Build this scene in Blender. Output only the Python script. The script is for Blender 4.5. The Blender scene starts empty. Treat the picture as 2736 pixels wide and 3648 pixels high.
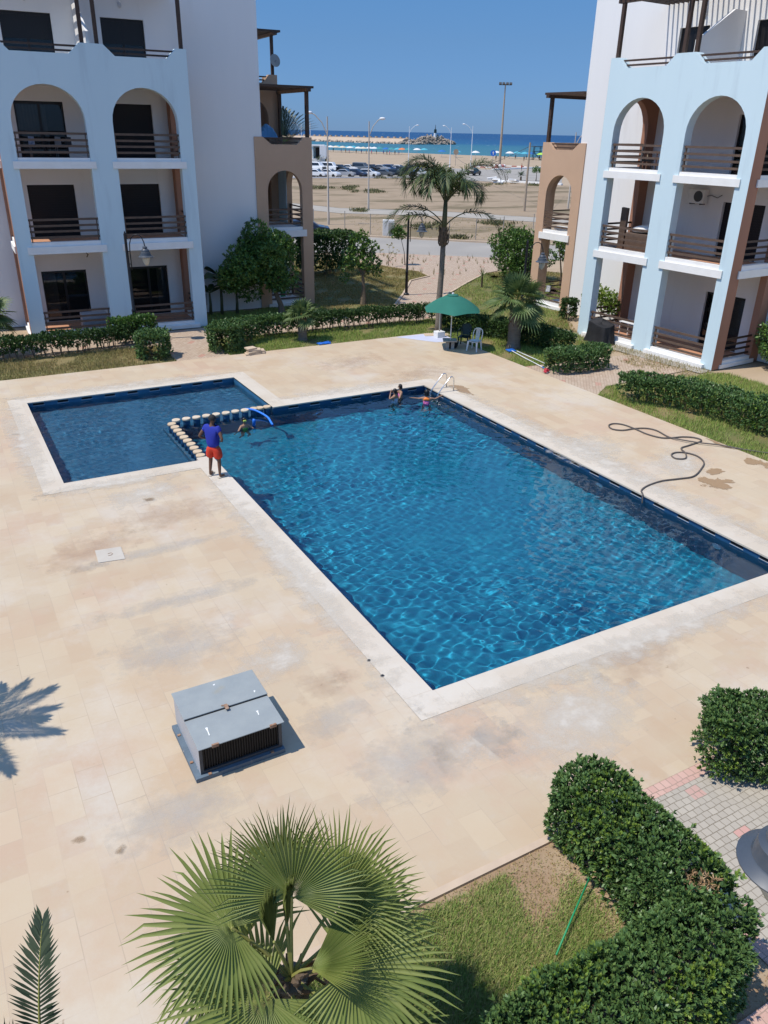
import bpy, bmesh, math, random
import numpy as np
from mathutils import Vector, Matrix
sc = bpy.context.scene
C = sc.collection.objects
R = math.radians
PI = math.pi
# ------------------------------------------------------------------ camera model (used to place things on the ground)
FPX, PITCH, ROLL, AZ, CAMH = 2809.0, R(25.7526), R(1.1998), R(29.4732), 8.4
_f = np.array([math.sin(AZ)*math.cos(PITCH), math.cos(AZ)*math.cos(PITCH), -math.sin(PITCH)])
_r0 = np.array([math.cos(AZ), -math.sin(AZ), 0]); _u0 = np.cross(_r0, _f)
_r = math.cos(ROLL)*_r0+math.sin(ROLL)*_u0; _u = -math.sin(ROLL)*_r0+math.cos(ROLL)*_u0
def ray(x, y):
    v = _f*FPX+_r*(x-1368)-_u*(y-1824); return v/np.linalg.norm(v)
def at(x, y, z=0.0):
    """world point at height z behind photo pixel x, y"""
    v = ray(x, y); t = (z-CAMH)/v[2]; return Vector((v[0]*t, v[1]*t, z))
def atd(x, y, dist, z=None):
    """world point at horizontal distance dist behind photo pixel"""
    v = ray(x, y); t = dist/math.hypot(v[0], v[1]); return Vector((v[0]*t, v[1]*t, CAMH+v[2]*t if z is None else z))
def d_(x, y, z=0.0): return at(x*1.6492, y*1.6492, z)
def z5(x, y): return (1040+x/3.19, 360+y/3.19)
def z6(x, y): return (1500+x/2.592, 260+y/2.592)
def z7(x, y): return (1200+x/2.183, 720+y/2.183)
# ------------------------------------------------------------------ materials
def lnk(nt, a, b): nt.links.new(a, b)
def mat(name, col, rough=.8, col2=None, ns=2.0, col3=None, ns3=.4, t3=(.45, .65), bump=0, bs=30, metal=0, spec=.4, island=None, translucent=0, stretch=None, rot=0, coat=0, detail=6):
    m = bpy.data.materials.new(name); m.use_nodes = True
    nt = m.node_tree; b = nt.nodes['Principled BSDF']
    b.inputs['Base Color'].default_value = (*col, 1); b.inputs['Roughness'].default_value = rough
    b.inputs['Metallic'].default_value = metal; b.inputs['Specular IOR Level'].default_value = spec
    if coat: b.inputs['Coat Weight'].default_value = coat
    N = nt.nodes.new; geo = N('ShaderNodeNewGeometry'); src = geo.outputs['Position']
    if stretch:
        mp = N('ShaderNodeMapping'); mp.inputs['Scale'].default_value = stretch; mp.inputs['Rotation'].default_value = (0,0,rot); lnk(nt, src, mp.inputs['Vector']); src = mp.outputs[0]
    cur = None
    if island:
        rp = N('ShaderNodeValToRGB'); rp.color_ramp.interpolation = 'LINEAR'
        el = rp.color_ramp.elements
        while len(el) < len(island): el.new(.5)
        for i, c in enumerate(island):
            el[i].position = i/(len(island)-1); el[i].color = (*c, 1)
        lnk(nt, geo.outputs['Random Per Island'], rp.inputs[0]); cur = rp.outputs[0]
    def noise(s, det=detail):
        n = N('ShaderNodeTexNoise'); n.inputs['Scale'].default_value = s; n.inputs['Detail'].default_value = det; n.inputs['Roughness'].default_value = .6; lnk(nt, src, n.inputs['Vector']); return n.outputs[0]
    def ramp(v, a, bb):
        r = N('ShaderNodeMapRange'); r.inputs[1].default_value = a; r.inputs[2].default_value = bb; lnk(nt, v, r.inputs[0]); return r.outputs[0]
    def mix(f, A, B, typ='MIX'):
        x = N('ShaderNodeMix'); x.data_type = 'RGBA'; x.blend_type = typ; lnk(nt, f, x.inputs[0])
        for s, v in ((x.inputs[6], A), (x.inputs[7], B)):
            if isinstance(v, tuple): s.default_value = (*v, 1)
            else: lnk(nt, v, s)
        return x.outputs[2]
    if col2: cur = mix(ramp(noise(ns), .3, .7), cur or col, col2)
    if col3: cur = mix(ramp(noise(ns3), *t3), cur or col, col3)
    if cur: lnk(nt, cur, b.inputs['Base Color'])
    if bump:
        bp = N('ShaderNodeBump'); bp.inputs['Strength'].default_value = bump; bp.inputs['Distance'].default_value = .02
        lnk(nt, noise(bs), bp.inputs['Height']); lnk(nt, bp.outputs[0], b.inputs['Normal'])
    if translucent:
        tr = N('ShaderNodeBsdfTranslucent'); tr.inputs[0].default_value = (*[min(1, c*1.6) for c in (col2 or col)], 1)
        if cur: lnk(nt, cur, tr.inputs[0])
        ms = N('ShaderNodeMixShader'); ms.inputs[0].default_value = translucent
        lnk(nt, b.outputs[0], ms.inputs[1]); lnk(nt, tr.outputs[0], ms.inputs[2]); lnk(nt, ms.outputs[0], nt.nodes['Material Output'].inputs[0])
    m['cur'] = 1
    return m
M = {}
# ------------------------------------------------------------------ mesh building
class MB:
    def __init__(s, mx=1): s.v = []; s.f = []; s.mx = mx
    def add(s, vs, fs):
        o = len(s.v); s.v += [(x*s.mx, y, z) for x, y, z in vs]; s.f += [tuple(i+o for i in f) for f in fs]; return s
    def box(s, x0, x1, y0, y1, z0, z1):
        return s.add([(x0,y0,z0),(x1,y0,z0),(x1,y1,z0),(x0,y1,z0),(x0,y0,z1),(x1,y0,z1),(x1,y1,z1),(x0,y1,z1)],
                     [(3,2,1,0),(4,5,6,7),(0,1,5,4),(1,2,6,5),(2,3,7,6),(3,0,4,7)])
    def obox(s, c, size, rot=None):
        hx, hy, hz = [q/2 for q in size]; Rm = rot or Matrix.Identity(3)
        vs = [tuple(Vector(c)+Rm@Vector((a*hx, b*hy, d*hz))) for d in (-1,1) for a, b in ((-1,-1),(1,-1),(1,1),(-1,1))]
        return s.add(vs, [(3,2,1,0),(4,5,6,7),(0,1,5,4),(1,2,6,5),(2,3,7,6),(3,0,4,7)])
    def poly(s, pts, vec):
        n = len(pts); vec = Vector(vec)
        vs = [tuple(p) for p in pts]+[tuple(Vector(p)+vec) for p in pts]
        return s.add(vs, [tuple(range(n))[::-1], tuple(range(n, 2*n))]+[(i, (i+1) % n, n+(i+1) % n, n+i) for i in range(n)])
    def tube(s, path, rad, n=8, cap=True):
        P = [Vector(p) for p in path]; k = len(P)
        if not hasattr(rad, '__len__'): rad = [rad]*k
        up = Vector((0,0,1)); vs = []; fs = []
        t0 = (P[1]-P[0]).normalized(); a = t0.cross(up)
        if a.length < .1: a = t0.cross(Vector((1,0,0)))
        a.normalize()
        for i in range(k):
            t = (P[min(i+1,k-1)]-P[max(i-1,0)]).normalized()
            a = (a-t*a.dot(t)).normalized(); b = t.cross(a)
            for j in range(n):
                q = 2*PI*j/n; vs.append(tuple(P[i]+(a*math.cos(q)+b*math.sin(q))*rad[i]))
        for i in range(k-1):
            for j in range(n): fs.append((i*n+j, i*n+(j+1) % n, (i+1)*n+(j+1) % n, (i+1)*n+j))
        if cap: fs += [tuple(range(n))[::-1], tuple(range((k-1)*n, k*n))]
        return s.add(vs, fs)
    def lathe(s, prof, c=(0,0,0), n=20, sx=1, sy=1):
        vs = []; fs = []; k = len(prof)
        for r, z in prof:
            for j in range(n):
                q = 2*PI*j/n; vs.append((c[0]+r*sx*math.cos(q), c[1]+r*sy*math.sin(q), c[2]+z))
        for i in range(k-1):
            for j in range(n): fs.append((i*n+j, i*n+(j+1) % n, (i+1)*n+(j+1) % n, (i+1)*n+j))
        if prof[0][0] > 1e-4: fs.append(tuple(range(n))[::-1])
        if prof[-1][0] > 1e-4: fs.append(tuple(range((k-1)*n, k*n)))
        return s.add(vs, fs)
    def ball(s, c, r, n=10, m=7, sq=(1,1,1)):
        pr = [(max(1e-5, math.sin(PI*i/m)), -math.cos(PI*i/m)) for i in range(m+1)]
        b = MB().lathe(pr, n=n); return s.add([(c[0]+x*r*sq[0], c[1]+y*r*sq[1], c[2]+z*r*sq[2]) for x, y, z in b.v], b.f)
    def sheet(s, pts, z):
        return s.add([(p[0], p[1], z) for p in pts], [tuple(range(len(pts)))])
    def strip(s, segs, d0, d1, mp):
        """wall made of column segments (a, b, bottom_a, bottom_b, top_a, top_b); mp(along, depth, z)"""
        for i, (a, b, ba, bb, ta, tb) in enumerate(segs):
            P = [mp(a,d0,ba), mp(b,d0,bb), mp(b,d0,tb), mp(a,d0,ta), mp(a,d1,ba), mp(b,d1,bb), mp(b,d1,tb), mp(a,d1,ta)]
            fs = [(0,1,2,3), (7,6,5,4), (3,2,6,7), (0,4,5,1)]
            if i == 0: fs.append((0,3,7,4))
            if i == len(segs)-1: fs.append((1,5,6,2))
            s.add(P, fs)
            if i < len(segs)-1:
                nb, nt = segs[i+1][2], segs[i+1][4]
                if abs(nb-bb) > 1e-4: s.add([mp(b,d0,bb), mp(b,d0,nb), mp(b,d1,nb), mp(b,d1,bb)], [(0,1,2,3)])
                if abs(nt-tb) > 1e-4: s.add([mp(b,d0,tb), mp(b,d0,nt), mp(b,d1,nt), mp(b,d1,tb)], [(0,1,2,3)])
        return s
    def holed(s, u0, u1, z0, z1, y0, y1, holes):
        us = sorted({u0, u1, *[h[0] for h in holes], *[h[1] for h in holes]}); zs = sorted({z0, z1, *[h[2] for h in holes], *[h[3] for h in holes]})
        for a, b in zip(us, us[1:]):
            for c, d in zip(zs, zs[1:]):
                if any(h[0]-1e-6 <= a and b <= h[1]+1e-6 and h[2]-1e-6 <= c and d <= h[3]+1e-6 for h in holes): continue
                s.add([(a,y0,c),(b,y0,c),(b,y0,d),(a,y0,d)], [(0,1,2,3)])
        for a, b, c, d in holes:
            s.add([(a,y0,c),(b,y0,c),(b,y0,d),(a,y0,d),(a,y1,c),(b,y1,c),(b,y1,d),(a,y1,d)], [(0,4,5,1),(1,5,6,2),(2,6,7,3),(3,7,4,0)])
        s.add([(u0,y0,z0),(u1,y0,z0),(u1,y0,z1),(u0,y0,z1),(u0,y1,z0),(u1,y1,z0),(u1,y1,z1),(u0,y1,z1)], [(0,3,7,4),(1,5,6,2),(3,2,6,7)])
        return s
    def build(s, name, m, parent=None, smooth=False, loc=None, weld=False, bevel=0):
        me = bpy.data.meshes.new(name); me.from_pydata(s.v, [], s.f)
        bm = bmesh.new(); bm.from_mesh(me)
        if weld: bmesh.ops.remove_doubles(bm, verts=bm.verts, dist=1e-4)
        bmesh.ops.recalc_face_normals(bm, faces=bm.faces)
        if bevel: bmesh.ops.bevel(bm, geom=bm.edges[:], offset=bevel, segments=1, affect='EDGES')
        bm.to_mesh(me); bm.free()
        if smooth:
            me.polygons.foreach_set('use_smooth', [True]*len(me.polygons))
            if smooth != 'all': me.set_sharp_from_angle(angle=R(40))
        me.materials.append(M[m] if isinstance(m, str) else m)
        o = bpy.data.objects.new(name, me); C.link(o)
        if parent: o.parent = parent
        if loc is not None: o.location = loc
        return o
def npmesh(name, V, F, m, parent=None, smooth=False):
    V = np.asarray(V, np.float32).reshape(-1, 3); F = np.asarray(F, np.int32)
    me = bpy.data.meshes.new(name); k = F.shape[1]
    me.vertices.add(len(V)); me.vertices.foreach_set('co', V.ravel())
    me.loops.add(F.size); me.loops.foreach_set('vertex_index', F.ravel())
    me.polygons.add(len(F)); me.polygons.foreach_set('loop_start', np.arange(0, F.size, k, dtype=np.int32)); me.polygons.foreach_set('loop_total', np.full(len(F), k, np.int32))
    if smooth: me.polygons.foreach_set('use_smooth', np.ones(len(F), bool))
    me.update(calc_edges=True); me.validate()
    me.materials.append(M[m] if isinstance(m, str) else m)
    o = bpy.data.objects.new(name, me); C.link(o)
    if parent: o.parent = parent
    return o
def tag(o, label=None, cat=None, group=None, kind=None):
    for k, v in (('label', label), ('category', cat), ('group', group), ('kind', kind)):
        if v: o[k] = v
    return o
def thing(name, label, cat, loc=(0,0,0), rz=0, group=None):
    o = bpy.data.objects.new(name, None); C.link(o); o.location = loc; o.rotation_euler = (0,0,rz); o.empty_display_size = .2
    return tag(o, label, cat, group)
def struct(o): o['kind'] = 'structure'; return o
def dup(root, loc=None, rz=None, label=None, scale=None, matmap=None):
    def cp(o, par):
        c = o.copy(); C.link(c); c.parent = par
        for ch in o.children: cp(ch, c)
        return c
    r = cp(root, root.parent)
    if loc is not None: r.location = loc
    if rz is not None: r.rotation_euler = (0,0,rz)
    if label: r['label'] = label
    if scale: r.scale = (scale,)*3
    return r
def setmat(o, m):
    """give this copy its own paint without touching the shared mesh"""
    o.material_slots[0].link = 'OBJECT'; o.material_slots[0].material = M[m]
def unit(a): return a/np.maximum(1e-9, np.linalg.norm(a, axis=-1, keepdims=True))
def leafquads(rng, P, D, L, W, fold=.12, upv=None):
    """kite shaped leaves: base points P, unit directions D, lengths L, widths W"""
    n = len(P); up = rng.normal(size=(n,3)) if upv is None else upv+rng.normal(size=(n,3))*.35
    S = unit(np.cross(D, up)); N = np.cross(S, D); L = np.asarray(L)[:,None]*np.ones((n,1)); W = np.asarray(W)[:,None]*np.ones((n,1))
    mid = P+D*L*.55+N*L*fold
    V = np.stack([P, mid+S*W/2, P+D*L, mid-S*W/2], 1).reshape(-1, 3)
    return V, np.arange(4*n).reshape(n, 4)
def inpoly(P, poly):
    x, y = P[:,0], P[:,1]; ins = np.zeros(len(P), bool); k = len(poly)
    for i in range(k):
        x1, y1 = poly[i][:2]; x2, y2 = poly[(i+1) % k][:2]
        c = ((y1 > y) != (y2 > y)) & (x < (x2-x1)*(y-y1)/(y2-y1+1e-12)+x1); ins ^= c
    return ins
# ================================================================== materials
M['wall_white'] = mat('wall_white', (.80,.79,.77), .9, (.76,.75,.73), .7, (.66,.64,.61), 1.2, (.6,.85), bump=.15, bs=60, stretch=(1,1,.14))
M['wall_blue'] = mat('wall_blue', (.575,.705,.745), .9, (.55,.68,.725), .8, (.46,.565,.61), 1.6, (.56,.80), bump=.15, bs=60, stretch=(1,1,.14))
M['wall_brown'] = mat('wall_brown', (.56,.375,.25), .9, (.52,.345,.23), .9, bump=.15, bs=60)
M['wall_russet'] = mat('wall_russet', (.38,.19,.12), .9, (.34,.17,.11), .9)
M['trim_white'] = mat('trim_white', (.82,.81,.78), .85, (.76,.74,.70), 2)
M['terracotta'] = mat('terracotta', (.52,.27,.16), .7, (.44,.22,.13), 3)
M['dark_wood'] = mat('dark_wood', (.045,.026,.018), .6, (.07,.04,.026), 6, stretch=(1,1,6))
M['rail_wood'] = mat('rail_wood', (.13,.085,.06), .65, (.085,.055,.04), 5)
M['shutter'] = mat('shutter', (.012,.010,.012), .55)
M['door_frame'] = mat('door_frame', (.012,.010,.010), .4)
def glassy(name, col, rough=.03):
    m = mat(name, col, rough, spec=.6); return m
m = bpy.data.materials.new('door_glass'); m.use_nodes = True; nt = m.node_tree; b = nt.nodes['Principled BSDF']; b.inputs['Base Color'].default_value = (.01,.013,.016,1); b.inputs['Roughness'].default_value = .03; b.inputs['Specular IOR Level'].default_value = .8
tr = nt.nodes.new('ShaderNodeBsdfTransparent'); ms = nt.nodes.new('ShaderNodeMixShader'); ms.inputs[0].default_value = .5; lnk(nt, tr.outputs[0], ms.inputs[1]); lnk(nt, b.outputs[0], ms.inputs[2]); lnk(nt, ms.outputs[0], nt.nodes['Material Output'].inputs[0]); M['door_glass'] = m
M['curtain'] = mat('curtain', (.30,.29,.27), .9)
def stone(name, cols, joint=(.42,.33,.24), bw=.6, bh=.4, rough=.7):
    m = bpy.data.materials.new(name); m.use_nodes = True; nt = m.node_tree; N = nt.nodes.new; b = nt.nodes['Principled BSDF']; b.inputs['Roughness'].default_value = rough; b.inputs['Specular IOR Level'].default_value = .25
    geo = N('ShaderNodeNewGeometry')
    def noise(s, det=5, off=0, rr=.55):
        mp = N('ShaderNodeMapping'); mp.inputs['Location'].default_value = (off, off*.7, 0); lnk(nt, geo.outputs['Position'], mp.inputs[0])
        n = N('ShaderNodeTexNoise'); n.inputs['Scale'].default_value = s; n.inputs['Detail'].default_value = det; n.inputs['Roughness'].default_value = rr; lnk(nt, mp.outputs[0], n.inputs['Vector']); return n.outputs[0]
    def rng(v, a, c, lo=0, hi=1):
        r = N('ShaderNodeMapRange'); r.inputs[1].default_value = a; r.inputs[2].default_value = c; r.inputs[3].default_value = lo; r.inputs[4].default_value = hi; lnk(nt, v, r.inputs[0]); return r.outputs[0]
    def mix(f, A, B, typ='MIX'):
        x = N('ShaderNodeMix'); x.data_type = 'RGBA'; x.blend_type = typ
        if isinstance(f, float): x.inputs[0].default_value = f
        else: lnk(nt, f, x.inputs[0])
        for s, v in ((x.inputs[6], A), (x.inputs[7], B)):
            if isinstance(v, tuple): s.default_value = (*v, 1)
            else: lnk(nt, v, s)
        return x.outputs[2]
    br = N('ShaderNodeTexBrick'); br.inputs['Scale'].default_value = 1; br.inputs['Brick Width'].default_value = bw; br.inputs['Row Height'].default_value = bh
    br.inputs['Mortar Size'].default_value = .006; br.inputs['Mortar Smooth'].default_value = .3; br.inputs['Bias'].default_value = 0
    br.inputs['Color1'].default_value = (0,0,0,1); br.inputs['Color2'].default_value = (1,1,1,1); br.inputs['Mortar'].default_value = (.5,.5,.5,1)
    mp = N('ShaderNodeMapping'); mp.inputs['Rotation'].default_value = (0,0,R(90)); lnk(nt, geo.outputs['Position'], mp.inputs[0]); lnk(nt, mp.outputs[0], br.inputs['Vector'])
    c = mix(rng(noise(.55, 8, 3), .42, .58), cols[0], cols[1])
    c = mix(rng(noise(.32, 9, 17, .66), .49, .62, 0, .85), c, cols[2])
    c = mix(rng(noise(.23, 9, 41, .68), .51, .62, 0, .9), c, cols[3])
    c = mix(rng(noise(2.2, 8, 9, .7), .55, .75, 0, .55), c, cols[4])
    c = mix(rng(noise(14, 6, 5, .7), .35, .8, 0, .35), c, cols[1])
    ht = N('ShaderNodeSeparateColor'); lnk(nt, br.outputs['Color'], ht.inputs[0])
    c = mix(rng(ht.outputs[0], 0, 1, 0, .5), c, cols[5])
    jt = N('ShaderNodeMath'); jt.operation = 'MULTIPLY'; lnk(nt, br.outputs['Fac'], jt.inputs[0]); lnk(nt, rng(noise(.8, 3, 77), .42, .6, .12, .95), jt.inputs[1])
    c = mix(jt.outputs[0], c, joint)
    # small dark specks of dirt
    c = mix(rng(noise(5.5, 2, 23), .735, .77, 0, .55), c, (.22,.14,.08))
    lnk(nt, c, b.inputs['Base Color'])
    bp = N('ShaderNodeBump'); bp.inputs['Strength'].default_value = .12; bp.inputs['Distance'].default_value = .01; lnk(nt, noise(25, 6), bp.inputs['Height']); lnk(nt, bp.outputs[0], b.inputs['Normal'])
    return m
M['deck'] = stone('deck', [(.48,.385,.27), (.465,.345,.23), (.535,.475,.395), (.475,.335,.235), (.465,.405,.33), (.555,.455,.315)])
M['coping'] = stone('coping', [(.55,.485,.395), (.51,.435,.34), (.58,.53,.455), (.52,.435,.345), (.49,.43,.35), (.59,.53,.44)], joint=(.45,.37,.28), bw=1.1, bh=.6)
def pavers(name, a, bcol, mortar, bw, bh, red=None, rot=0, cell=(1.05,.8)):
    m = bpy.data.materials.new(name); m.use_nodes = True; nt = m.node_tree; N = nt.nodes.new; b = nt.nodes['Principled BSDF']; b.inputs['Roughness'].default_value = .85; b.inputs['Specular IOR Level'].default_value = .2
    geo = N('ShaderNodeNewGeometry'); mp = N('ShaderNodeMapping'); mp.inputs['Rotation'].default_value = (0,0,rot); lnk(nt, geo.outputs['Position'], mp.inputs[0])
    nw = N('ShaderNodeTexNoise'); nw.inputs['Scale'].default_value = 2.5; lnk(nt, geo.outputs['Position'], nw.inputs['Vector'])
    ad = N('ShaderNodeVectorMath'); ad.operation = 'MULTIPLY_ADD'; ad.inputs[1].default_value = (.05,.05,0); lnk(nt, nw.outputs['Color'], ad.inputs[0]); lnk(nt, mp.outputs[0], ad.inputs[2])
    br = N('ShaderNodeTexBrick'); br.inputs['Scale'].default_value = 1; br.inputs['Brick Width'].default_value = bw; br.inputs['Row Height'].default_value = bh; br.inputs['Mortar Size'].default_value = .006; br.inputs['Mortar Smooth'].default_value = .4
    br.inputs['Color1'].default_value = (*a,1); br.inputs['Color2'].default_value = (*bcol,1); br.inputs['Mortar'].default_value = (*mortar,1); lnk(nt, ad.outputs[0], br.inputs['Vector'])
    cur = br.outputs['Color']
    def mixn(f, A, B):
        x = N('ShaderNodeMix'); x.data_type = 'RGBA'; lnk(nt, f, x.inputs[0]); lnk(nt, A, x.inputs[6]); x.inputs[7].default_value = (*B,1); return x.outputs[2]
    if red:
        sp = N('ShaderNodeSeparateXYZ'); lnk(nt, ad.outputs[0], sp.inputs[0]); fs = []
        for ax, w, per in ((0, bw*2, cell[0]), (1, bh*2, cell[1])):
            per = round(per/(bw if ax == 0 else bh))*(bw if ax == 0 else bh)
            q = N('ShaderNodeMath'); q.operation = 'MODULO'; q.inputs[1].default_value = per
            s2 = N('ShaderNodeMath'); s2.operation = 'ADD'; s2.inputs[1].default_value = 100*per; lnk(nt, sp.outputs[ax], s2.inputs[0]); lnk(nt, s2.outputs[0], q.inputs[0])
            l = N('ShaderNodeMath'); l.operation = 'LESS_THAN'; l.inputs[1].default_value = w; lnk(nt, q.outputs[0], l.inputs[0]); fs.append(l.outputs[0])
        mu = N('ShaderNodeMath'); mu.operation = 'MULTIPLY'; lnk(nt, fs[0], mu.inputs[0]); lnk(nt, fs[1], mu.inputs[1])
        inv = N('ShaderNodeMath'); inv.operation = 'SUBTRACT'; inv.inputs[0].default_value = 1; lnk(nt, br.outputs['Fac'], inv.inputs[1])
        mv = N('ShaderNodeMath'); mv.operation = 'MULTIPLY'; lnk(nt, mu.outputs[0], mv.inputs[0]); lnk(nt, inv.outputs[0], mv.inputs[1])
        cur = mixn(mv.outputs[0], cur, red)
    n = N('ShaderNodeTexNoise'); n.inputs['Scale'].default_value = 1.1; n.inputs['Detail'].default_value = 8; n.inputs['Roughness'].default_value = .65; lnk(nt, geo.outputs['Position'], n.inputs['Vector'])
    r = N('ShaderNodeMapRange'); r.inputs[1].default_value = .48; r.inputs[2].default_value = .7; r.inputs[4].default_value = .55; lnk(nt, n.outputs[0], r.inputs[0])
    cur = mixn(r.outputs[0], cur, tuple(x*.9 for x in bcol))
    lnk(nt, cur, b.inputs['Base Color'])
    bp = N('ShaderNodeBump'); bp.inputs['Strength'].default_value = .5; bp.inputs['Distance'].default_value = .012; bp.invert = True; lnk(nt, br.outputs['Fac'], bp.inputs['Height']); lnk(nt, bp.outputs[0], b.inputs['Normal'])
    return m
M['pavers_grey'] = pavers('pavers_grey', (.37,.33,.27), (.43,.385,.315), (.20,.165,.12), .125, .105, (.52,.30,.25))
M['pavers_pink'] = pavers('pavers_pink', (.39,.29,.215), (.46,.365,.275), (.25,.18,.12), .22, .11, (.44,.25,.19), R(-50), (1.9,1.3))
M['pavers_red'] = pavers('pavers_red', (.50,.31,.25), (.55,.36,.29), (.3,.22,.17), .12, .2)
M['soil'] = mat('soil', (.34,.24,.15), .95, (.25,.16,.09), 1.5, (.40,.31,.20), .5, bump=.5, bs=20)
M['sand'] = mat('sand', (.40,.305,.205), .95, (.36,.27,.175), .6, (.30,.23,.15), .2, (.53,.63), bump=.6, bs=3, stretch=(.32,1.6,1), rot=R(29.5), detail=10)
M['lawn_base'] = mat('lawn_base', (.16,.135,.05), .95, (.11,.13,.035), 1.2, (.24,.175,.08), .35, bump=.6, bs=25)
M['asphalt'] = mat('asphalt', (.31,.285,.25), .9, (.27,.25,.22), .6, (.35,.32,.275), .15, bump=.2, bs=40)
M['road_concrete'] = mat('road_concrete', (.37,.335,.285), .9, (.32,.29,.24), .5)
M['kerb'] = mat('kerb', (.55,.43,.31), .9, (.48,.37,.27), 3)
M['waste'] = mat('waste', (.335,.25,.165), .95, (.27,.20,.125), .9, (.17,.13,.07), .16, (.5,.6), bump=.7, bs=3, stretch=(.5,1.25,1), rot=R(29.5), detail=10)
M['pale_blue_tile'] = mat('pale_blue_tile', (.52,.54,.66), .6, (.48,.50,.62), 2)
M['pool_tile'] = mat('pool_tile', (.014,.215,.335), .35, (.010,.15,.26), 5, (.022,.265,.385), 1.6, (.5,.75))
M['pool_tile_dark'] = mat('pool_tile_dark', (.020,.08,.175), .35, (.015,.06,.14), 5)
M['pool_tile_pale'] = mat('pool_tile_pale', (.040,.150,.265), .35, (.033,.12,.22), 5, (.055,.185,.31), 1.6, (.5,.75))
M['slot_dark'] = mat('slot_dark', (.006,.006,.008), .8)
M['slot_rim'] = mat('slot_rim', (.5,.52,.55), .5)
M['steel'] = mat('steel', (.72,.70,.68), .22, metal=1)
# ================================================================== ground and sea
def sd(x, y): return .894*x+.447*y
def gz(x, y):
    s = sd(x, y); t = min(1, max(0, (s-310)/145)); t = t*t*(3-2*t); return -.04-3.2*t
HX0, HX1, HY0, HY1 = 1.2, 15.9, 8.2, 28.6
xs = sorted({-250,-120,-60,-30,-15,-8,HX0,6,HX1,20,24,30,38,48,60,75,90,105,120,140,160,180,200,215,230,245,260,275,290,305,320,330,340,350,360,370,380,390,400,415,430,445,460,500,600,800})
ys = sorted({-60,-20,-5,2,HY0,HY1,15,22,34,40,50,60,75,90,105,120,140,160,180,200,220,240,260,280,300,310,320,330,340,350,360,375,390,405,420,440,460,480,500,520,560,640,760,900,1100})
g = MB()
for a, b in zip(xs, xs[1:]):
    for c, d in zip(ys, ys[1:]):
        if a >= HX0 and b <= HX1 and c >= HY0 and d <= HY1: continue
        g.add([(a,c,gz(a,c)),(b,c,gz(b,c)),(b,d,gz(b,d)),(a,d,gz(a,d))], [(0,1,2,3)])
struct(g.build('ground', 'sand', weld=True, smooth='all'))
SEA = -2.0
m = bpy.data.materials.new('sea'); m.use_nodes = True; nt = m.node_tree; b = nt.nodes['Principled BSDF']; b.inputs['Roughness'].default_value = .4; b.inputs['Specular IOR Level'].default_value = .15
N = nt.nodes.new; geo = N('ShaderNodeNewGeometry'); dt = N('ShaderNodeVectorMath'); dt.operation = 'DOT_PRODUCT'; dt.inputs[1].default_value = (.894,.447,0); lnk(nt, geo.outputs['Position'], dt.inputs[0])
nz = N('ShaderNodeTexNoise'); nz.inputs['Scale'].default_value = .012; nz.inputs['Detail'].default_value = 3; lnk(nt, geo.outputs['Position'], nz.inputs['Vector'])
sm = N('ShaderNodeMath'); sm.operation = 'MULTIPLY_ADD'; sm.inputs[1].default_value = 260; lnk(nt, nz.outputs[0], sm.inputs[0]); lnk(nt, dt.outputs['Value'], sm.inputs[2])
mr = N('ShaderNodeMapRange'); mr.inputs[1].default_value = 390; mr.inputs[2].default_value = 1900; lnk(nt, sm.outputs[0], mr.inputs[0])
rp = N('ShaderNodeValToRGB'); el = rp.color_ramp.elements
for i, (p_, c_) in enumerate([(.0,(.12,.26,.27)), (.10,(.045,.155,.18)), (.30,(.028,.125,.175)), (.42,(.010,.075,.17)), (1,(.006,.05,.14))]):
    e = el[i] if i < 2 else el.new(p_); e.position = p_; e.color = (*c_,1)
lnk(nt, mr.outputs[0], rp.inputs[0])
wv = N('ShaderNodeTexNoise'); wv.inputs['Scale'].default_value = .09; wv.inputs['Detail'].default_value = 6; lnk(nt, geo.outputs['Position'], wv.inputs['Vector'])
wr = N('ShaderNodeMapRange'); wr.inputs[1].default_value = .69; wr.inputs[2].default_value = .72; lnk(nt, wv.outputs[0], wr.inputs[0])
mx = N('ShaderNodeMix'); mx.data_type = 'RGBA'; lnk(nt, wr.outputs[0], mx.inputs[0]); lnk(nt, rp.outputs[0], mx.inputs[6]); mx.inputs[7].default_value = (.7,.75,.75,1); lnk(nt, mx.outputs[2], b.inputs['Base Color'])
w2 = N('ShaderNodeTexNoise'); w2.inputs['Scale'].default_value = .35; w2.inputs['Detail'].default_value = 8; lnk(nt, geo.outputs['Position'], w2.inputs['Vector'])
bp = N('ShaderNodeBump'); bp.inputs['Strength'].default_value = .6; bp.inputs['Distance'].default_value = 1.2; lnk(nt, w2.outputs[0], bp.inputs['Height']); lnk(nt, bp.outputs[0], b.inputs['Normal'])
M['sea'] = m
n_, t_ = Vector((.894,.447,0)), Vector((-.447,.894,0))
s_ = MB()
us = [-60000,-8000,-2000,-500,0,500,1000,2000,8000,60000]; vs_ = [345,420,500,700,1000,1500,2500,5000,12000,30000,70000]
for a, b_ in zip(us, us[1:]):
    for c, d in zip(vs_, vs_[1:]):
        s_.add([tuple(n_*q+t_*p_+Vector((0,0,SEA))) for p_, q in ((a,c),(b_,c),(b_,d),(a,d))], [(0,1,2,3)])
struct(s_.build('sea', 'sea', weld=True))
M['foam'] = mat('foam', (.80,.82,.80), .8)
def atg(x, y):
    z = 0.0
    for _ in range(12):
        p = at(x, y, z); z = gz(p.x, p.y)
    return Vector((p.x, p.y, z))
rs = random.Random(5)
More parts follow.
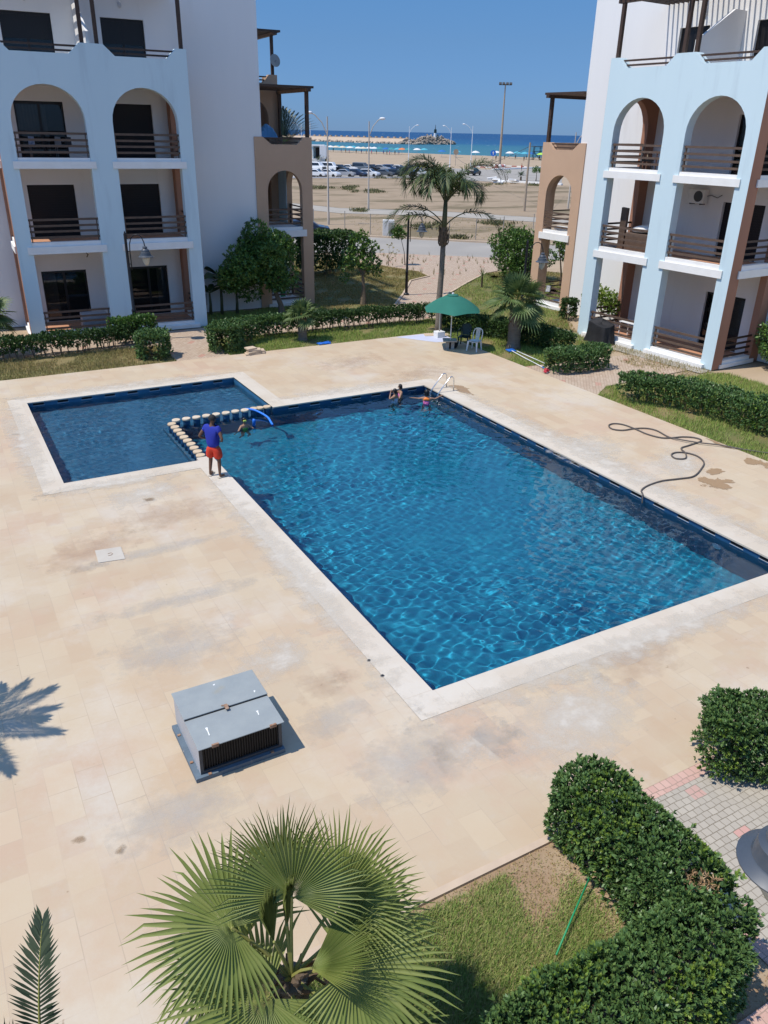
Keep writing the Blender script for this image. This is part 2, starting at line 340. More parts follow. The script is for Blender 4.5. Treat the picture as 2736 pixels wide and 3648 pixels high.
for (xa, xb, y0, y1, hh) in ((560,1190,766,800,9),(170,1190,764,797,5),(240,560,775,780,7)):
    fo = MB(); prev = None
    for i in range(41):
        x = xa+(xb-xa)*i/40; yy = y0+(y1-y0)*i/40+rs.uniform(-1.5,1.5); w = hh*(.25+.75*abs(math.sin(i*.55+xa)))*rs.uniform(.6,1.1)
        a, b_ = at(*z6(x, yy-w/2), SEA+.12), at(*z6(x, yy+w/2), SEA+.12)
        if prev: fo.add([tuple(prev[0]),tuple(prev[1]),tuple(b_),tuple(a)], [(0,1,2,3)])
        prev = (a, b_)
    struct(fo.build('surf', 'foam', weld=True))
# ------------------------------------------------------------------ pool deck, coping, pools
PX0, PX1, PY0, PY1 = 5.97, 15.10, 8.78, 23.90        # large pool
KX0, KX1, KX2, KY0, KY1, KY2 = 1.95, 5.53, 9.15, 20.40, 24.25, 27.85   # paddling pool
CW = .56
dk = MB()
ox0, ox1 = PX0-CW, PX1+CW+.12; kx0, ky0, ky1, kx2 = KX0-CW, KY0-CW, KY2+CW, KX2+CW
def rects(mb, L, z):
    for x0, x1, y0, y1 in L: mb.add([(x0,y0,z),(x1,y0,z),(x1,y1,z),(x0,y1,z)], [(0,1,2,3)])
rects(dk, [(-9,kx0,5.5,31), (kx0,kx2,ky1,31), (kx2,20.15,24.55,31), (kx0,ox0,5.5,ky0), (ox0,ox1,5.5,PY0-CW), (ox1,20.15,5.5,24.55), (-9,1.45,-3,5.5)], 0)
dk.add([(20.15,5.5,0),(24,5.5,0),(24,8.3,0),(20.15,8.3,0)], [(0,1,2,3)])
struct(dk.build('pool_deck', 'deck'))
cp = MB(); zc = .006; cp.box(KX1,PX0,KY0+.001,KY0+.2,-.3,zc)
rects(cp, [(ox0,ox1,PY0-CW,PY0), (ox0,PX0,PY0,KY0), (kx0,ox0,ky0,KY0), (kx0,KX0,KY0,KY2), (kx0,kx2,KY2,ky1), (KX2,kx2,24.55,KY2), (KX2,ox1,PY1,24.55), (PX1,ox1,PY0,PY1)], zc)
for (a, b_) in (((PX0,PY0),(PX1,PY0)), ((PX1,PY0),(PX1,PY1)), ((PX1,PY1),(KX2,PY1)), ((KX2,PY1),(KX2,KY2)), ((KX2,KY2),(KX0,KY2)), ((KX0,KY2),(KX0,KY0)), ((KX0,KY0),(KX1,KY0)), ((KX1,KY0),(PX0,KY0)), ((PX0,KY0),(PX0,PY0))):
    cp.add([(a[0],a[1],zc),(b_[0],b_[1],zc),(b_[0],b_[1],-.035),(a[0],a[1],-.035)], [(0,1,2,3)])
struct(cp.build('pool_coping', 'coping'))
WL, DB, DS, DV = -.17, -1.55, -.80, -.50
pb = MB(); pk = MB()
def wallq(a, b_, z0, z1, pb=None): (pb or globals()['pb']).add([(a[0],a[1],z0),(b_[0],b_[1],z0),(b_[0],b_[1],z1),(a[0],a[1],z1)], [(0,1,2,3)])
e = .035
pb.add([(PX0,PY0,DB),(PX1+e,PY0,DB),(PX1+e,PY1+e,DB),(PX0,PY1+e,DB)], [(0,1,2,3)])
rects(pk, [(KX0,KX1,KY0,KY2+e), (KX1,KX2,KY1,KY2+e)], DS)
rects(pk, [(KX1,PX0,KY0,KY1), (PX0,KX2,PY1+e,KY1)], DV)
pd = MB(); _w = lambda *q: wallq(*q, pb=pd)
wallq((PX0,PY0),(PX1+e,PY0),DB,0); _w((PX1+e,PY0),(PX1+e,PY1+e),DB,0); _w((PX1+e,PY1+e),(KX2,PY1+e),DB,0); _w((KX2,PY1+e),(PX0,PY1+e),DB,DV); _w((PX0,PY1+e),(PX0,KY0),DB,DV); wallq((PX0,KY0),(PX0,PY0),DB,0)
for q in (((KX2,PY1+e),(KX2,KY1),DV,0), ((KX2,KY1),(KX2,KY2+e),DS,0), ((KX2,KY2+e),(KX0,KY2+e),DS,0), ((KX0,KY2+e),(KX0,KY0),DS,0), ((KX0,KY0),(KX1,KY0),DS,0), ((KX1,KY0),(PX0,KY0),DV,0), ((KX1,KY0),(KX1,KY1),DS,DV), ((KX1,KY1),(KX2,KY1),DS,DV)): wallq(*q, pb=pk)
kp_ = pk.build('paddling_pool_basin', 'pool_tile_pale'); struct(kp_); kp_.cycles.is_caustics_receiver = True
pool = pb.build('pool_basin', 'pool_tile'); struct(pool); pool.cycles.is_caustics_receiver = True
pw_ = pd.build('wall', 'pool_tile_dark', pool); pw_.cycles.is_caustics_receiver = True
def slot(x, y, ax):
    w = .17; k = MB(); r_ = MB()
    if ax == 'y':   # on the wall facing -X
        k.add([(x,y-w,-.045),(x,y+w,-.045),(x,y+w,-.125),(x,y-w,-.125)], [(0,1,2,3)]); r_.add([(x-.004,y-w-.02,-.125),(x-.004,y+w+.02,-.125),(x-.004,y+w+.02,-.142),(x-.004,y-w-.02,-.142)], [(0,1,2,3)])
    else:
        k.add([(x-w,y,-.045),(x+w,y,-.045),(x+w,y,-.125),(x-w,y,-.125)], [(0,1,2,3)]); r_.add([(x-w-.02,y-.004,-.125),(x+w+.02,y-.004,-.125),(x+w+.02,y-.004,-.142),(x-w-.02,y-.004,-.142)], [(0,1,2,3)])
    o = k.build('skimmer_slot', 'slot_dark', pool); r_.build('slot_rim', 'slot_rim', o)
for i in range(19): slot(PX1+e-.003, 9.3+i*.795, 'y')
for x in (9.9,10.7,11.5,12.3,13.1,13.9,14.6): slot(x, PY1+e-.003, 'x')
for i in range(9): slot(2.3+i*.78, KY2+e-.003, 'x')
# water: one rippled sheet over both pools
rw = random.Random(3); st = .029
gx = np.arange(KX0, PX1+e+st, st); gy = np.arange(PY0, KY2+e+st, st); X, Y = np.meshgrid(gx, gy); Z = np.full_like(X, WL)
CALM = np.clip(.82+.30*np.sin(.33*X+.21*Y+3.8)+.26*np.sin(.62*Y-.45*X)+.16*np.sin(1.1*X+.9*Y), .3, 1.35)
for i in range(70):
    lam = math.exp(rw.uniform(math.log(.15), math.log(.85))); a = rw.uniform(0, 2*PI); k = 2*PI/lam; ph = rw.uniform(0, 2*PI)
    amp = .0033*min(lam, .40)*(.48+.52*np.sin(.45*X+.38*Y+i*1.7))
    Z += amp*CALM*np.sin(k*(X*math.cos(a)+Y*math.sin(a))+ph+.7*np.sin(.8*X+.6*Y+i))
cxm = (X[:-1,:-1]+st/2); cym = (Y[:-1,:-1]+st/2)
keep = ((cxm > PX0) & (cym < PY1+e)) | ((cym > KY0) & (cxm < KX2))
idx = np.arange(X.size).reshape(X.shape)
Fq = np.stack([idx[:-1,:-1], idx[:-1,1:], idx[1:,1:], idx[1:,:-1]], -1)[keep]
Xc = np.clip(X, KX0, PX1+e); Yc = np.clip(Y, PY0, KY2+e)
used = np.unique(Fq); rem = np.zeros(X.size, int); rem[used] = np.arange(len(used))
Vw = np.stack([Xc.ravel(), Yc.ravel(), Z.ravel()], 1)[used]; Fq = rem[Fq]
m = bpy.data.materials.new('pool_water'); m.use_nodes = True; b = m.node_tree.nodes['Principled BSDF']
b.inputs['Transmission Weight'].default_value = 1; b.inputs['IOR'].default_value = 1.33; b.inputs['Roughness'].default_value = 0; b.inputs['Base Color'].default_value = (.80,.97,1,1)
M['pool_water'] = m
wo = npmesh('pool_water', Vw, Fq, 'pool_water', smooth=True); struct(wo); wo.cycles.is_caustics_caster = True
# ------------------------------------------------------------------ lawns, paths, roads
def sheet(name, pts, z, m): return struct(MB().sheet(pts, z).build(name, m))
LAWNS = {}
def lawn(key, pts): LAWNS[key] = [(p[0],p[1]) for p in pts]; sheet('lawn', pts, -.02, 'lawn_base')
lawn('west', [(-9,31),(7.9,31),(7.9,34.1),(-9,34.1)])
lawn('mid', [(10.1,31),(19.6,31),(20.15,30.2),(20.15,24.4),(24.6,24.4),(26,28),(23.5,33.6),(10.1,34.0)])
lawn('oval', [(12.6,38.4),(14.2,36.2),(20.6,36.0),(21.06,36.71),(23.6,40.0),(26.2,43.6),(28.2,44.6),(28.6,46.5),(27.4,50.2),(25.06,54.5),(20,58),(18,50),(17.9,39.6),(14.5,39.4)])
lawn('east', [(25.36,38.4),(21.9,34.5),(26.2,28.6),(29,32.4),(33,36),(34.6,42),(32.47,44.26),(29,41.5)])
lawn('strip', [(20.15,8.3),(20.15,20.2),(21.2,20.9),(26.9,20.3),(27.3,8.3)])
lawn('eastfar', [(29,38.0),(34.5,34),(40,38),(36,45),(32.5,44.3)])
LAWNS['bed'] = [(1.45,5.40),(6.9,5.40),(6.9,2.2),(1.45,2.2)]; sheet('planting_bed', LAWNS['bed'], -.02, 'soil')
sheet('path', [(-9,34.1),(23.5,33.6),(24.5,35.2),(21.0,36.4),(14,36.2),(-9,36.6)], -.012, 'pavers_pink')
sheet('path', [(7.9,31),(10.1,31),(10.1,34.05),(7.9,34.05)], -.008, 'pavers_pink')
sheet('path', [(20.8,36.45),(21.4,34.7),(24.0,34.9),(25.36,38.4),(29,41.5),(32.47,44.26),(40,47.5),(37.6,50.2),(30.3,56.0),(26.4,55.2),(27.4,50.2),(28.6,46.5),(28.2,44.6),(26.2,43.6),(23.6,40.0)], -.006, 'pavers_pink')
sheet('path', [(20.15,20.2),(20.15,24.4),(26,24.0),(26.4,21.2),(21.2,20.9)], -.012, 'pavers_pink')
sheet('path', [(25.0,29.4),(25.9,20.6),(26.6,20.6),(26.1,29.5)], .0, 'road_concrete')
sheet('paving', [(6.9,5.5),(24,5.5),(24,-4),(1.45,-4),(1.45,2.2),(6.9,2.2)], -.008, 'pavers_grey')
for q in ([(6.9,5.5),(24,5.5),(24,5.3),(6.9,5.3)], [(1.5,2.62),(6.85,2.62),(6.85,2.44),(1.5,2.44)], [(6.75,5.3),(6.95,5.3),(6.95,2.62),(6.75,2.62)]): sheet('paver_border', q, -.003, 'pavers_red')
kb = MB(); kb.box(1.45,6.9,5.40,5.50,-.3,.02); struct(kb.build('kerb', 'kerb'))
def kerbline(pts, w=.12, h=.07, m='kerb'):
    mb = MB()
    for a, b_ in zip(pts, pts[1:]):
        a, b_ = Vector((a[0],a[1],0)), Vector((b_[0],b_[1],0)); t = (b_-a).normalized(); n = Vector((-t.y,t.x,0))*w/2
        mb.poly([a-n-t*.02, b_-n+t*.02, b_+n+t*.02, a+n-t*.02], (0,0,h))
    for i in range(len(mb.v)): x, y, z = mb.v[i]; mb.v[i] = (x, y, z-.02)
    return struct(mb.build('kerb', m))
kerbline([(26.6,55.0),(27.4,50.2),(28.6,46.5),(28.2,44.6),(26.2,43.6),(23.6,40.0),(20.9,36.55)]); kerbline([(32.47,44.26),(29,41.5),(25.36,38.4),(22.9,35.6)])
rA = [at(*z7(x, y)) for x, y in ((-700,395),(250,390),(1260,432),(2300,470))]; rB = [at(*z7(x, y)) for x, y in ((2300,352),(1260,322),(250,270),(-700,170))]
sheet('road', rA+rB, -.004, 'asphalt'); kerbline([tuple(p)[:2] for p in rB], .25, .14)
sheet('road', [at(*z7(x, y)) for x, y in ((-700,10),(20,85),(800,108),(1580,155),(2300,180),(2300,150),(1580,120),(800,70),(20,45),(-700,-30))], -.010, 'road_concrete')
park = [at(*z5(0,872)), at(*z5(1300,868)), at(*z6(690,1005)), at(*z6(1300,1032)), at(*z6(1300,872)), at(*z6(660,892)), at(*z5(1320,750)), at(*z5(0,735))]
sheet('car_park', park, -.006, 'asphalt')
kerbline([tuple(at(*q))[:2] for q in (z6(660,1000), z6(1300,1035))], .8, .3, 'trim_white')
kerbline([tuple(at(*q))[:2] for q in (z6(660,895), z6(1300,868))], .9, .3, 'trim_white')
kerbline([tuple(at(*q))[:2] for q in (z5(-50,876), z5(1350,872))], .5, .2, 'trim_white')
sheet('waste_ground', [at(*q) for q in (z5(-500,880), z5(1350,876), z6(690,1010), z6(1500,1045))]+[at(*z7(x, y)) for x, y in ((2300,148),(1580,118),(800,68),(20,43),(-700,-32))], -.022, 'waste')
sheet('waste_ground', [at(*z7(x, y)) for x, y in ((-700,12),(20,87),(800,110),(1580,157),(2300,182))]+[Vector(p) for p in rB], -.024, 'waste')
def fade(name, col, rough=.8, ns=3.0, amt=.9, edge=(.25,.95), spec=.25):
    # a stain: its own colour, thinning out irregularly towards the edge of its patch
    m = bpy.data.materials.new(name); m.use_nodes = True; nt = m.node_tree; N = nt.nodes.new; b = nt.nodes['Principled BSDF']; b.inputs['Base Color'].default_value = (*col,1); b.inputs['Roughness'].default_value = rough; b.inputs['Specular IOR Level'].default_value = spec
    tc = N('ShaderNodeTexCoord'); sb = N('ShaderNodeVectorMath'); sb.operation = 'SUBTRACT'; sb.inputs[1].default_value = (.5,.5,.5); lnk(nt, tc.outputs['Generated'], sb.inputs[0]); fl = N('ShaderNodeVectorMath'); fl.operation = 'MULTIPLY'; fl.inputs[1].default_value = (2,2,0); lnk(nt, sb.outputs[0], fl.inputs[0])
    ln = N('ShaderNodeVectorMath'); ln.operation = 'LENGTH'; lnk(nt, fl.outputs[0], ln.inputs[0]); geo = N('ShaderNodeNewGeometry'); nz = N('ShaderNodeTexNoise'); nz.inputs['Scale'].default_value = ns; nz.inputs['Detail'].default_value = 8; nz.inputs['Roughness'].default_value = .65; lnk(nt, geo.outputs['Position'], nz.inputs['Vector'])
    ad = N('ShaderNodeMath'); ad.operation = 'MULTIPLY_ADD'; ad.inputs[1].default_value = 2.6; ad.inputs[2].default_value = -1.3; lnk(nt, nz.outputs[0], ad.inputs[0]); sm = N('ShaderNodeMath'); lnk(nt, ln.outputs['Value'], sm.inputs[0]); lnk(nt, ad.outputs[0], sm.inputs[1])
    mr = N('ShaderNodeMapRange'); mr.inputs[1].default_value = edge[0]; mr.inputs[2].default_value = edge[1]; mr.inputs[3].default_value = amt; mr.inputs[4].default_value = 0; lnk(nt, sm.outputs[0], mr.inputs[0])
    tr = N('ShaderNodeBsdfTransparent'); mx = N('ShaderNodeMixShader'); lnk(nt, mr.outputs[0], mx.inputs[0]); lnk(nt, tr.outputs[0], mx.inputs[1]); lnk(nt, b.outputs[0], mx.inputs[2]); lnk(nt, mx.outputs[0], nt.nodes['Material Output'].inputs[0]); return m
M['wet_stone'] = fade('wet_stone', (.36,.235,.13), .45, 2.2, .85, (.62,.80), .4)
M['grey_stain'] = fade('grey_stain', (.50,.465,.415), .85, 2.6, .48, (-.1,1.0)); M['pink_stain'] = fade('pink_stain', (.48,.345,.245), .85, 2.6, .36, (-.1,1.0)); M['lime_stain'] = fade('lime_stain', (.60,.545,.46), .85, 2.5, .8, (-.1,1.0)); M['dark_stain'] = fade('dark_stain', (.33,.23,.14), .85, 6, .6)
def stain(c, w, h, m, rot=0.0, z=.004):
    o = MB().sheet([(-w/2,-h/2),(w/2,-h/2),(w/2,h/2),(-w/2,h/2)], 0).build('stain', m, loc=(c[0],c[1],z)); o.rotation_euler[2] = rot; return struct(o)
for (x, y, w, h, mm, a) in ((622,2305,2.6,1.7,'grey_stain',0),(1479,2708,2.4,1.5,'grey_stain',.3),(650,2132,4.2,.55,'grey_stain',.02),(560,1960,4.5,.5,'grey_stain',.02),(1150,2440,1.2,.9,'pink_stain',.3),(620,1830,3.2,1.6,'pink_stain',0),(330,1960,2.6,1.6,'pink_stain',.5),(2250,2330,2.6,1.5,'pink_stain',.1),(1250,1290,3.5,2.2,'pink_stain',.2),(1500,1330,3.5,1.8,'pink_stain',.2),(2100,1600,3,2,'lime_stain',.4),(520,1760,2.5,1.2,'lime_stain',.2),(2050,2560,3.2,1.8,'lime_stain',.2),(980,2350,2.0,1.2,'lime_stain',.4),(1180,2560,1.4,.8,'grey_stain',.1),(640,2900,2.0,1.2,'grey_stain',.1),(1700,2650,1.6,.9,'lime_stain',0),(2420,1650,2.6,1.8,'lime_stain',.6),(280,2990,.2,.16,'dark_stain',0),(430,3030,.22,.16,'dark_stain',.4),(60,1546,.45,.2,'dark_stain',0),(530,1780,.3,.25,'dark_stain',0),(1230,2415,.6,.4,'pink_stain',.1)):
    p_ = at(x, y); stain((p_.x, p_.y), w, h, mm, a)
for (x, y, w, h, a) in ((5.42,13.8,.85,11.5,0),(10.2,8.18,10.8,.85,0),(1.38,24,.85,9.5,0),(3.2,19.82,4.4,.8,0),(15.85,15.5,1.1,16,0),(5.5,28.5,8.8,.9,0),(12.5,24.65,6.6,.9,0)): stain((x, y), w, h, 'lime_stain', a, .011)
# wet patches left by the hose and the bathers
def blob(pts, seed=1):
    rr = random.Random(seed); out = []
    for (a, b_) in zip(pts, pts[1:]+pts[:1]):
        for t in (0,.33,.66): out.append((a[0]+(b_[0]-a[0])*t+rr.uniform(-.05,.05), a[1]+(b_[1]-a[1])*t+rr.uniform(-.05,.05)))
    return out
for i, pts in enumerate(([(17.39,13.28),(16.88,12.73),(17.1,12.53),(17.28,12.18),(17.62,12.19),(17.65,12.57),(18.01,12.47),(18.01,12.98),(17.61,12.81),(17.55,13.11)],
    [(17.9,13.5),(17.75,13.2),(18.08,13.04),(18.38,13.13),(18.38,13.41),(18.13,13.53)], [(19.53,13.44),(19.32,13.05),(19.66,12.73),(20.1,13.0),(20.1,13.82),(20.05,13.75)],
    [(20.1,15.54),(19.95,14.74),(20.0,14.06),(20.1,14.05),(20.12,14.8)], [(15.87,23.58),(15.75,22.61),(15.8,22.01),(16.07,22.01),(16.2,22.78),(16.44,22.88),(16.34,23.25)])):
    struct(MB().sheet(blob(pts, i), .009).build('puddle', 'wet_stone'))
sheet('tiled_apron', [(17.9,30.9),(19.04,29.33),(20.01,29.0),(20.14,30.18),(19.3,30.9)], .005, 'pale_blue_tile')
# ================================================================== apartment buildings (mirror pair)
def building(P0, ang, mir, W, op, label, doors, name='apartment_building'):
    """u runs along the front away from the porch; y into the building. mir = -1/+1 flips u to local x"""
    root = thing(name, label, 'building', (P0[0],P0[1],0), R(ang))
    mb = lambda: MB(mir)
    B = lambda m_, nm, mt, par=root, **k: m_.build(nm, mt, par, **k)
    BY = 3.05; TOP = 13.95; FL = (.10, 3.85, 7.08, 10.0)
    # main body with recessed openings
    holes = []
    for (d0, d1) in doors:
        for i, f in enumerate(FL): holes.append((d0, d1, f, f+(2.28,2.17,2.2,2.5)[i]))
    w = mb(); w.holed(-4.12, 13, 0, TOP, BY, BY+.25, holes); w.box(-4.12, 13, BY+.25, 14, 0, TOP); B(w, 'wall', 'wall_white')
    for i, f in enumerate(FL):
        for (d0, d1) in doors:
            z1 = holes[0][3] if 0 else f+(2.28,2.17,2.2,2.5)[i]; yy = BY+.15
            glazed = (i == 0) or (i == 3) or (i == 2 and d0 > 4)
            if not glazed:
                s = mb()
                n = 22
                for q in range(n):
                    a, b_ = f+(z1-f)*q/n, f+(z1-f)*(q+1)/n
                    s.add([(d0,yy,a),(d1,yy,a),(d1,yy-.012,b_),(d0,yy-.012,b_),(d0,yy,b_),(d1,yy,b_)], [(0,1,2,3),(3,2,5,4)])
                B(s, 'roller_shutter', 'shutter'); continue
            fr = mb(); t = .07; mid = (d0+d1)/2
            fr.box(d0,d0+t,yy-.03,yy+.03,f,z1); fr.box(d1-t,d1,yy-.03,yy+.03,f,z1); fr.box(d0+t,d1-t,yy-.03,yy+.03,z1-t*1.6,z1); fr.box(d0+t,d1-t,yy-.03,yy+.03,f,f+t); fr.box(mid-.05,mid+.05,yy-.028,yy+.028,f+t,z1-t*1.6)
            zz = z1-t*1.6
            if i == 3: fr.box(d0+t,mid-.05,yy-.02,yy+.02,z1-.95,zz); fr.box(mid+.05,d1-t,yy-.02,yy+.02,z1-.95,zz); zz = z1-.95
            o = B(fr, 'sliding_door', 'door_frame')
            B(mb().add([(d0,yy+.09,f),(d1,yy+.09,f),(d1,yy+.09,z1),(d0,yy+.09,z1)], [(0,1,2,3)]), 'dark_backing', 'shutter', o)  # flat near-black panel; the unlit room's darkness is put into its colour
            for a, b_ in ((d0+t, mid-.05), (mid+.05, d1-t)): B(mb().box(a,b_,yy-.005,yy+.006,f+t,zz), 'pane', 'door_glass', o)
            if i != 3:
                cv_ = mb(); ca, cb = ((mid-.25, d1-t) if i == 2 else (d1-.62, d1-t)) if d0 > 3 else (d0+t, d0+.5); k = 18
                for q in range(k):
                    x0, x1 = ca+(cb-ca)*q/k, ca+(cb-ca)*(q+1)/k; cv_.add([(x0,yy+.055+.02*(q % 2),f+.08),(x1,yy+.055+.02*((q+1) % 2),f+.08),(x1,yy+.055+.02*((q+1) % 2),zz-.02),(x0,yy+.055+.02*(q % 2),zz-.02)], [(0,1,2,3)])
                B(cv_, 'curtain', 'curtain', o)
    # blue arcade
    def arch(a, b_, sp, cr, tops, n=16):
        out = []
        for i in range(n):
            q0, q1 = -math.cos(PI*i/n), -math.cos(PI*(i+1)/n); c, h = (a+b_)/2, (b_-a)/2
            z = lambda q: sp+(cr-sp)*math.sqrt(max(0,1-q*q)); u0, u1 = c+q0*h, c+q1*h
            out.append((u0, u1, z(q0), z(q1), tops(u0), tops(u1)))
        return out
    def interp(pts):
        def f(u):
            for (a, za), (b_, zb) in zip(pts, pts[1:]):
                if u <= b_+1e-9: return za+(zb-za)*(u-a)/(b_-a) if b_ > a else zb
            return pts[-1][1]
        return f
    H1, H0 = 11.28, 10.89
    prof = [(0,H1),(.43,H1),(.82,H0),(op[0][1]-.38,H0),(op[0][1]+.04,H1),(op[1][0]-.12,H1),(op[1][0]+.30,H0),(op[1][1]-.32,H0),(op[1][1]+.07,H1),(W,H1)]
    tops = interp(prof)
    def split(segs):     # break segments at profile points
        out = []
        for (a, b_, ba, bb, ta, tb) in segs:
            cuts = sorted({a, b_, *[p[0] for p in prof if a+1e-4 < p[0] < b_-1e-4]})
            for c, d in zip(cuts, cuts[1:]):
                l = lambda q: ba+(bb-ba)*(q-a)/(b_-a); out.append((c, d, l(c), l(d), tops(c), tops(d)))
        return out
    segs = [(0, op[0][0], 0, 0, 0, 0)]+arch(*op[0], 8.55, 9.82, tops)+[(op[0][1], op[1][0], 0, 0, 0, 0)]+arch(*op[1], 8.55, 9.82, tops)+[(op[1][1], W, 0, 0, 0, 0)]
    a_ = mb(); a_.strip(split(segs), 0, .42, lambda u, y, z: (u, y, z)); B(a_, 'arcade', 'wall_blue')
    # russet returns and side walls of the loggia
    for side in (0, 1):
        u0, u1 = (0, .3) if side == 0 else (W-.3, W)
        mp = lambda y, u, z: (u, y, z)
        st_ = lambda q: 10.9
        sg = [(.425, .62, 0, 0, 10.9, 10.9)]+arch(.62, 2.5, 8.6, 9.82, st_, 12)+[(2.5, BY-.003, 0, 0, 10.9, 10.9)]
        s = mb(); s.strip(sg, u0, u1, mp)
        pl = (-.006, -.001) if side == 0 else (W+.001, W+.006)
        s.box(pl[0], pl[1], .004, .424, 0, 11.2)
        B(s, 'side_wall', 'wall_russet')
    # floors, white bands, sills, railings
    for i, f in enumerate(FL[:3]):
        zb0, zb1 = (0, .16) if i == 0 else ((3.53, 3.82) if i == 1 else (6.80, 7.07)); sl = (.30, 3.99, 7.20)[i]
        s = mb(); s.box(.31, W-.31, .425, BY-.004, (-.1 if i == 0 else zb0+.03), f); B(s, 'balcony_slab', 'trim_white')
        B(mb().box(.33, W-.33, .44, BY-.006, f+.001, f+.006), 'balcony_floor', 'terracotta')
        for (a, b_) in op:
            s = mb(); pr = .06 if i else .16
            s.box(a-.2, b_+.2, -pr, -.001, zb0, zb1); s.box(a+.002, b_-.002, 0, .42, zb0+.002, zb1-.002); s.box(a+.004, b_-.004, .03, .30, zb1-.001, sl)
            B(s, 'balcony_edge', 'trim_white')
            s = mb()
            for z in (4.17,4.40,4.62,4.86): s.box(a+.003, b_-.003, .09, .14, z-3.85+f-.042, z-3.85+f+.042)
            for q in (a+.06, b_-.06): s.box(q-.02, q+.02, .14, .18, sl, f+1.04)
            B(s, 'railing', 'rail_wood')
        for side in (0, 1):
            u0, u1 = (-.06, .30) if side == 0 else (W-.30, W+.06)
            s = mb(); s.box(u0, u1, .64, 2.48, zb0+.002, zb1); s.box(max(u0,.02), min(u1,W-.02), .65, 2.47, zb1-.001, sl)
            if side: s.box(W+.0075, W+.06, .45, .64, zb0+.002, zb1); s.box(W+.0015, W+.06, 2.48, 2.7, zb0+.002, zb1)
            B(s, 'balcony_edge', 'trim_white')
            s = mb(); uu = .12 if side == 0 else W-.16
            for z in (4.17,4.40,4.62,4.86): s.box(uu, uu+.04, .625, 2.495, z-3.85+f-.04, z-3.85+f+.04)
            B(s, 'railing', 'dark_wood')
    s = mb(); s.box(.31, W-.31, .425, BY-.004, 9.87, 10.05); B(s, 'terrace_slab', 'trim_white')
    s = mb()
    for (a, b_) in ((.5, op[0][1]-.02), (op[1][0]-.05, op[1][1])):
        for z in (11.0, 11.17, 11.30)[:2]: s.box(a, b_, .16, .20, z-.035, z+.035)
    B(s, 'terrace_railing', 'dark_wood')
    um = (op[0][1]+op[1][0])/2
    B(mb().poly([(um-.06,.43,10.06),(um-.06,BY-.003,10.06),(um-.06,BY-.003,12.85),(um-.06,2.35,12.85),(um-.06,.43,11.72)], (.12,0,0)), 'terrace_partition', 'wall_white')
    for q in (.16, um-.30, um+.26, W-.16): B(mb().box(q-.07,q+.07,.14,.28,11.2,13.2), 'pergola_post', 'dark_wood')
    s = mb(); s.box(-.1, W+.1, .12, .30, 13.2, 13.38)
    k = int(W/.235)
    for q in range(k+1): s.box(q*W/k-.03, q*W/k+.03, -.25, BY-.003, 13.381, 13.50)
    B(s, 'pergola_roof', 'dark_wood')
    for q in (1.9, 5.62): B(mb().ball((q, BY-.05, 12.98), .11, sq=(.8,.6,1.15)), 'wall_lamp', 'slot_rim', smooth='all')
    # sun-coloured porch block with arch, terrace and pergola
    q0, q1 = -6.68, -3.72; oa, ob = -6.12, -4.30
    pp = [(q0,8.07),(q0+.41,8.07),(q0+.78,7.74),(q1-.87,7.74),(q1-.43,8.07),(q1,8.07)]; tp = interp(pp)
    def split2(segs):
        out = []
        for (a, b_, ba, bb, ta, tb) in segs:
            cuts = sorted({a, b_, *[p[0] for p in pp if a+1e-4 < p[0] < b_-1e-4]})
            for c, d in zip(cuts, cuts[1:]):
                l = lambda q: ba+(bb-ba)*(q-a)/(b_-a); out.append((c, d, l(c), l(d), tp(c), tp(d)))
        return out
    s = mb(); s.strip(split2([(q0, oa, 0,0,0,0)]+arch(oa, ob, 5.62, 6.58, tp)+[(ob, q1, 0,0,0,0)]), 3.0, 3.36, lambda u, y, z: (u, y, z))
    ft = lambda q: 8.05
    s2 = [(3.362, 3.9, 0,0,8.05,8.05)]+arch(3.9, 5.9, 5.62, 6.58, ft, 12)+[(5.9, 7.1, 0,0,8.05,8.05)]
    s.strip(s2, q0+.003, q0+.30, lambda y, u, z: (u, y, z)); B(s, 'porch', 'wall_brown')
    B(mb().box(q0+.301, q0+.33, 5.9, 7.09, 0, 6.58), 'porch_pier', 'wall_blue')
    for f, zb, sl in ((.10, (0,.16), .30), (3.82, (3.47,3.79), 3.93), (7.3, None, None)):
        B(mb().box(q0+.335, -4.125, 3.365, 7.09, f-.3, f), 'porch_floor', 'trim_white')
        if zb:
            s = mb(); s.box(oa-.18, ob+.18, 2.93, 2.999, zb[0], zb[1]); s.box(oa+.002, ob-.002, 3.001, 3.36, zb[0]+.002, zb[1]-.002); s.box(oa+.004, ob-.004, 3.03, 3.3, zb[1]-.001, sl)
            B(s, 'balcony_edge', 'trim_white')
            s = mb()
            for z in (.28,.50,.72,.95): s.box(oa+.003, ob-.003, 3.1, 3.14, f+z-.04, f+z+.04)
            B(s, 'railing', 'rail_wood')
            s = mb()
            for z in (.28,.50,.72,.95): s.box(q0+.12, q0+.16, 3.9, 5.9, f+z-.03, f+z+.03)
            s.box(q0+.1,q0+.18,5.80,5.88,f,f+1.0)
            B(s, 'railing', 'dark_wood')
    s = mb()
    for z in (7.84, 8.0): s.box(q0+.4, q1-.4, 3.15, 3.19, z-.03, z+.03)
    B(s, 'terrace_railing', 'dark_wood')
    for (u, y) in ((q0+.15, 3.2), (q0+.15, 6.95)): B(mb().box(u-.08,u+.08,y-.08,y+.08,8.0,10.06), 'pergola_post', 'dark_wood')
    s = mb(); s.box(q0+.05, q0+.25, 2.85, 7.25, 10.06, 10.2)
    for k in range(22): s.box(q0-.12, -4.125, 2.92+k*.2, 3.0+k*.2, 10.201, 10.30)
    B(s, 'pergola_roof', 'dark_wood')
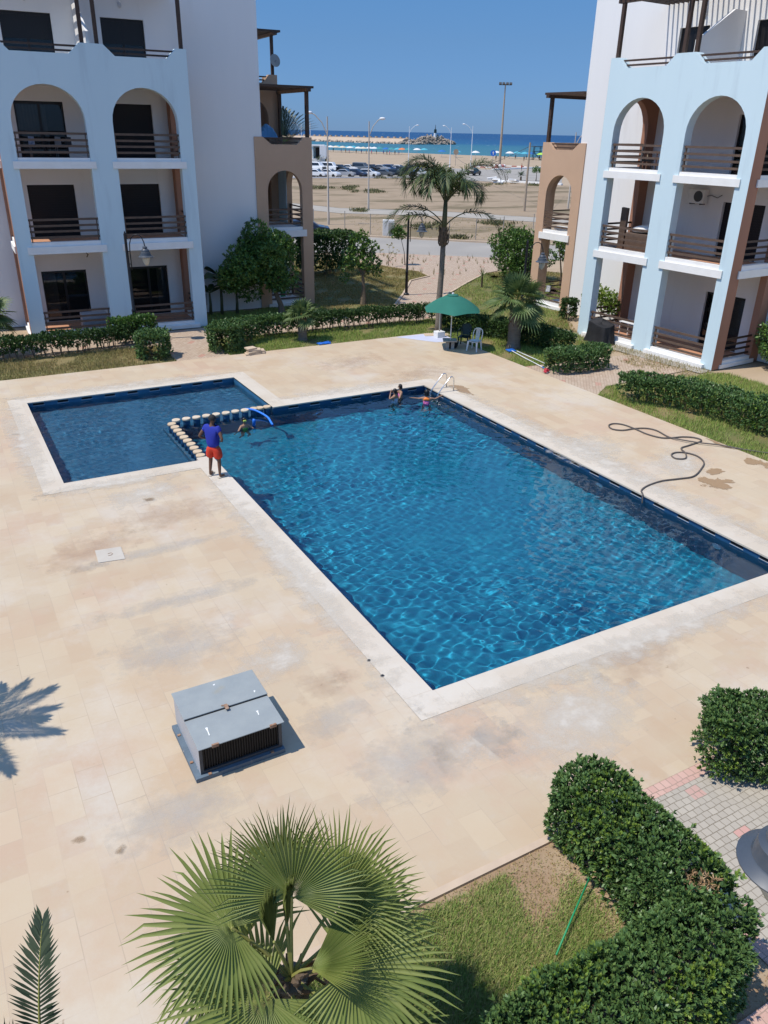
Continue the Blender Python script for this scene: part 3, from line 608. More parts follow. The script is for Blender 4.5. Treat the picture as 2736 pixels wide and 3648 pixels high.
    # set-back wing behind the porch, one storey higher
    s = mb(); wp = [(-6.5,10.93),(-6.05,10.93),(-5.72,10.55),(-4.125,10.55)]; tw = interp(wp)
    sg = [(-6.5,-6.05,0,0,10.93,10.93),(-6.05,-5.95,0,0,tw(-6.05),tw(-5.95))]
    aa = arch(-5.95,-4.4,8.9,9.75,tw)
    aa2 = []
    for (a, b_, ba, bb, ta, tb) in aa:
        cuts = sorted({a, b_, *[p[0] for p in wp if a+1e-4 < p[0] < b_-1e-4]})
        for c, d in zip(cuts, cuts[1:]): aa2.append((c, d, ba+(bb-ba)*(c-a)/(b_-a), ba+(bb-ba)*(d-a)/(b_-a), tw(c), tw(d)))
    s.strip(sg+aa2+[(-4.4,-4.125,0,0,10.55,10.55)], 7.1, 7.4, lambda u, y, z: (u, y, z)); s.box(-6.5,-4.125,8.6,11,0,10.5); s.box(-6.499,-6.2,7.401,8.6,0,10.9)
    B(s, 'rear_wing', 'wall_brown')
    B(mb().box(-6.36,-6.22,7.12,7.26,10.9,12.7), 'pergola_post', 'dark_wood')
    s = mb(); s.box(-6.5,-6.3,6.9,11,12.7,12.82)
    for k in range(20): s.box(-6.7,-4.125,6.95+k*.2,7.03+k*.2,12.821,12.92)
    B(s, 'pergola_roof', 'dark_wood')
    s = mb()
    for z in (10.68,10.83): s.box(-5.95,-4.13,7.2,7.24,z-.03,z+.03)
    B(s, 'terrace_railing', 'dark_wood')
    def P(u, y, z): return root.matrix_basis @ Vector((mir*u, y, z))
    root.matrix_basis = Matrix.Translation((P0[0],P0[1],0)) @ Matrix.Rotation(R(ang), 4, 'Z')
    return root, P
WB, PW = building((10.908,36.547), -1.94, -1, 7.65, ((.58,3.25),(4.30,7.05)), 'shaded apartment building with a pale blue arcade and a satellite dish on its rear terrace', ((.96,2.75),(4.70,6.65)))
EB, PE = building((26.122,28.054), -85.8, 1, 7.37, ((.60,3.20),(4.23,6.82)), 'sunlit apartment building with a pale blue arcade and a bright white wall', ((.75,2.2),(4.34,6.28)))
WANG, EANG = R(-1.94), R(-85.8)
# ================================================================== vegetation
g_ = lambda *c: [tuple(x) for x in c]
M['hedge_leaf'] = mat('hedge_leaf', (.04,.09,.02), .42, island=g_((.06,.125,.04),(.085,.165,.05),(.12,.205,.06),(.10,.18,.055),(.165,.25,.065)), translucent=.12, spec=.45)
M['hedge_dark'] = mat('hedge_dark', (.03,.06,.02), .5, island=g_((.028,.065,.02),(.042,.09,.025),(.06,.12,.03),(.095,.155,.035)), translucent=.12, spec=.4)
M['citrus_leaf'] = mat('citrus_leaf', (.03,.08,.02), .4, island=g_((.04,.10,.022),(.07,.15,.03),(.115,.215,.04),(.19,.29,.06)), translucent=.15, spec=.45)
M['dry_leaf'] = mat('dry_leaf', (.35,.22,.1), .9, island=g_((.40,.26,.13),(.24,.14,.07),(.48,.34,.19)))
M['bark'] = mat('bark', (.20,.15,.10), .9, (.13,.10,.07), 6, bump=.6, bs=25)
M['palm_bark'] = mat('palm_bark', (.22,.185,.145), .95, (.14,.115,.09), 5, bump=.9, bs=14, stretch=(1,1,5))
M['boot'] = mat('boot', (.17,.115,.07), .95, (.10,.07,.045), 12, bump=.8, bs=18)
M['fan_leaf'] = mat('fan_leaf', (.13,.21,.05), .5, translucent=.28, spec=.3, island=g_((.175,.225,.055),(.215,.26,.07),(.25,.285,.085)))
M['fan_leaf_far'] = mat('fan_leaf_far', (.09,.15,.045), .5, translucent=.2, island=g_((.08,.13,.04),(.13,.185,.06),(.18,.225,.08)))
M['petiole'] = mat('petiole', (.22,.24,.06), .5, (.30,.27,.08), 8)
M['feather_leaf'] = mat('feather_leaf', (.07,.10,.035), .5, translucent=.15, island=g_((.026,.05,.018),(.045,.08,.026),(.075,.115,.035),(.16,.165,.055)))
M['date_leaf'] = mat('date_leaf', (.05,.075,.04), .45, translucent=.1, island=g_((.04,.06,.035),(.06,.085,.045),(.085,.11,.06)))
M['crownshaft'] = mat('crownshaft', (.055,.07,.03), .6, (.09,.085,.04), 5)
M['banana_leaf'] = mat('banana_leaf', (.03,.06,.02), .5, (.05,.08,.02), 3, translucent=.15)
M['grass'] = mat('grass', (.16,.17,.05), .8, island=g_((.16,.27,.055),(.24,.34,.08),(.36,.39,.13),(.46,.40,.19)), translucent=.15, spec=.15)
M['grass_green'] = mat('grass_green', (.13,.19,.05), .8, island=g_((.16,.27,.05),(.24,.34,.07),(.33,.40,.10),(.42,.40,.15)), translucent=.15, spec=.15)
M['grass_dry'] = mat('grass_dry', (.22,.17,.08), .85, island=g_((.20,.21,.06),(.32,.26,.11),(.42,.31,.15),(.25,.25,.07)), translucent=.1, spec=.1)
def rosettes(rng, P, Nn, k, L, W, spread=.75, fold=.1):
    n = len(P); P2 = np.repeat(P, k, 0); N2 = np.repeat(Nn, k, 0)
    D = unit(N2+unit(rng.normal(size=(n*k,3)))*spread*(.7+.6*rng.random((n*k,1)))); D[:,2] += .12; D = unit(D)
    s = np.repeat(.75+.5*rng.random(n), k)*(.8+.4*rng.random(n*k))
    return leafquads(rng, P2, D, L*s, W*s, fold, upv=N2)
def hedge(name, label, path, a, h, dens, leaf, z0=.12, m='hedge_leaf', seed=1, k=5, group='clipped hedges', wob=.06, gapz=None, cat='hedge', lw=.42, dead=None, yellow=None):
    """clipped hedge along a path of (x, y): half width a, height h; stems show below z0"""
    rng = np.random.default_rng(seed); P = np.array([(p[0],p[1]) for p in path], float)
    seg = np.linalg.norm(np.diff(P, axis=0), axis=1); T = seg.sum(); cum = np.concatenate([[0], np.cumsum(seg)])
    def pos(t):
        i = np.clip(np.searchsorted(cum, t, side='right')-1, 0, len(seg)-1); f = ((t-cum[i])/seg[i])[:,None]
        c = P[i]*(1-f)+P[i+1]*f; d = (P[i+1]-P[i])/seg[i][:,None]; return c, np.stack([d[:,1], -d[:,0]], 1), d
    root = thing(name, label, cat, (P[0][0], P[0][1], 0), 0, group); off = np.array([P[0][0], P[0][1], 0])
    area = (T+2*a)*(2*a+2*(h-z0)); n = int(area*dens)
    def surf(n, shrink=0., jitter=True):
        t = -a*.95+(T+1.9*a)*rng.random(n); th = rng.random(n)
        # cross-section: up one side, over the top, down the other
        per = 2*(h-z0)+2*a; q = th*per; x = np.where(q < h-z0, -a, np.where(q < h-z0+2*a, q-(h-z0)-a, a)); z = np.where(q < h-z0, z0+q, np.where(q < h-z0+2*a, h, h-(q-(h-z0)-2*a)))
        nx = np.where(q < h-z0, -1., np.where(q < h-z0+2*a, 0, 1.)); nz = np.where(nx == 0, 1., 0.)
        over = np.maximum(np.maximum(-t, t-T), 0)/a; sc_ = np.sqrt(np.clip(1-over**2, 0, 1))
        x = x*sc_; tt = np.clip(t, 0, T); c, sdir, d = pos(tt); ext = np.where(t < 0, t, np.where(t > T, t-T, 0))
        # rounded shoulders
        r_ = .32*a; e1 = np.maximum(0, np.abs(x)-(a-r_)); e2 = np.maximum(0, z-(h-r_)); ov = np.hypot(e1, e2); f = np.where((e1 > 0) & (e2 > 0) & (ov > r_), r_/np.maximum(ov, 1e-6), 1)
        x = np.where(f < 1, np.sign(x)*(a-r_+e1*f), x); z = np.where(f < 1, h-r_+e2*f, z)
        z = np.where(nz > 0, z-.10*over**2*h, z)
        p = np.concatenate([c+sdir*x[:,None]+d*ext[:,None], z[:,None]], 1)
        nn = np.concatenate([sdir*nx[:,None]+d*(np.sign(ext)*over)[:,None], (nz+.15)[:,None]], 1); nn = unit(nn)
        b = wob*(np.sin(p[:,0]*4.1+seed)+np.sin(p[:,1]*4.7+1.3*seed)+np.sin(p[:,2]*6+p[:,0]*2.3)+.8*np.sin(p[:,0]*9.3+p[:,1]*8.1+seed))*.5
        p = p+nn*(b-shrink)[:,None]
        if jitter: p = p-nn*(rng.random(n)**2*.14)[:,None]+nn*(np.where(rng.random(n) < .05, rng.random(n)*.11, 0))[:,None]
        return p, nn
    p, nn = surf(n)
    if gapz: # ragged lower edge
        lim = z0+gapz*(np.sin(p[:,0]*3.1+p[:,1]*2+seed)+np.sin(p[:,0]*7.7+p[:,1]*6.3))*.5; kp = p[:,2] > lim; p, nn = p[kp], nn[kp]
    isd = np.zeros(len(p), bool)
    if dead: isd = np.hypot(p[:,0]-dead[0], p[:,1]-dead[1]) < dead[2]*(.8+.4*rng.random(len(p)))
    V, F = rosettes(rng, p[~isd]-off, nn[~isd], k, leaf, leaf*lw); npmesh('foliage', V, F, m, root)
    if yellow is not None:
        sel = (~isd) & (np.sin(p[:,0]*2.3+p[:,1]*1.7+seed)+np.sin(p[:,1]*3.9-p[:,0]*2.9) > yellow) & (rng.random(len(p)) < .4)
        V, F = rosettes(rng, p[sel]-off+nn[sel]*.03, nn[sel], k, leaf*.8, leaf*lw*.9, .6); npmesh('young_shoots', V, F, 'young_leaf', root)
    if dead:
        q = p[isd]-off-np.array([0,0,.05]); V, F = rosettes(rng, q, nn[isd], 4, leaf*1.1, leaf*.22, 1.2); npmesh('dead_leaves', V, F, 'dry_leaf', root)
    # inner mass of shaded twigs so the hedge is not hollow, and the bare stems under it
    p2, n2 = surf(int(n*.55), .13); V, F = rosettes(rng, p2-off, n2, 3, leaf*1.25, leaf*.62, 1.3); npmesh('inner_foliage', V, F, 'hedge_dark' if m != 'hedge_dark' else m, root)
    st = MB(); r2 = random.Random(seed)
    for i in range(max(2, int(T/.28))):
        t = np.array([min(T, max(0, (i+.5)*.28+r2.uniform(-.08,.08)))]); c, sdv, d = pos(t); c = c[0]-P[0]
        for q in range(3):
            x = r2.uniform(-.75,.75)*a; bx = (c[0]+sdv[0][0]*x*.5, c[1]+sdv[0][1]*x*.5); tx = (c[0]+sdv[0][0]*x+r2.uniform(-.12,.12), c[1]+sdv[0][1]*x+r2.uniform(-.12,.12))
            st.tube([(bx[0],bx[1],-.03), ((bx[0]+tx[0])/2+r2.uniform(-.04,.04),(bx[1]+tx[1])/2,h*.4), (tx[0],tx[1],h*.8)], [.018,.013,.007], 5)
    st.build('stems', 'bark', root)
    return root
M['young_leaf'] = mat('young_leaf', (.13,.20,.03), .45, island=g_((.13,.23,.035),(.19,.29,.04),(.26,.33,.07)), translucent=.2)
hedge('hedge', 'large clipped hedge beside the lamp head, with a dead brown patch on top', [(6.17,5.30),(6.17,4.4),(6.15,3.45),(5.98,3.2),(5.4,3.15),(3.8,3.12),(2.2,3.0)], .47, .93, 560, .062, .10, seed=11, k=7, dead=(6.25,3.62,.20), yellow=.55, wob=.05)
hedge('hedge', 'dense rounded hedge across the grey paved path, close to the pool deck', [(9.02,5.38),(9.7,4.8),(10.4,4.0),(11.2,3.2)], .50, .95, 480, .066, .08, seed=12, k=7, wob=.05, yellow=.8)
hedge('hedge', 'long clipped hedge in front of the sunlit building, behind the strip of bright grass', [(20.95,19.2),(21.75,18.3),(22.2,17.2),(22.35,15.8),(22.5,13.0),(22.7,10.0)], .62, .88, 150, .10, .22, seed=13, gapz=.16, yellow=.8)
hedge('hedge', 'boxy clipped hedge below the black covered object', [(21.0,23.3),(22.6,23.2)], .62, .82, 190, .10, .10, seed=14)
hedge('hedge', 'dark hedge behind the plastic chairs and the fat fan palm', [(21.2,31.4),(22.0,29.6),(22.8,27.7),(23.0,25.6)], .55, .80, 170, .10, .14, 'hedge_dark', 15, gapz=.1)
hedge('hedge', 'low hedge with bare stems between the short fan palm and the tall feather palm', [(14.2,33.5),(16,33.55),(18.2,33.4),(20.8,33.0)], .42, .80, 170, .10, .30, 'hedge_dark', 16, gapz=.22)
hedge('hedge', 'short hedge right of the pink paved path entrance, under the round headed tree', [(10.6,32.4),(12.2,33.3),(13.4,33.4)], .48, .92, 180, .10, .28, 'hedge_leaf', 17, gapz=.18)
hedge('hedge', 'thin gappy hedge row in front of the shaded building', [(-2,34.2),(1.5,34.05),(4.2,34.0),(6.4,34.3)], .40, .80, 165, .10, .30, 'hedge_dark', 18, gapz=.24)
hedge('bush', 'round clipped bush at the end of the gappy hedge, left of the paved path entrance', [(7.2,31.9),(7.3,32.1)], .60, 1.02, 210, .10, .05, seed=19, group='round bushes by the paved entrance', cat='bush')
hedge('bush', 'round clipped bush beside the stack of stone slabs, right of the paved path entrance', [(10.15,31.75),(10.35,32.1)], .62, 1.12, 210, .10, .05, seed=20, group='round bushes by the paved entrance', cat='bush')
hedge('bush', 'leafy shrub in front of the lamp post at the shaded building', [(6.6,34.7),(7.7,34.9)], .42, 1.05, 170, .11, .25, 'citrus_leaf', 21, group=None, cat='bush')
hedge('bush', 'dark bush row on the lawn behind the tan porch', [(21.6,47.6),(23.4,48.6)], 1.2, 2.5, 60, .17, .5, 'hedge_dark', 22, group=None, cat='bush', gapz=.4)
hedge('bush', 'small half dry shrub at the foot of the sunlit tan porch', [(27.75,30.6),(27.85,30.75)], .38, 1.0, 170, .10, .1, 'hedge_dark', 23, group=None, cat='bush')
def tree(name, label, base, trunk, limbs, clumps, leaf, n, m='citrus_leaf', seed=1, group=None, tr=.11, cat='tree', k=4, lw=.42):
    rng = np.random.default_rng(seed); root = thing(name, label, cat, (base[0],base[1],-.02), 0, group)
    mb = MB(); r = [tr*(1-.45*i/max(1,len(trunk)-1)) for i in range(len(trunk))]; r[0] *= 1.35; mb.tube(trunk, r, 8)
    top = trunk[-1]
    for l in limbs: mb.tube([top]+l, [tr*.5]+[tr*.5*(1-.6*(i+1)/len(l)) for i in range(len(l))], 6)
    mb.build('trunk', 'bark', root, smooth=True)
    Pp, Nn = [], []
    tot = sum(c[1]**2 for c in clumps)
    for (c, r_) in clumps:
        q = int(n*r_**2/tot); d = unit(rng.normal(size=(q,3))); rad = r_*(.45+.55*rng.random(q)**.45)*(1+.13*np.sin(d[:,0]*7+c[0]*5)*np.cos(d[:,2]*6+c[1]))
        Pp.append(np.array(c)+d*rad[:,None]*np.array([1,1,.85])); Nn.append(d)
    P = np.concatenate(Pp); Nv = np.concatenate(Nn); V, F = rosettes(rng, P, Nv, k, leaf, leaf*lw, 1.0); npmesh('crown', V, F, m, root)
    return root
def sphere_clumps(seed, c, R_, n, r0, r1, sq=(1,1,1)):
    rr = random.Random(seed); out = []
    while len(out) < n:
        v = Vector((rr.uniform(-1,1), rr.uniform(-1,1), rr.uniform(-1,1)))
        if .3 < v.length < 1: out.append(((c[0]+v.x*R_*sq[0], c[1]+v.y*R_*sq[1], c[2]+v.z*R_*sq[2]), rr.uniform(r0,r1)))
    return out
def rel(cx, cy, pts, az=-29.5):
    """points given as (right, away, up) seen from the camera"""
    c, s = math.cos(R(az)), math.sin(R(az)); return [(x*c-y*s, x*s+y*c, z) for x, y, z in pts]
cl = sphere_clumps(3, (0,0,0), 1.5, 30, .45,.78, (1.12,.9,.98)); off = rel(0,0,[(-1.2,0,2.65)],-15)[0]
cl = [((p[0]+off[0], p[1]+off[1], p[2]+off[2]), r) for p, r in cl]
tree('round_headed_tree', 'dense round headed green tree by the white wall and the tan porch', (15.13,37.7), [(0,0,0),(-.05,0,.5),(-.25,.05,1.0),(-.35,.05,1.25)], [rel(0,0,[(-.75,0,1.7),(-1.2,.2,2.6)]), rel(0,0,[(-.1,0,1.8),(-.3,.1,2.7)]), rel(0,0,[(-.5,-.3,1.9),(-.9,-.4,3.0)])], cl, .15, 6400, seed=31, tr=.16)
cl = [((rel(0,0,[p])[0]), r) for p, r in [((-.2,0,3.1),.5),((.3,.1,2.9),.45),((-.6,.1,2.5),.5),((.1,-.2,2.3),.5),((.5,.1,2.2),.4),((-.9,0,2.0),.35),((.75,0,1.7),.25),((-.5,.2,3.4),.3),((-1.0,.1,1.4),.25),((0,.3,1.75),.35),((-.1,.1,3.5),.3)]]
tree('small_tree', 'small loose crowned tree on the dry lawn left of the black lamp post', (20.02,38.18), [(0,0,0),(.02,0,.8),(-.03,0,1.5)], [rel(0,0,[(-.4,0,2.3),(-.6,.1,2.9)]), rel(0,0,[(.3,0,2.4),(.4,.1,2.9)]), rel(0,0,[(0,.2,2.5),(-.1,.1,3.2)])], cl, .15, 900, seed=32, tr=.14)
cl = sphere_clumps(8, rel(0,0,[(.55,0,1.75)])[0], 1.5, 36, .45,.72, (1.2,1,.88))
tree('leafy_tree', 'broad bushy green tree behind the lamp post, left of the sunlit tan porch', at(1820,995)[:2], [(0,0,0),(.05,0,.6)], [[(-.5,.2,1.2)],[(.6,0,1.3)],[(.1,.4,1.5)]], cl, .15, 4600, seed=33, tr=.14)
cl = sphere_clumps(9, rel(0,0,[(.1,0,2.6)])[0], .9, 14, .25,.45, (.8,.8,1.1))
tree('slim_tree', 'thin stemmed loose tree behind the sunlit tan porch, seen through its arch', atd(2003,960,51,0)[:2], [(0,0,0),(-.05,0,.8),(-.25,0,1.7)], [rel(0,0,[(.3,0,2.4),(.5,.1,3.0)]), rel(0,0,[(-.4,0,2.5),(-.5,.1,3.1)])], cl, .15, 520, seed=34, tr=.07)
cl = [((rel(0,0,[p])[0]), r) for p, r in [((-.55,0,2.2),.33),((-.3,0,2.05),.30),((-.75,0,2.05),.27),((-.5,.1,2.45),.2)]]
tree('sapling', 'leaning sapling with a small tufted crown left of the black lamp post', (29.15,49.33), [(0,0,0),(-.08,.02,.9),(-.35,.1,1.9)], [], cl, .15, 260, seed=35, tr=.03)
tree('twig_shrub', 'sparse dry twiggy plant on the lawn edge by the road', (27.77,49.26), [(0,0,0),(0,0,.5)], [rel(0,0,[(-.3,0,.9)]), rel(0,0,[(.3,0,1.0)]), rel(0,0,[(.05,.1,1.3)])], [((rel(0,0,[p])[0]), r) for p, r in [((-.4,0,1.0),.25),((.4,0,1.0),.25),((.1,0,1.35),.2),((.1,0,.6),.2)]], .12, 36, 'grass_dry', seed=36, tr=.03, cat='shrub')
cl = sphere_clumps(12, (0,0,1.3), .75, 18, .22,.4, (1.1,.9,.95))
tree('flowering_shrub', 'light green leafy shrub growing against the bright white wall', PE(-.55,2.1,0)[:2], [(0,0,0),(0,0,.5)], [[(-.4,0,1.0)],[(.4,.1,1.1)],[(0,.1,1.5)]], cl, .12, 900, 'young_leaf', seed=37, tr=.04, cat='shrub')
cl = sphere_clumps(13, (0,0,1.35), .8, 18, .3,.45)
tree('shade_tree', 'young bushy tree beside the russet corner of the sunlit building', (29.3,19.7), [(0,0,0),(.02,0,.5),(.05,0,.9)], [[(-.4,0,1.3)],[(.4,.1,1.4)]], cl, .13, 1200, seed=38, tr=.07)
# ---------------- palms
def fan(mb_v, mb_f, hub, fwd, nrm, rad, nseg=44, arc=300, droop=.25, rng=None, cup=.12, fused=.52):
    """one palmate leaf: hub, direction of the middle segment, leaf normal"""
    hub = np.array(hub); f = unit(np.array(fwd, float)); n = np.array(nrm, float); n = unit(n-f*np.dot(n, f)); s = np.cross(f, n)
    for i in range(nseg):
        q = R(-arc/2+arc*(i+.5)/nseg); d = f*math.cos(q)+s*math.sin(q); e = -f*math.sin(q)+s*math.cos(q)
        L = rad*(1-.22*(abs(q)/R(arc/2))**2)*(rng.uniform(.87,1.06)); bd = rng.uniform(.05,.20) if rng.random() < .22 else 0; half = R(arc/nseg)/2
        rf = fused*L; zf = cup*rad
        def pt(r, w, lift=0): return hub+d*r+e*w+n*(zf*(r/L)**2+lift)+np.array([0,0,-1])*droop*L*max(0, (r/L-.35))**2*1.4
        w1 = rf*math.tan(half)*1.0; tw = rng.uniform(-.02,.02)*L
        pts = [pt(.02, 0), pt(rf*.55, -w1*.55, .012), pt(rf*.55, 0, -.012), pt(rf*.55, w1*.55, .012), pt(rf, -w1, .014), pt(rf, 0, -.014), pt(rf, w1, .014),
               pt(.78*L, -w1*.55+tw*.5, .006), pt(.78*L, tw*.5, -.008), pt(.78*L, w1*.55+tw*.5, .006), pt(L, tw*1.6)+np.array([0,0,-1])*bd*L]
        o = len(mb_v); mb_v += pts
        mb_f += [(o,o+1,o+2),(o,o+2,o+3)]+[t for a in (1,4) for t in ((o+a,o+a+3,o+a+4),(o+a,o+a+4,o+a+1),(o+a+1,o+a+4,o+a+5),(o+a+1,o+a+5,o+a+2))]+[(o+7,o+10,o+8),(o+8,o+10,o+9)]
def fan_palm(label, base, trunk_h, trunk_r, leaves, crown, leafmat='fan_leaf', seed=1, nseg=44, group='fan palms', boots=True, name='fan_palm', shaggy=None):
    root = thing(name, label, 'palm', (base[0],base[1],-.02), 0, group); rng = random.Random(seed); crown = np.array(crown)
    mb = MB(); k = 10; path = [(crown[0]*i/k, crown[1]*i/k, trunk_h*i/k) for i in range(k+1)]
    mb.tube(path, [trunk_r*(1.35 if i == 0 else 1.1 if i == 1 else 1+.05*(i % 2)) for i in range(k+1)], 12)
    mb.build('trunk', 'palm_bark', root, smooth='all')
    bt = MB(); z0 = shaggy if shaggy is not None else trunk_h*.55
    for i in range(46 if boots else 14):
        z = z0+(trunk_h+.15-z0)*rng.random(); q = rng.uniform(0, 2*PI); t = z/trunk_h; cx, cy = crown[0]*t, crown[1]*t
        d = Vector((math.cos(q), math.sin(q), 0)); p = Vector((cx,cy,z))+d*trunk_r*.8; tip = p+d*rng.uniform(.06,.13)+Vector((0,0,rng.uniform(.05,.16)))
        bt.tube([p, (p+tip)/2+Vector((0,0,-.01)), tip], [.035,.03,.012], 5)
    bt.build('leaf_bases', 'boot', root)
    for lf in leaves:
        hub, fwd, nrm, rad = lf[:4]; arc = lf[4] if len(lf) > 4 else 300; dr = lf[5] if len(lf) > 5 else .2
        V, F = [], []; fan(V, F, hub, fwd, nrm, rad, nseg, arc, dr, rng)
        o = npmesh('frond', V, F, leafmat, root)
        p0 = Vector((crown[0], crown[1], trunk_h)); h = Vector(hub); mid = (p0+h)/2+Vector((0,0,.06*(h-p0).length))
        MB().tube([p0, mid, h], [.022,.016,.012], 6).build('petiole', 'petiole', o)
    return root
def auto_leaves(seed, n, crown, plen, rad, el0=-25, el1=80):
    rr = random.Random(seed); out = []; c = Vector(crown)
    for i in range(n):
        az = i*2.399+rr.uniform(-.2,.2); el = R(el0+(el1-el0)*((i+.5)/n)); L = plen*rr.uniform(.8,1.1)
        d = Vector((math.cos(az)*math.cos(el), math.sin(az)*math.cos(el), math.sin(el))); hub = c+d*L
        fw = (d+Vector((0,0,-.35 if el < R(45) else 0))).normalized(); up = Vector((-d.x*math.sin(el), -d.y*math.sin(el), math.cos(el)))
        out.append((tuple(hub), tuple(fw), tuple(up+Vector((rr.uniform(-.4,.4), rr.uniform(-.4,.4), 0))), rad*rr.uniform(.85,1.1), 280, rr.uniform(.15,.45)))
    return out
# the big one close to the camera: leaves placed one by one (right, away, up) from the camera's side
FPB = (1.58, 4.30)
def rl(x, y, z): return rel(0, 0, [(x, y, z)])[0]
tocam = (-.42, -.74, .52)
cr = (0, 0, 1.62)
LV = [  # hub, direction, normal, radius, arc, droop
    (rl(-.49,.0,2.26), rl(-.85,.05,.22), rl(.30,-.72,.66), .90, 310, .16),
    (rl(.03,.05,2.60), rl(.10,.30,1.0), rl(.05,-.95,.25), .86, 230, .04),
    (rl(.40,.25,2.32), rl(.62,.40,.70), rl(-.30,-.75,.60), .86, 210, .08),
    (rl(-.10,.42,2.30), rl(-.30,.45,.90), rl(.2,-.8,.5), .80, 150, .06),
    (rl(.55,-.10,1.92), rl(.95,-.12,-.10), rl(-.10,-.70,.72), .95, 280, .22),
    (rl(-.17,-.30,1.78), rl(-.72,-.62,.0), rl(-.05,-.55,.85), 1.02, 290, .24),
    (rl(.14,-.62,1.32), rl(.30,-.75,-.40), rl(.0,-.55,.85), .90, 260, .3),
    (rl(.20,-.16,1.98), rl(.80,.05,.55), rl(-.45,-.15,.9), .80, 90, .05),
    (rl(-.55,.15,1.66), rl(-.85,.10,-.30), rl(-.2,-.3,.9), .82, 260, .45),
    (rl(.60,.40,1.85), rl(.75,.60,-.15), rl(.1,-.5,.85), .85, 240, .35),
    (rl(-.13,-.02,2.12), rl(-.16,.02,1.0), rl(.8,-.5,.2), .70, 26, 0),
    (rl(-.02,.04,2.25), rl(-.03,.05,1.0), rl(.8,-.5,.2), .62, 18, 0),
    (rl(.75,-.45,1.42), rl(.85,-.45,-.40), rl(.1,-.5,.85), .80, 260, .35),
]
fan_palm('large bright green fan palm in the planting bed by the pool deck', FPB, 1.62, .15, LV, cr, seed=51, nseg=54, shaggy=.5)
hp_ = [o for o in C if o.name.startswith('fan_palm')][0]; rng_d = random.Random(5)
for k in range(4):
    q = R(-29.5)+(-2.4,-.9,.5,1.9)[k]; d = Vector((math.cos(q), math.sin(q), 0)); V, F = [], []; hub = Vector((0,0,1.45))+d*.34+Vector((0,0,-.18)); fan(V, F, hub, d*.35+Vector((0,0,-1)), d, .62, 30, 120, .1, rng_d); o = npmesh('dead_frond', V, F, 'dry_leaf', hp_); o['label'] = 'dead brown hanging frond'; MB().tube([(0,0,1.5), Vector((0,0,1.5))+d*.2, hub], [.022,.016,.012], 6).build('petiole', 'bark', o)
fan_palm('fat trunked fan palm with a shaggy crown behind the white plastic chair', (21.5,26.94), 1.95, .27, auto_leaves(7, 26, (0,0,1.98), .75, .85, -35, 80), (0,0,1.95), 'fan_leaf_far', 52, 26, shaggy=.85)
fan_palm('short fan palm growing from the low hedge near the round headed tree', (13.83,32.13), 1.0, .19, auto_leaves(8, 17, (0,0,1.02), .42, .62, -25, 85), (0,0,1.0), 'fan_leaf_far', 53, 22, shaggy=.5)
fan_palm('dark fan palm at the far end of the shaded facade beside the corner pillar', (1.6,35.3), 1.5, .2, auto_leaves(9, 20, (0,0,1.5), .6, .8, -35, 80), (0,0,1.5), 'fan_leaf_far', 54, 24)
def frond(V, F, RV, base, az, el, L, droop, rng, lf=.45, nl=40, start=.16, hang=.5, wid=.028, plume=.3, mb=None, rr=.02, vee=.35, pw_=1.3):
    """one feather frond; rachis tube goes into mb"""
    n = 18; p = Vector(base); pts = [p.copy()]; ang = el
    for i in range(n):
        ang = el-droop*((i+1)/n)**pw_; d = Vector((math.cos(az)*math.cos(ang), math.sin(az)*math.cos(ang), math.sin(ang))); p = p+d*L/n; pts.append(p.copy())
    if mb: mb.tube(pts, [rr*(1-.8*i/n) for i in range(n+1)], 5)
    for i in range(nl):
        t = start+(1-start)*(i+.5)/nl; fi = t*n; a = min(n-1, int(fi)); q = pts[a].lerp(pts[a+1], fi-a); tg = (pts[a+1]-pts[a]).normalized()
        sd_ = tg.cross(Vector((0,0,1))); sd_ = sd_.normalized() if sd_.length > .05 else Vector((-math.sin(az), math.cos(az), 0)); up = sd_.cross(tg)
        ll = lf*(.35+.65*math.sin(PI*min(1,(.12+.80*(t-start)/(1-start)))))
        for s in (-1, 1):
            d = (sd_*s*.75+tg*(.45+.35*t+1.3*t**5)+up*(vee+rng.uniform(-plume,plume))).normalized(); w = wid*rng.uniform(.8,1.1)
            l2 = ll*rng.uniform(.85,1.1); m1 = q+d*l2*.5+Vector((0,0,-hang*l2*.12)); tip = q+d*l2*.93+Vector((0,0,-hang*l2*.55)); e = d.cross(up).normalized()*w
            o = len(V); V += [tuple(q-e*.5), tuple(q+e*.5), tuple(m1+e), tuple(m1-e), tuple(tip)]; F += [(o,o+1,o+2),(o,o+2,o+3),(o+3,o+2,o+4)]
# tall feather palm in the middle of the view
qp = thing('feather_palm', 'tall feather palm with a drooping crown rising behind the green parasol', 'palm', (20.05,30.75,-.02)); rq = random.Random(61)
mb = MB(); mb.tube([(0,0,0),(.02,0,.5),(.0,.02,1.6),(.04,.0,2.8),(.05,0,3.6),(.06,0,4.05)], [.20,.155,.135,.12,.115,.11], 14); mb.build('trunk', 'palm_bark', qp, smooth='all')
bt = MB(); bt.tube([(.06,0,3.9),(.06,0,4.15),(.06,0,4.5),(.06,0,4.7)], [.13,.19,.17,.12], 12)
for i in range(34):
    q = rq.uniform(0,2*PI); z = rq.uniform(3.85,4.5); d = Vector((math.cos(q), math.sin(q), 0)); p = Vector((.06,0,z))+d*.145; bt.tube([p, p+d*.07+Vector((0,0,.1)), p+d*.10+Vector((0,0,.26))], [.04,.028,.008], 5)
bt.build('leaf_bases', 'boot', qp, smooth=True)
mb = MB(); mb.tube([(.06,0,4.6),(.07,0,5.2),(.08,0,5.9)], [.125,.11,.08], 10); mb.build('crownshaft', 'crownshaft', qp, smooth='all')
AZR = R(-29.5)   # azimuth of "right" as seen from the camera
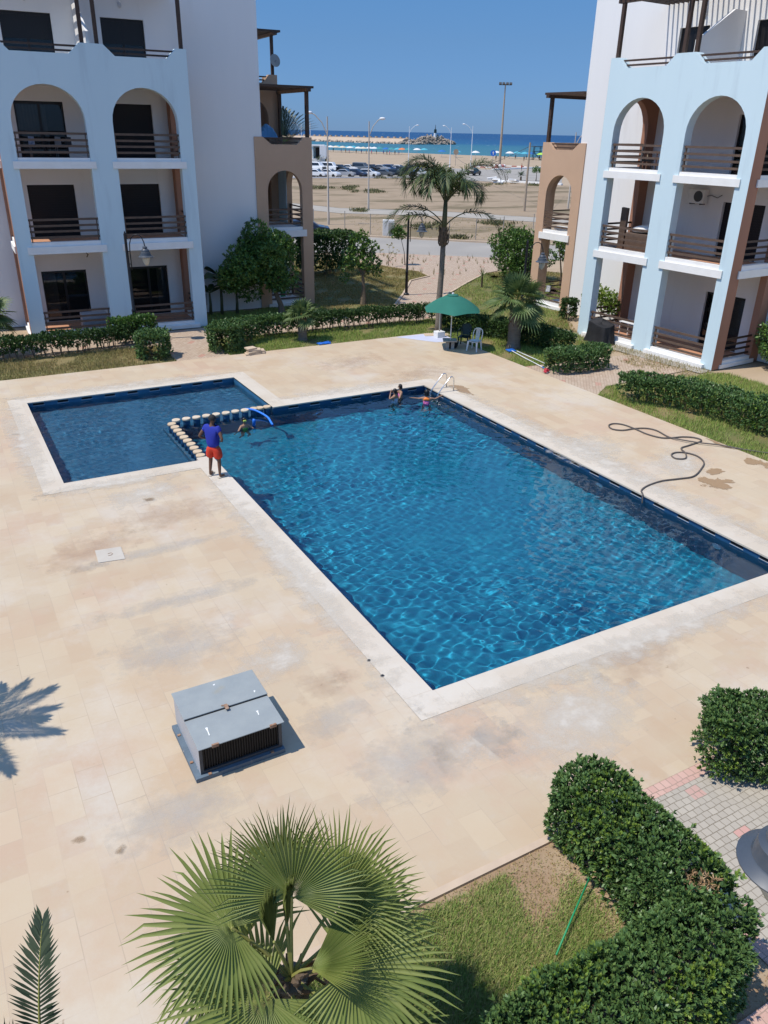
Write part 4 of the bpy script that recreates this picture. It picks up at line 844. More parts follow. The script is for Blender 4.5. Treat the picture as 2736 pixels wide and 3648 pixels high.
QF = [(4,68,3.7,140),(-6,70,3.5,150),(18,52,2.3,140),(-35,58,2.2,150),(10,60,2.4,160),(178,72,3.3,150),(200,76,3.2,165),(158,72,3.2,160),(168,84,3.2,150),(192,82,3.3,150),(176,78,3.1,165),(150,80,2.9,165),(212,70,2.7,165),(100,78,2.9,170),(-95,80,2.7,175),(-120,68,2.6,165),(130,66,2.5,165),(186,62,2.6,150),(230,76,2.8,165),(60,72,2.5,165),(-60,72,2.5,165)]
for (a, el, L, dr) in QF:
    V, F = [], []; mb = MB(); frond(V, F, None, (.08,0,5.65), AZR+R(a), R(el), L, R(dr), rq, .64, 76, .16, .62, .020, .65, mb, .028, .35, 2.1); o = npmesh('frond', V, F, 'feather_leaf', qp); mb.build('midrib', 'crownshaft', o)
for (a, el, L, dr, z) in [(178,54,3.2,122,4.75),(188,42,2.8,104,4.7),(2,50,3.1,122,4.7)]:
    V, F = [], []; mb = MB(); frond(V, F, None, (.06,0,z), AZR+R(a), R(el), L, R(dr), rq, .52, 64, .30, .55, .028, .7, mb, .03); o = npmesh('frond', V, F, 'feather_leaf', qp); mb.build('midrib', 'crownshaft', o)
# young date palm whose fronds rise into the lower left corner
dp = thing('date_palm', 'young date palm with stiff dark feather fronds at the near edge of the deck', 'palm', (-.52,5.02,0)); rd = random.Random(71)
mb = MB(); mb.tube([(0,0,-.02),(0,0,.5),(0,0,.8)], [.2,.18,.14], 10); mb.build('trunk', 'boot', dp, smooth='all')
for (a, el, L, dr) in [(62,80,1.45,28),(150,52,1.5,60),(205,60,1.5,60),(235,50,1.2,60),(270,66,1.3,50),(175,75,1.4,45)]:
    V, F = [], []; mb = MB(); frond(V, F, None, (0,0,.75), R(a), R(el), L, R(dr), rd, .34, 34, .12, .0, .017, .12, mb, .018, .3); o = npmesh('frond', V, F, 'date_leaf', dp); mb.build('midrib', 'petiole', o)
# taller date palm out of view on the left; its crown throws the feathery shadow on the deck
dt_ = thing('date_palm', 'date palm standing left of the deck that throws a feathery shadow', 'palm', (-2.75,11.6,-.02))
mb = MB(); mb.tube([(0,0,0),(0,0,1.5),(0,0,3.2)], [.3,.24,.22], 10); mb.build('trunk', 'boot', dt_, smooth='all')
for i in range(24):
    V, F = [], []; mb = MB(); frond(V, F, None, (0,0,3.2), i*2.399, R(74-i*4.6), 1.5, R(45), rd, .34, 34, .12, .2, .016, .15, mb, .03); o = npmesh('frond', V, F, 'date_leaf', dt_); mb.build('midrib', 'petiole', o)
# banana clump against the white wall
bn = thing('banana_plant', 'dark banana plant with broad leaves in the shade of the white wall', 'plant', (12.3,38.6,-.02)); rb = random.Random(81)
def banana(off, h, nleaf):
    mb = MB(); mb.tube([(off[0],off[1],0),(off[0]+.03,off[1],h*.5),(off[0]+.02,off[1],h)], [.09,.07,.045], 8); mb.build('stem', 'crownshaft', bn, smooth='all')
    for i in range(nleaf):
        az = i*2.399+rb.uniform(-.3,.3); V, F = [], []; p = Vector((off[0]+.02,off[1],h)); L = rb.uniform(1.0,1.4)*h/1.8; el = R(rb.uniform(35,70)); n = 9; dr = R(rb.uniform(70,120)); pts = []
        for k in range(n+1):
            a = el-dr*(k/n)**1.4; pts.append(p.copy()); p = p+Vector((math.cos(az)*math.cos(a), math.sin(az)*math.cos(a), math.sin(a)))*L/n
        rl_ = rb.uniform(-.9,.9); sdv = Vector((-math.sin(az)*math.cos(rl_), math.cos(az)*math.cos(rl_), math.sin(rl_)))
        for k, q in enumerate(pts):
            w = .02 if k < 2 else .30*h/1.9*math.sin(PI*min(.97,(k-1)/(n-1)*.93+.06)); V += [tuple(q-sdv*w+Vector((0,0,-w*.3))), tuple(q), tuple(q+sdv*w+Vector((0,0,-w*.3)))]
        for k in range(n):
            for s in (0,1): F.append((k*3+s, k*3+s+1, k*3+s+4, k*3+s+3))
        npmesh('leaf', V, F, 'banana_leaf', bn, True)
banana((0,0), 1.75, 10); banana((.75,-.1), 1.15, 8); banana((-.55,.1), 1.1, 7)
yu = thing('yucca', 'small spiky yucca standing alone on the sunny lawn', 'plant', (28.99,39.87,-.02)); mb = MB(); mb.tube([(0,0,0),(0,0,.75)], [.06,.05], 8); mb.build('trunk', 'boot', yu); V, F = [], []
for i in range(26):
    az = i*2.399; el = R(80-i*4); d = Vector((math.cos(az)*math.cos(el), math.sin(az)*math.cos(el), math.sin(el))); s = d.cross(Vector((.1,.2,1))).normalized()*.025; p = Vector((0,0,.72)); o = len(V); V += [tuple(p-s), tuple(p+s), tuple(p+d*.55)]; F.append((o,o+1,o+2))
npmesh('leaves', V, F, 'fan_leaf_far', yu)
# ---------------- grass
def grass(poly, n, h, m, seed, z=-.02, w=.006, clump=1.0, lean=.6, bare=None, name='grass'):
    rng = np.random.default_rng(seed); a = np.array(poly); lo, hi = a.min(0), a.max(0); P = lo+(hi-lo)*rng.random((int(n*1.9),2)); P = P[inpoly(P, poly)][:n]
    f = np.sin(P[:,0]*1.9+seed)+np.sin(P[:,1]*2.3+P[:,0])+.8*np.sin(P[:,0]*5.1-P[:,1]*4.3)+.5*rng.normal(size=len(P))
    kp = f > (-1.2 if bare is None else bare); P = P[kp]; f = f[kp]; n = len(P)
    hh = h*(.55+.6*rng.random(n))*(1+.18*clump*np.clip(f,-1,1)); q = rng.random(n)*2*PI; le = lean*rng.random(n); d = np.stack([np.cos(q)*le, np.sin(q)*le, np.ones(n)], 1); d = unit(d)
    s = np.stack([-np.sin(q), np.cos(q), np.zeros(n)], 1)*w; b = np.concatenate([P, np.full((n,1), z)], 1)
    V = np.stack([b-s, b+s, b+d*hh[:,None]], 1).reshape(-1,3); return tag(npmesh(name, V, np.arange(3*n).reshape(n,3), m), kind='stuff')
grass([(1.5,5.34),(5.0,5.28),(5.6,4.9),(5.75,4.2),(5.6,3.6),(1.5,3.4)], 62000, .10, 'grass', 1, w=.005, bare=-.75, lean=1.2)
grass([(1.5,5.38),(5.8,5.38),(5.7,3.6),(1.5,3.4)], 9000, .06, 'grass_dry', 12, w=.005, bare=-2, lean=2.0)
grass(LAWNS['bed'], 7000, .05, 'dry_leaf', 9, w=.006, lean=3.0, bare=-3, name='dry_litter')
grass(LAWNS['strip'], 60000, .13, 'grass_green', 2, w=.009, bare=-1.6)
grass(LAWNS['mid'], 60000, .12, 'grass_green', 3, w=.010)
grass(LAWNS['west'], 40000, .11, 'grass_dry', 4, w=.010)
grass(LAWNS['oval'], 70000, .10, 'grass_dry', 5, w=.014)
grass(LAWNS['east'], 36000, .11, 'grass', 6, w=.013); grass(LAWNS['eastfar'], 16000, .10, 'grass_dry', 7, w=.014)
grass([(24.3,20.4),(24.3,27.5),(25.6,29.8),(28.6,32.4),(27.3,29.8),(26.0,27.8),(26.6,20.4)], 9000, .12, 'grass_dry', 8, w=.01)
grass([(10.5,36.2),(17.7,36.0),(17.7,39.3),(11,39.0)], 14000, .13, 'grass_green', 10, w=.012)
verge = [tuple(rB[2])[:2], tuple(rB[1])[:2], tuple(at(*z7(1580,157)))[:2], tuple(at(*z7(800,112)))[:2], tuple(at(*z7(20,90)))[:2]]
grass(verge, 5000, .14, 'grass_dry', 11, z=-.04, w=.02, bare=.5)
# weeds pushing up through the pavers
rng = np.random.default_rng(44); P = np.array([26,42.])+np.array([12,13.])*rng.random((150,2)); P = P[inpoly(P, [(26.5,44),(32.4,44.4),(39,47.5),(37,50),(31,55),(28.5,53)])]; V = []
for p in P:
    for k in range(7):
        q = rng.random()*6.28; h = .12+.3*rng.random(); V += [(p[0]-.012,p[1],0),(p[0]+.012,p[1],0),(p[0]+math.cos(q)*.1,p[1]+math.sin(q)*.1,h)]
tag(npmesh('weeds', V, np.arange(len(V)).reshape(-1,3), 'grass_dry'), kind='stuff')
# ================================================================== things around the pool
M['galv'] = mat('galv', (.30,.325,.32), .65, (.25,.275,.28), 3, (.30,.28,.22), 1.3, (.58,.72), metal=.0, spec=.2, bump=.1, bs=30)
M['galv_side'] = mat('galv_side', (.42,.44,.47), .55, (.36,.38,.42), 3, metal=.2)
M['vent_black'] = mat('vent_black', (.012,.012,.013), .6)
M['dark_grey'] = mat('dark_grey', (.06,.065,.07), .55)
M['old_blue'] = mat('old_blue', (.12,.165,.205), .7, (.095,.13,.165), 4, (.36,.33,.29), 6, (.60,.70))
M['rust'] = mat('rust', (.25,.11,.05), .8, (.35,.25,.18), 20)
M['bird_lime'] = mat('bird_lime', (.75,.75,.72), .8)
M['white_paint'] = mat('white_paint', (.76,.76,.74), .6, (.68,.67,.64), 3)
M['black_paint'] = mat('black_paint', (.012,.012,.014), .4)
M['lamp_grey'] = mat('lamp_grey', (.062,.075,.092), .42, (.05,.06,.075), 5, metal=0, spec=.4, coat=.15)
M['lamp_glass'] = mat('lamp_glass', (.62,.55,.42), .3)
M['green_cloth'] = mat('green_cloth', (.035,.20,.15), .85, (.028,.17,.13), 1.5, translucent=.25)
M['white_plastic'] = mat('white_plastic', (.72,.73,.74), .4)
M['green_plastic'] = mat('green_plastic', (.015,.035,.035), .4)
M['hose'] = mat('hose', (.10,.085,.075), .6)
M['noodle'] = mat('noodle', (.03,.20,.72), .6)
M['blue_plastic'] = mat('blue_plastic', (.02,.16,.62), .5)
M['rod_green'] = mat('rod_green', (.02,.26,.10), .5)
M['red_plastic'] = mat('red_plastic', (.55,.03,.06), .5)
M['swim_check'] = mat('swim_check', (.05,.07,.14), .9, (.35,.36,.4), 18); M['grey_cloth'] = mat('grey_cloth', (.16,.15,.15), .9)
M['striped_towel'] = mat('striped_towel', (.02,.02,.02), .9, (.7,.7,.7), 9)
M['black_cloth'] = mat('black_cloth', (.010,.010,.012), .75, (.02,.02,.022), 4)
M['step_stone'] = mat('step_stone', (.52,.38,.24), .8, (.58,.46,.32), 8)
M['step_stone_bleached'] = mat('step_stone_bleached', (.52,.39,.26), .8, (.64,.56,.44), 9)
M['slab_stone'] = mat('slab_stone', (.58,.46,.33), .85, (.50,.38,.27), 3)
M['cover_stone'] = mat('cover_stone', (.50,.455,.385), .85, (.45,.405,.34), 3)
M['concrete'] = mat('concrete', (.36,.34,.30), .9, (.28,.27,.24), 2.5, bump=.2)
# stepping posts
protos = {}
sp = [(9.13,24.07),(8.83,24.06),(8.53,24.07),(8.21,24.05),(7.89,24.07),(7.56,24.05),(7.23,24.05),(6.90,24.05),(6.57,24.04),(6.24,24.04),(5.91,24.04),(5.69,23.74),(5.70,23.41),(5.69,23.08),(5.70,22.75),(5.70,22.42),(5.71,22.09),(5.72,21.76),(5.71,21.42),(5.71,21.09),(5.70,20.77)]
sp[0] = (9.0,24.07); sp[1] = (8.74,24.06)
for i, (x, y) in enumerate(sp):
    far = 2 < i < 11; key = far
    if key not in protos:
        rt = thing('stepping_post', '', 'stepping post', (x,y,0), 0, 'round stepping posts between the two pools')
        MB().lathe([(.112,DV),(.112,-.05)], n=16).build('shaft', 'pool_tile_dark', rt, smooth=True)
        MB().lathe([(.125,-.05),(.135,-.035),(.135,.005),(.125,.018),(0,.018)], n=20).build('cap', 'step_stone_bleached' if far else 'step_stone', rt, smooth=True); protos[key] = rt; o = rt
    else: o = dup(protos[key], (x,y,0))
    o['label'] = 'round stepping post with a bleached cap in the row across the pool' if far else ('round stepping post with a plain tan cap in the row leading to the standing man' if i > 10 else 'round stepping post with a plain tan cap at the far pool corner')
    if i <= 2: o['label'] = 'round tan stepping post close to the far inner corner of the pools'
# ladder
ld = thing('pool_ladder', 'steel pool ladder with two curved handrails at the far corner of the pool', 'ladder', (15.71,23.1,0))
for y in (.25,-.22):
    MB().tube([(0,y,0),(0,y,.36),(-.02,y,.46),(-.07,y,.52),(-.13,y,.53),(-.2,y,.49),(-.45,y,.2),(-.62,y,.0),(-.68,y,-.12),(-.70,y,-.3),(-.70,y,-1.0)], .021, 8).build('handrail', 'steel', ld, smooth='all')
for z in (-.25,-.5,-.75): MB().box(-.76,-.66,-.22,.25,z-.015,z+.015).build('tread', 'steel', ld)
# pump housing
bx = thing('pump_housing', 'grey sheet metal pump housing with double lid and black grille on a blue base', 'metal box', (1.97,8.64,0)); X1, Y1 = 1.25, 1.27
MB().poly([(-.085,-.06,.001),(X1+.02,-.06,.001),(X1+.02,Y1-.1,.001),(-.085,Y1-.05,.001)], (0,0,.07)).build('base', 'old_blue', bx)
MB().add([(0,0,.071),(0,Y1,.071),(0,Y1,.56),(0,0,.56),(X1,0,.071),(X1,Y1,.071),(X1,Y1,.56),(X1,0,.56)], [(0,1,2,3),(4,5,6,7),(1,5,6,2)]).build('side_panel', 'galv_side', bx)
s = MB(); s.box(.001,.05,.002,.04,.071,.56); s.box(X1-.05,X1-.001,.002,.04,.071,.56); s.box(.05,X1-.05,.002,.04,.071,.115); s.box(.05,X1-.05,.002,.04,.52,.56); s.build('grille_frame', 'dark_grey', bx)
s = MB(); s.add([(.05,.05,.11),(X1-.05,.05,.11),(X1-.05,.05,.525),(.05,.05,.525)], [(0,1,2,3)])
for k in range(30): x = .06+k*.0385; s.box(x,x+.012,.022,.046,.115,.52)
s.build('grille', 'vent_black', bx)
MB().poly([(-.02,.62,.594),(-.02,Y1+.03,.594),(-.02,Y1+.03,.612),(-.02,.62,.612)], (X1+.05,0,0)).build('lid', 'galv', bx, bevel=.004); MB().poly([(-.015,-.06,.561),(-.015,.66,.568),(-.015,.66,.584),(-.015,-.06,.577)], (X1+.04,0,0)).build('lid', 'galv', bx, bevel=.004)
MB().box(-.015,X1+.025,.608,.619,.5835,.593).build('seam_shadow', 'vent_black', bx)  # black strip painted as the shadow gap under the back lid's edge
s = MB(); s.obox((.62,.60,.620),(.05,.12,.02)); s.tube([(.56,.66,.625),(.66,.62,.625)],.01,6); s.build('latch', 'rust', bx)
for x in (.18,X1-.2): MB().box(x,x+.10,-.075,-.045,.55,.60).build('hinge', 'rust', bx)
for (x, y) in ((-.05,.30),(-.05,.95),(.12,-.04),(X1-.18,-.04)): MB().box(x-.02,x+.025,y-.02,y+.02,.071,.085).build('bolt', 'rust', bx)
s = MB(); rr = random.Random(2)
for (cx, cy, L, w) in ((.22,.25,.18,.012),(1.0,.30,.10,.012),(.62,1.2,.03,.015),(1.12,.76,.04,.012)):
    z = .5845 if cy < .62 else .6125
    s = MB(); s.sheet([(cx-w,cy-L/2),(cx+w*.4,cy-L/2),(cx+w*.8,cy),(cx+w*2,cy+L/2),(cx-w,cy+L/2),(cx-w*.4,cy)], z); s.build('bird_dropping', 'bird_lime', bx)

# access cover with a small reddish ring mark
cv = thing('access_cover', 'square white access cover set in the stone deck', 'cover', (2.2,15.96,0))
MB().poly([(-.29,-.26,.001),(.25,-.34,.001),(.29,.26,.001),(-.25,.33,.001)], (0,0,.012)).build('plate', 'cover_stone', cv)
MB().tube([(-.03,.05,.016),(.04,.06,.016),(.06,.0,.016),(.02,-.05,.016),(-.04,-.045,.016)], .006, 6).build('pull_ring', 'rust', cv)
# hose across the deck
hp = [(15.09,13.03),(15.23,13.21),(15.61,13.36),(16.2,13.42),(16.72,13.32),(17.25,13.26),(17.94,13.58),(18.35,13.87),(18.55,14.28),(18.46,14.62),(18.2,14.77),(17.93,14.69),(17.83,14.43),(18.09,14.31),(18.57,14.69),(18.98,14.93),(19.43,14.98),(19.7,15.13),(19.73,15.41),(19.45,15.63),(19.09,15.72),(18.78,15.87),(18.62,16.3),(18.63,16.84),(18.59,17.3),(18.39,17.52),(18.11,17.47),(17.96,17.17),(18.17,16.92),(18.63,16.87),(19.0,16.72),(19.14,16.41),(19.03,15.81),(19.12,15.42),(19.43,14.98),(19.84,14.56),(20.25,14.03),(20.67,13.5),(21.5,12.6)]
hp[14:17] = [(18.42,14.60),(18.62,14.95),(19.05,15.02)]
def catmull(P, k=5):
    out = []
    for i in range(len(P)-1):
        a, b_, c, d = [Vector(P[max(0,min(len(P)-1,j))]) for j in (i-1,i,i+1,i+2)]
        for q in range(k):
            t = q/k; out.append(tuple(.5*((2*b_)+(c-a)*t+(2*a-5*b_+4*c-d)*t*t+(3*b_-a-3*c+d)*t**3)))
    return out+[tuple(P[-1])]
h3 = [(15.02,12.93,-.2),(15.05,12.98,-.02)]+[(x,y,.032 if not 33 <= i <= 35 else .06) for i, (x, y) in enumerate(hp)]
tag(MB().tube(catmull(h3), .021, 7).build('hose', 'hose', smooth='all'), 'dark looped water hose lying on the deck and dipping into the pool', 'hose')
tag(MB().tube([(4.65,4.08,.10),(5.15,4.37,.12),(5.65,4.65,.16)], .012, 7).build('garden_cane', 'rod_green', smooth='all'), 'straight green cane lying on the grass of the planting bed', 'cane')
# parasol, low table, chairs
pr = thing('parasol', 'open green parasol with white finial standing over the low table', 'parasol', (18.98,28.09,0))
MB().tube([(0,0,.40),(0,0,2.32)], .022, 10).build('pole', 'white_plastic', pr, smooth=True); MB().lathe([(.03,2.30),(.05,2.31),(.05,2.36),(.0,2.38)], n=12).build('finial', 'white_plastic', pr)
V, F = [], []; hx = R(-90-29.5)
def canopy(r, q):
    sc6 = 1-.10*abs(math.sin(3*(q-hx)))*(r/1.27)**1.5; rr_ = r*sc6
    return (rr_*math.cos(q), rr_*math.sin(q), 2.29-.63*(r/1.27)**1.6+.05*abs(math.sin(3*(q-hx)))*(r/1.27)**2)
rs_ = [.0,.18,.4,.62,.84,1.05,1.27]; nq = 60
for r_ in rs_:
    for j in range(nq): V.append(canopy(r_, 2*PI*j/nq))
for i in range(len(rs_)-1):
    for j in range(nq): F.append((i*nq+j, i*nq+(j+1) % nq, (i+1)*nq+(j+1) % nq, (i+1)*nq+j))
npmesh('canopy', V, F, 'green_cloth', pr, True)
s = MB(); s.lathe([(.24,2.262),(.22,2.29),(.05,2.315)], n=24); s.build('vent_cap', 'green_cloth', pr, smooth=True)
for k in range(6):
    q = hx+k*PI/3; MB().tube([(.02*math.cos(q),.02*math.sin(q),2.26)]+[tuple(Vector(canopy(r_, q))-Vector((0,0,.02))) for r_ in (.4,.84,1.26)], .008, 5).build('rib', 'white_plastic', pr)
tb = thing('low_table', 'small grey low table under the green parasol', 'table', (18.98,28.09,0), R(-29.5))
MB().box(-.32,.28,-.25,.28,.34,.40).build('table_top', 'concrete', tb, bevel=.01)
for x in (-.12,.10): MB().box(x-.07,x+.07,-.12,.12,0,.34).build('leg', 'concrete', tb)
tag(MB().lathe([(0,0),(.17,.01),(.20,.12),(.15,.25),(.05,.32),(0,.33)], (19.2,28.2,0), 12, 1.1, .8).build('bag', 'black_cloth', smooth='all'), 'dark bag on the deck beside the low table', 'bag')
def chair(name, label, loc, rz, m, arms, slat):
    t = thing(name, label, 'chair', (loc[0],loc[1],0), rz)
    def part(nm, mb, **k): return mb.build(nm, m, t, **k)
    # seat: slightly dished
    V = []; n = 6
    for i in range(n+1):
        for j in range(n+1): x = -.22+.44*i/n; y = -.22+.44*j/n; V.append((x*(1-.06*(j/n)), y, .43-.025*(1-(x/.22)**2)*(1-(y/.25)**2)))
    s = MB(); s.add(V, [(i*(n+1)+j, (i+1)*(n+1)+j, (i+1)*(n+1)+j+1, i*(n+1)+j+1) for i in range(n) for j in range(n)]); s.poly([(-.22,-.225,.385),(.22,-.225,.385),(.207,.22,.385),(-.207,.22,.385)], (0,0,.02)); part('seat', s)
    for (x, y) in ((-.2,-.2),(.2,-.2),(-.19,.2),(.19,.2)):
        sx, sy = (1 if x > 0 else -1), (1 if y > 0 else -1); s = MB(); a = .036
        s.add([(x-a,y-a*.6,.41),(x+a,y-a*.6,.41),(x+a,y+a*.6,.41),(x-a,y+a*.6,.41)]+[(x*1.18+sx*.0+dx*.02, y*1.22+dy*.016, 0) for dx, dy in ((-1,-1),(1,-1),(1,1),(-1,1))], [(0,1,2,3),(7,6,5,4),(0,4,5,1),(1,5,6,2),(2,6,7,3),(3,7,4,0)]); part('leg', s)
    tp = .46 if not arms else .40
    s = MB(); A = [(-.20,.215,.42),(-.215,.25,.60),(-.21,.285,.74),(-.17,.305,.84),(-.09,.315,.89),(0,.318,.90),(.09,.315,.89),(.17,.305,.84),(.21,.285,.74),(.215,.25,.60),(.20,.215,.42)]; s.tube(A, .022, 6)
    part('back_frame', s, smooth='all')
    s = MB(); w0, w1 = (.085,.10) if slat else (.17,.19)
    for k in range(5):
        x0 = -w0+2*w0*k/5; x1 = x0+2*w0/5*(.72 if slat else 1.0); q = w1/w0
        s.add([(x0,.225,.43),(x1,.225,.43),(x1*q,.275,.66),(x0*q,.275,.66),(x1*q*.95,.312,.885),(x0*q*.95,.312,.885)], [(0,1,2,3),(3,2,4,5)])
    part('back_panel', s)
    if arms:
        for sx in (-1,1): s = MB(); s.tube([(sx*.21,.26,.66),(sx*.26,.05,.67),(sx*.27,-.18,.65),(sx*.25,-.22,.42)], .024, 6); part('armrest', s, smooth='all')
    return t
chair('plastic_chair', 'white plastic chair with a slatted back beside the parasol', (19.78,27.42), R(-62), 'white_plastic', False, True)
chair('plastic_chair', 'dark green plastic armchair in the parasol shade behind the white chair', (19.85,28.30), R(-50), 'green_plastic', True, False)
# shower post
sh = thing('shower_post', 'outdoor shower post on a white block beside the palm trunk', 'shower', (19.74,30.15,0)); MB().box(-.2,.2,-.18,.18,.001,.26).build('base_block', 'white_paint', sh, bevel=.01); MB().tube([(0,0,.26),(0,0,1.5)], .03, 8).build('pipe', 'concrete', sh)
tag(MB().sheet([(19.3,30.55),(20.4,30.15),(20.5,30.6),(19.5,31.0)], 0).poly([(19.2,30.5,-.015),(20.3,30.1,-.015),(20.45,30.55,-.015),(19.4,30.95,-.015)], (0,0,.04)).build('stone_slab', 'slab_stone'), 'pale broken paving slab at the foot of the feather palm', 'slab')
# stack of spare slabs, tools, covers
rr = random.Random(9)
for i, (x, y, z, a, w) in enumerate([(10.98,30.8,0,.1,.36),(11.25,30.86,0,-.2,.34),(11.05,30.82,.065,.25,.33),(11.28,30.9,.065,-.05,.28),(11.08,30.86,.13,-.1,.30),(10.95,30.9,.195,.3,.24)]):
    o = MB().poly([(-w,-.17,0),(w*.8,-.2,0),(w,.16,0),(-w*.7,.2,0)], (0,0,.055)).build('stone_slab', 'slab_stone', loc=(x,y,z+.002)); o.rotation_euler[2] = a
    tag(o, ('lowest left cream stone slab of the stack by the round bush','lowest right cream stone slab of the stack by the round bush','second layer cream slab on the left of the stack by the bush','second layer cream slab on the right of the stack by the bush','upper cream slab of the stack by the round bush','topmost small cream slab of the stack by the round bush')[i], 'slab', 'spare stone slabs stacked by the bush')
def heap(name, label, c, r, m, seed, cat):
    r2 = random.Random(seed); s = MB()
    for i in range(9):
        pts = [(r2.uniform(-r,r), r2.uniform(-r*.5,r*.5), r2.uniform(.01,.07)) for _ in range(5)]; s.tube(catmull(pts, 3), .018, 5)
    return tag(s.build(name, m, loc=(c[0],c[1],0), smooth='all'), label, cat)
heap('hose_bundle', 'tangled bright blue line lying on the grass at the deck edge', (14.4,31.1), .32, 'blue_plastic', 3, 'line')
nt_ = thing('pool_net', 'blue leaf net with a long pale pole lying on the grass', 'pool net', (21.1,26.6,.0)); s = MB(); s.poly([(-.18,-.15,.04),(.16,-.22,.03),(.2,.12,.06),(-.12,.2,.04)], (0,0,.03)); s.build('net_bag', 'blue_plastic', nt_); MB().tube([(0,0,.06),(-.24,-1.3,.05),(-.47,-2.7,.05)], .018, 6).build('pole', 'white_plastic', nt_); MB().tube([(-.47,-2.7,.05),(-.50,-2.86,.05)], .022, 6).build('grip', 'blue_plastic', nt_)
tag(MB().tube([(21.28,26.4,.05),(21.06,24.15,.05)], .017, 6).build('cleaning_pole', 'white_plastic'), 'plain pale cleaning pole lying on the grass beside the blue net', 'pole')
ty = thing('toy_truck', 'small red toy lying at the deck edge by the boxy hedge', 'toy', (20.35,23.3,.001), .4); MB().box(-.13,.13,-.07,.07,.03,.10).build('body', 'red_plastic', ty, bevel=.01); MB().box(-.11,.0,-.06,.06,.101,.17).build('cab', 'red_plastic', ty, bevel=.01)
for x in (-.08,.08):
    for y in (-.08,.06): o = MB().lathe([(.03,0),(.03,.02)], n=10).build('wheel', 'white_plastic', ty, loc=(x,y,.03)); o.rotation_euler[0] = R(-90)
MB_ = MB().box(-.1,.1,-.1,.1,0,.28); tag(MB_.build('marker_post', 'boot', loc=(9.75,32.3,-.01), bevel=.01), 'stubby brown post beside the round bush at the paved path', 'post')
cc = MB(); rr = random.Random(4); n = 22
prof = [(.54,0),(.51,.12),(.47,.35),(.45,.6),(.44,.86),(.42,.97),(.24,1.02),(.001,1.04)]; n = 44; vs = []
for i, (r_, z) in enumerate(prof):
    for j in range(n):
        q = 2*PI*j/n; sq = 1/max(abs(math.cos(q)), abs(math.sin(q)))**.9; w = 1+.05*math.sin(q*7+1)*(1.2-z)+.035*math.sin(q*13+2)*(1.2-z); vs.append((r_*sq*w*math.cos(q)*1.18, r_*sq*w*math.sin(q)*.8, z*(.93+.12*math.cos(q-2.6))))
cc.add(vs, [(i*n+j, i*n+(j+1) % n, (i+1)*n+(j+1) % n, (i+1)*n+j) for i in range(len(prof)-1) for j in range(n)])
o = cc.build('covered_barbecue', 'black_cloth', loc=(25.75,26.15,0), smooth=True); o.rotation_euler[2] = R(-88); tag(o, 'bulky object under a draped black cover by the blue pillar', 'covered object')
# things on the balconies of the sunlit building
def on(P, u, y, z, ang): return P(u, y, z), ang
ac = thing('air_conditioner', 'boxy air conditioner on the first floor back wall of the sunlit building', 'air conditioner', PE(3.2,2.86,5.9), EANG)
MB().box(-.4,.4,-.16,.14,0,.56).build('casing', 'white_paint', ac, bevel=.01); MB().lathe([(.22,0),(.22,.006),(0,.006)], n=20).build('fan_grille', 'dark_grey', ac, loc=(.12,-.161,.28)).rotation_euler[0] = R(90)
for x in (-.25,.25): MB().box(x-.02,x+.02,-.16,.18,-.05,-.002).build('bracket', 'dark_grey', ac)
MB().tube([(.4,.05,.3),(.55,.14,.34),(.85,.15,.26),(1.05,.15,.38)], .015, 5).build('pipe', 'dark_grey', ac)
ac2 = dup(ac, PE(6.2,2.86,9.0), None, 'boxy air conditioner high inside the right top arch of the sunlit building'); 
tag(MB().box(-.17,.17,-.07,.07,0,1.75).build('wooden_panel', 'rail_wood', loc=PE(1.0,1.0,3.87), bevel=.01), 'tall brown wooden board leaning upright on the first floor balcony', 'board').rotation_euler = (R(5),R(4),EANG)
mt = MB(); mt.ball((0,0,.16), 1, 16, 8, (.62,.45,.17)); tag(mt.build('rolled_mattress', 'white_paint', loc=PE(1.95,1.3,4.62), smooth='all'), 'white rolled mattress on top of the dark box on the first floor balcony', 'mattress').rotation_euler = (0,R(-6),EANG)
tag(MB().box(-.7,.7,-.4,.4,0,.74).build('storage_box', 'rail_wood', loc=PE(1.95,1.3,3.87), bevel=.02), 'dark low cabinet under the white mattress on the first floor balcony', 'cabinet').rotation_euler = (0,0,EANG)
def simple_table(label, loc, ang, m, w=.6, h=.72):
    t = thing('table', label, 'table', loc, ang); MB().box(-w,w,-.35,.35,h-.03,h).build('table_top', m, t, bevel=.005)
    for x in (-w+.05,w-.05):
        for y in (-.3,.3): MB().box(x-.02,x+.02,y-.02,y+.02,0,h-.03).build('leg', m, t)
    return t
simple_table('wooden table behind the railing of the left top arch of the sunlit building', PE(2.2,1.3,7.1), EANG, 'slab_stone', .5)
tc = thing('balcony_chair', 'dark chair in the left top arch balcony of the sunlit building', 'chair', PE(1.75,1.0,7.1), EANG+2.4); MB().box(-.25,.25,-.25,.25,.38,.45).build('seat', 'black_paint', tc); MB().box(-.25,.25,.2,.25,.45,.95).build('backrest', 'black_paint', tc)
for x in (-.22,.22):
    for y in (-.22,.22): MB().box(x-.02,x+.02,y-.02,y+.02,0,.38).build('leg', 'black_paint', tc)
simple_table('grey table with papers on the ground floor terrace behind the black cover', PE(2.1,1.2,.11), EANG, 'white_plastic', .45, .70)
o = MB(); o.poly([(-.5,-.2,0),(.5,-.2,0),(.5,.2,.0),(-.5,.2,0)], (0,0,.16)); tag(o.build('folded_bedding', 'white_paint', loc=PE(-5.2,3.6,3.95), bevel=.04), 'white bedding folded on the first floor balcony of the sunlit tan porch', 'bedding').rotation_euler = (0,0,EANG)
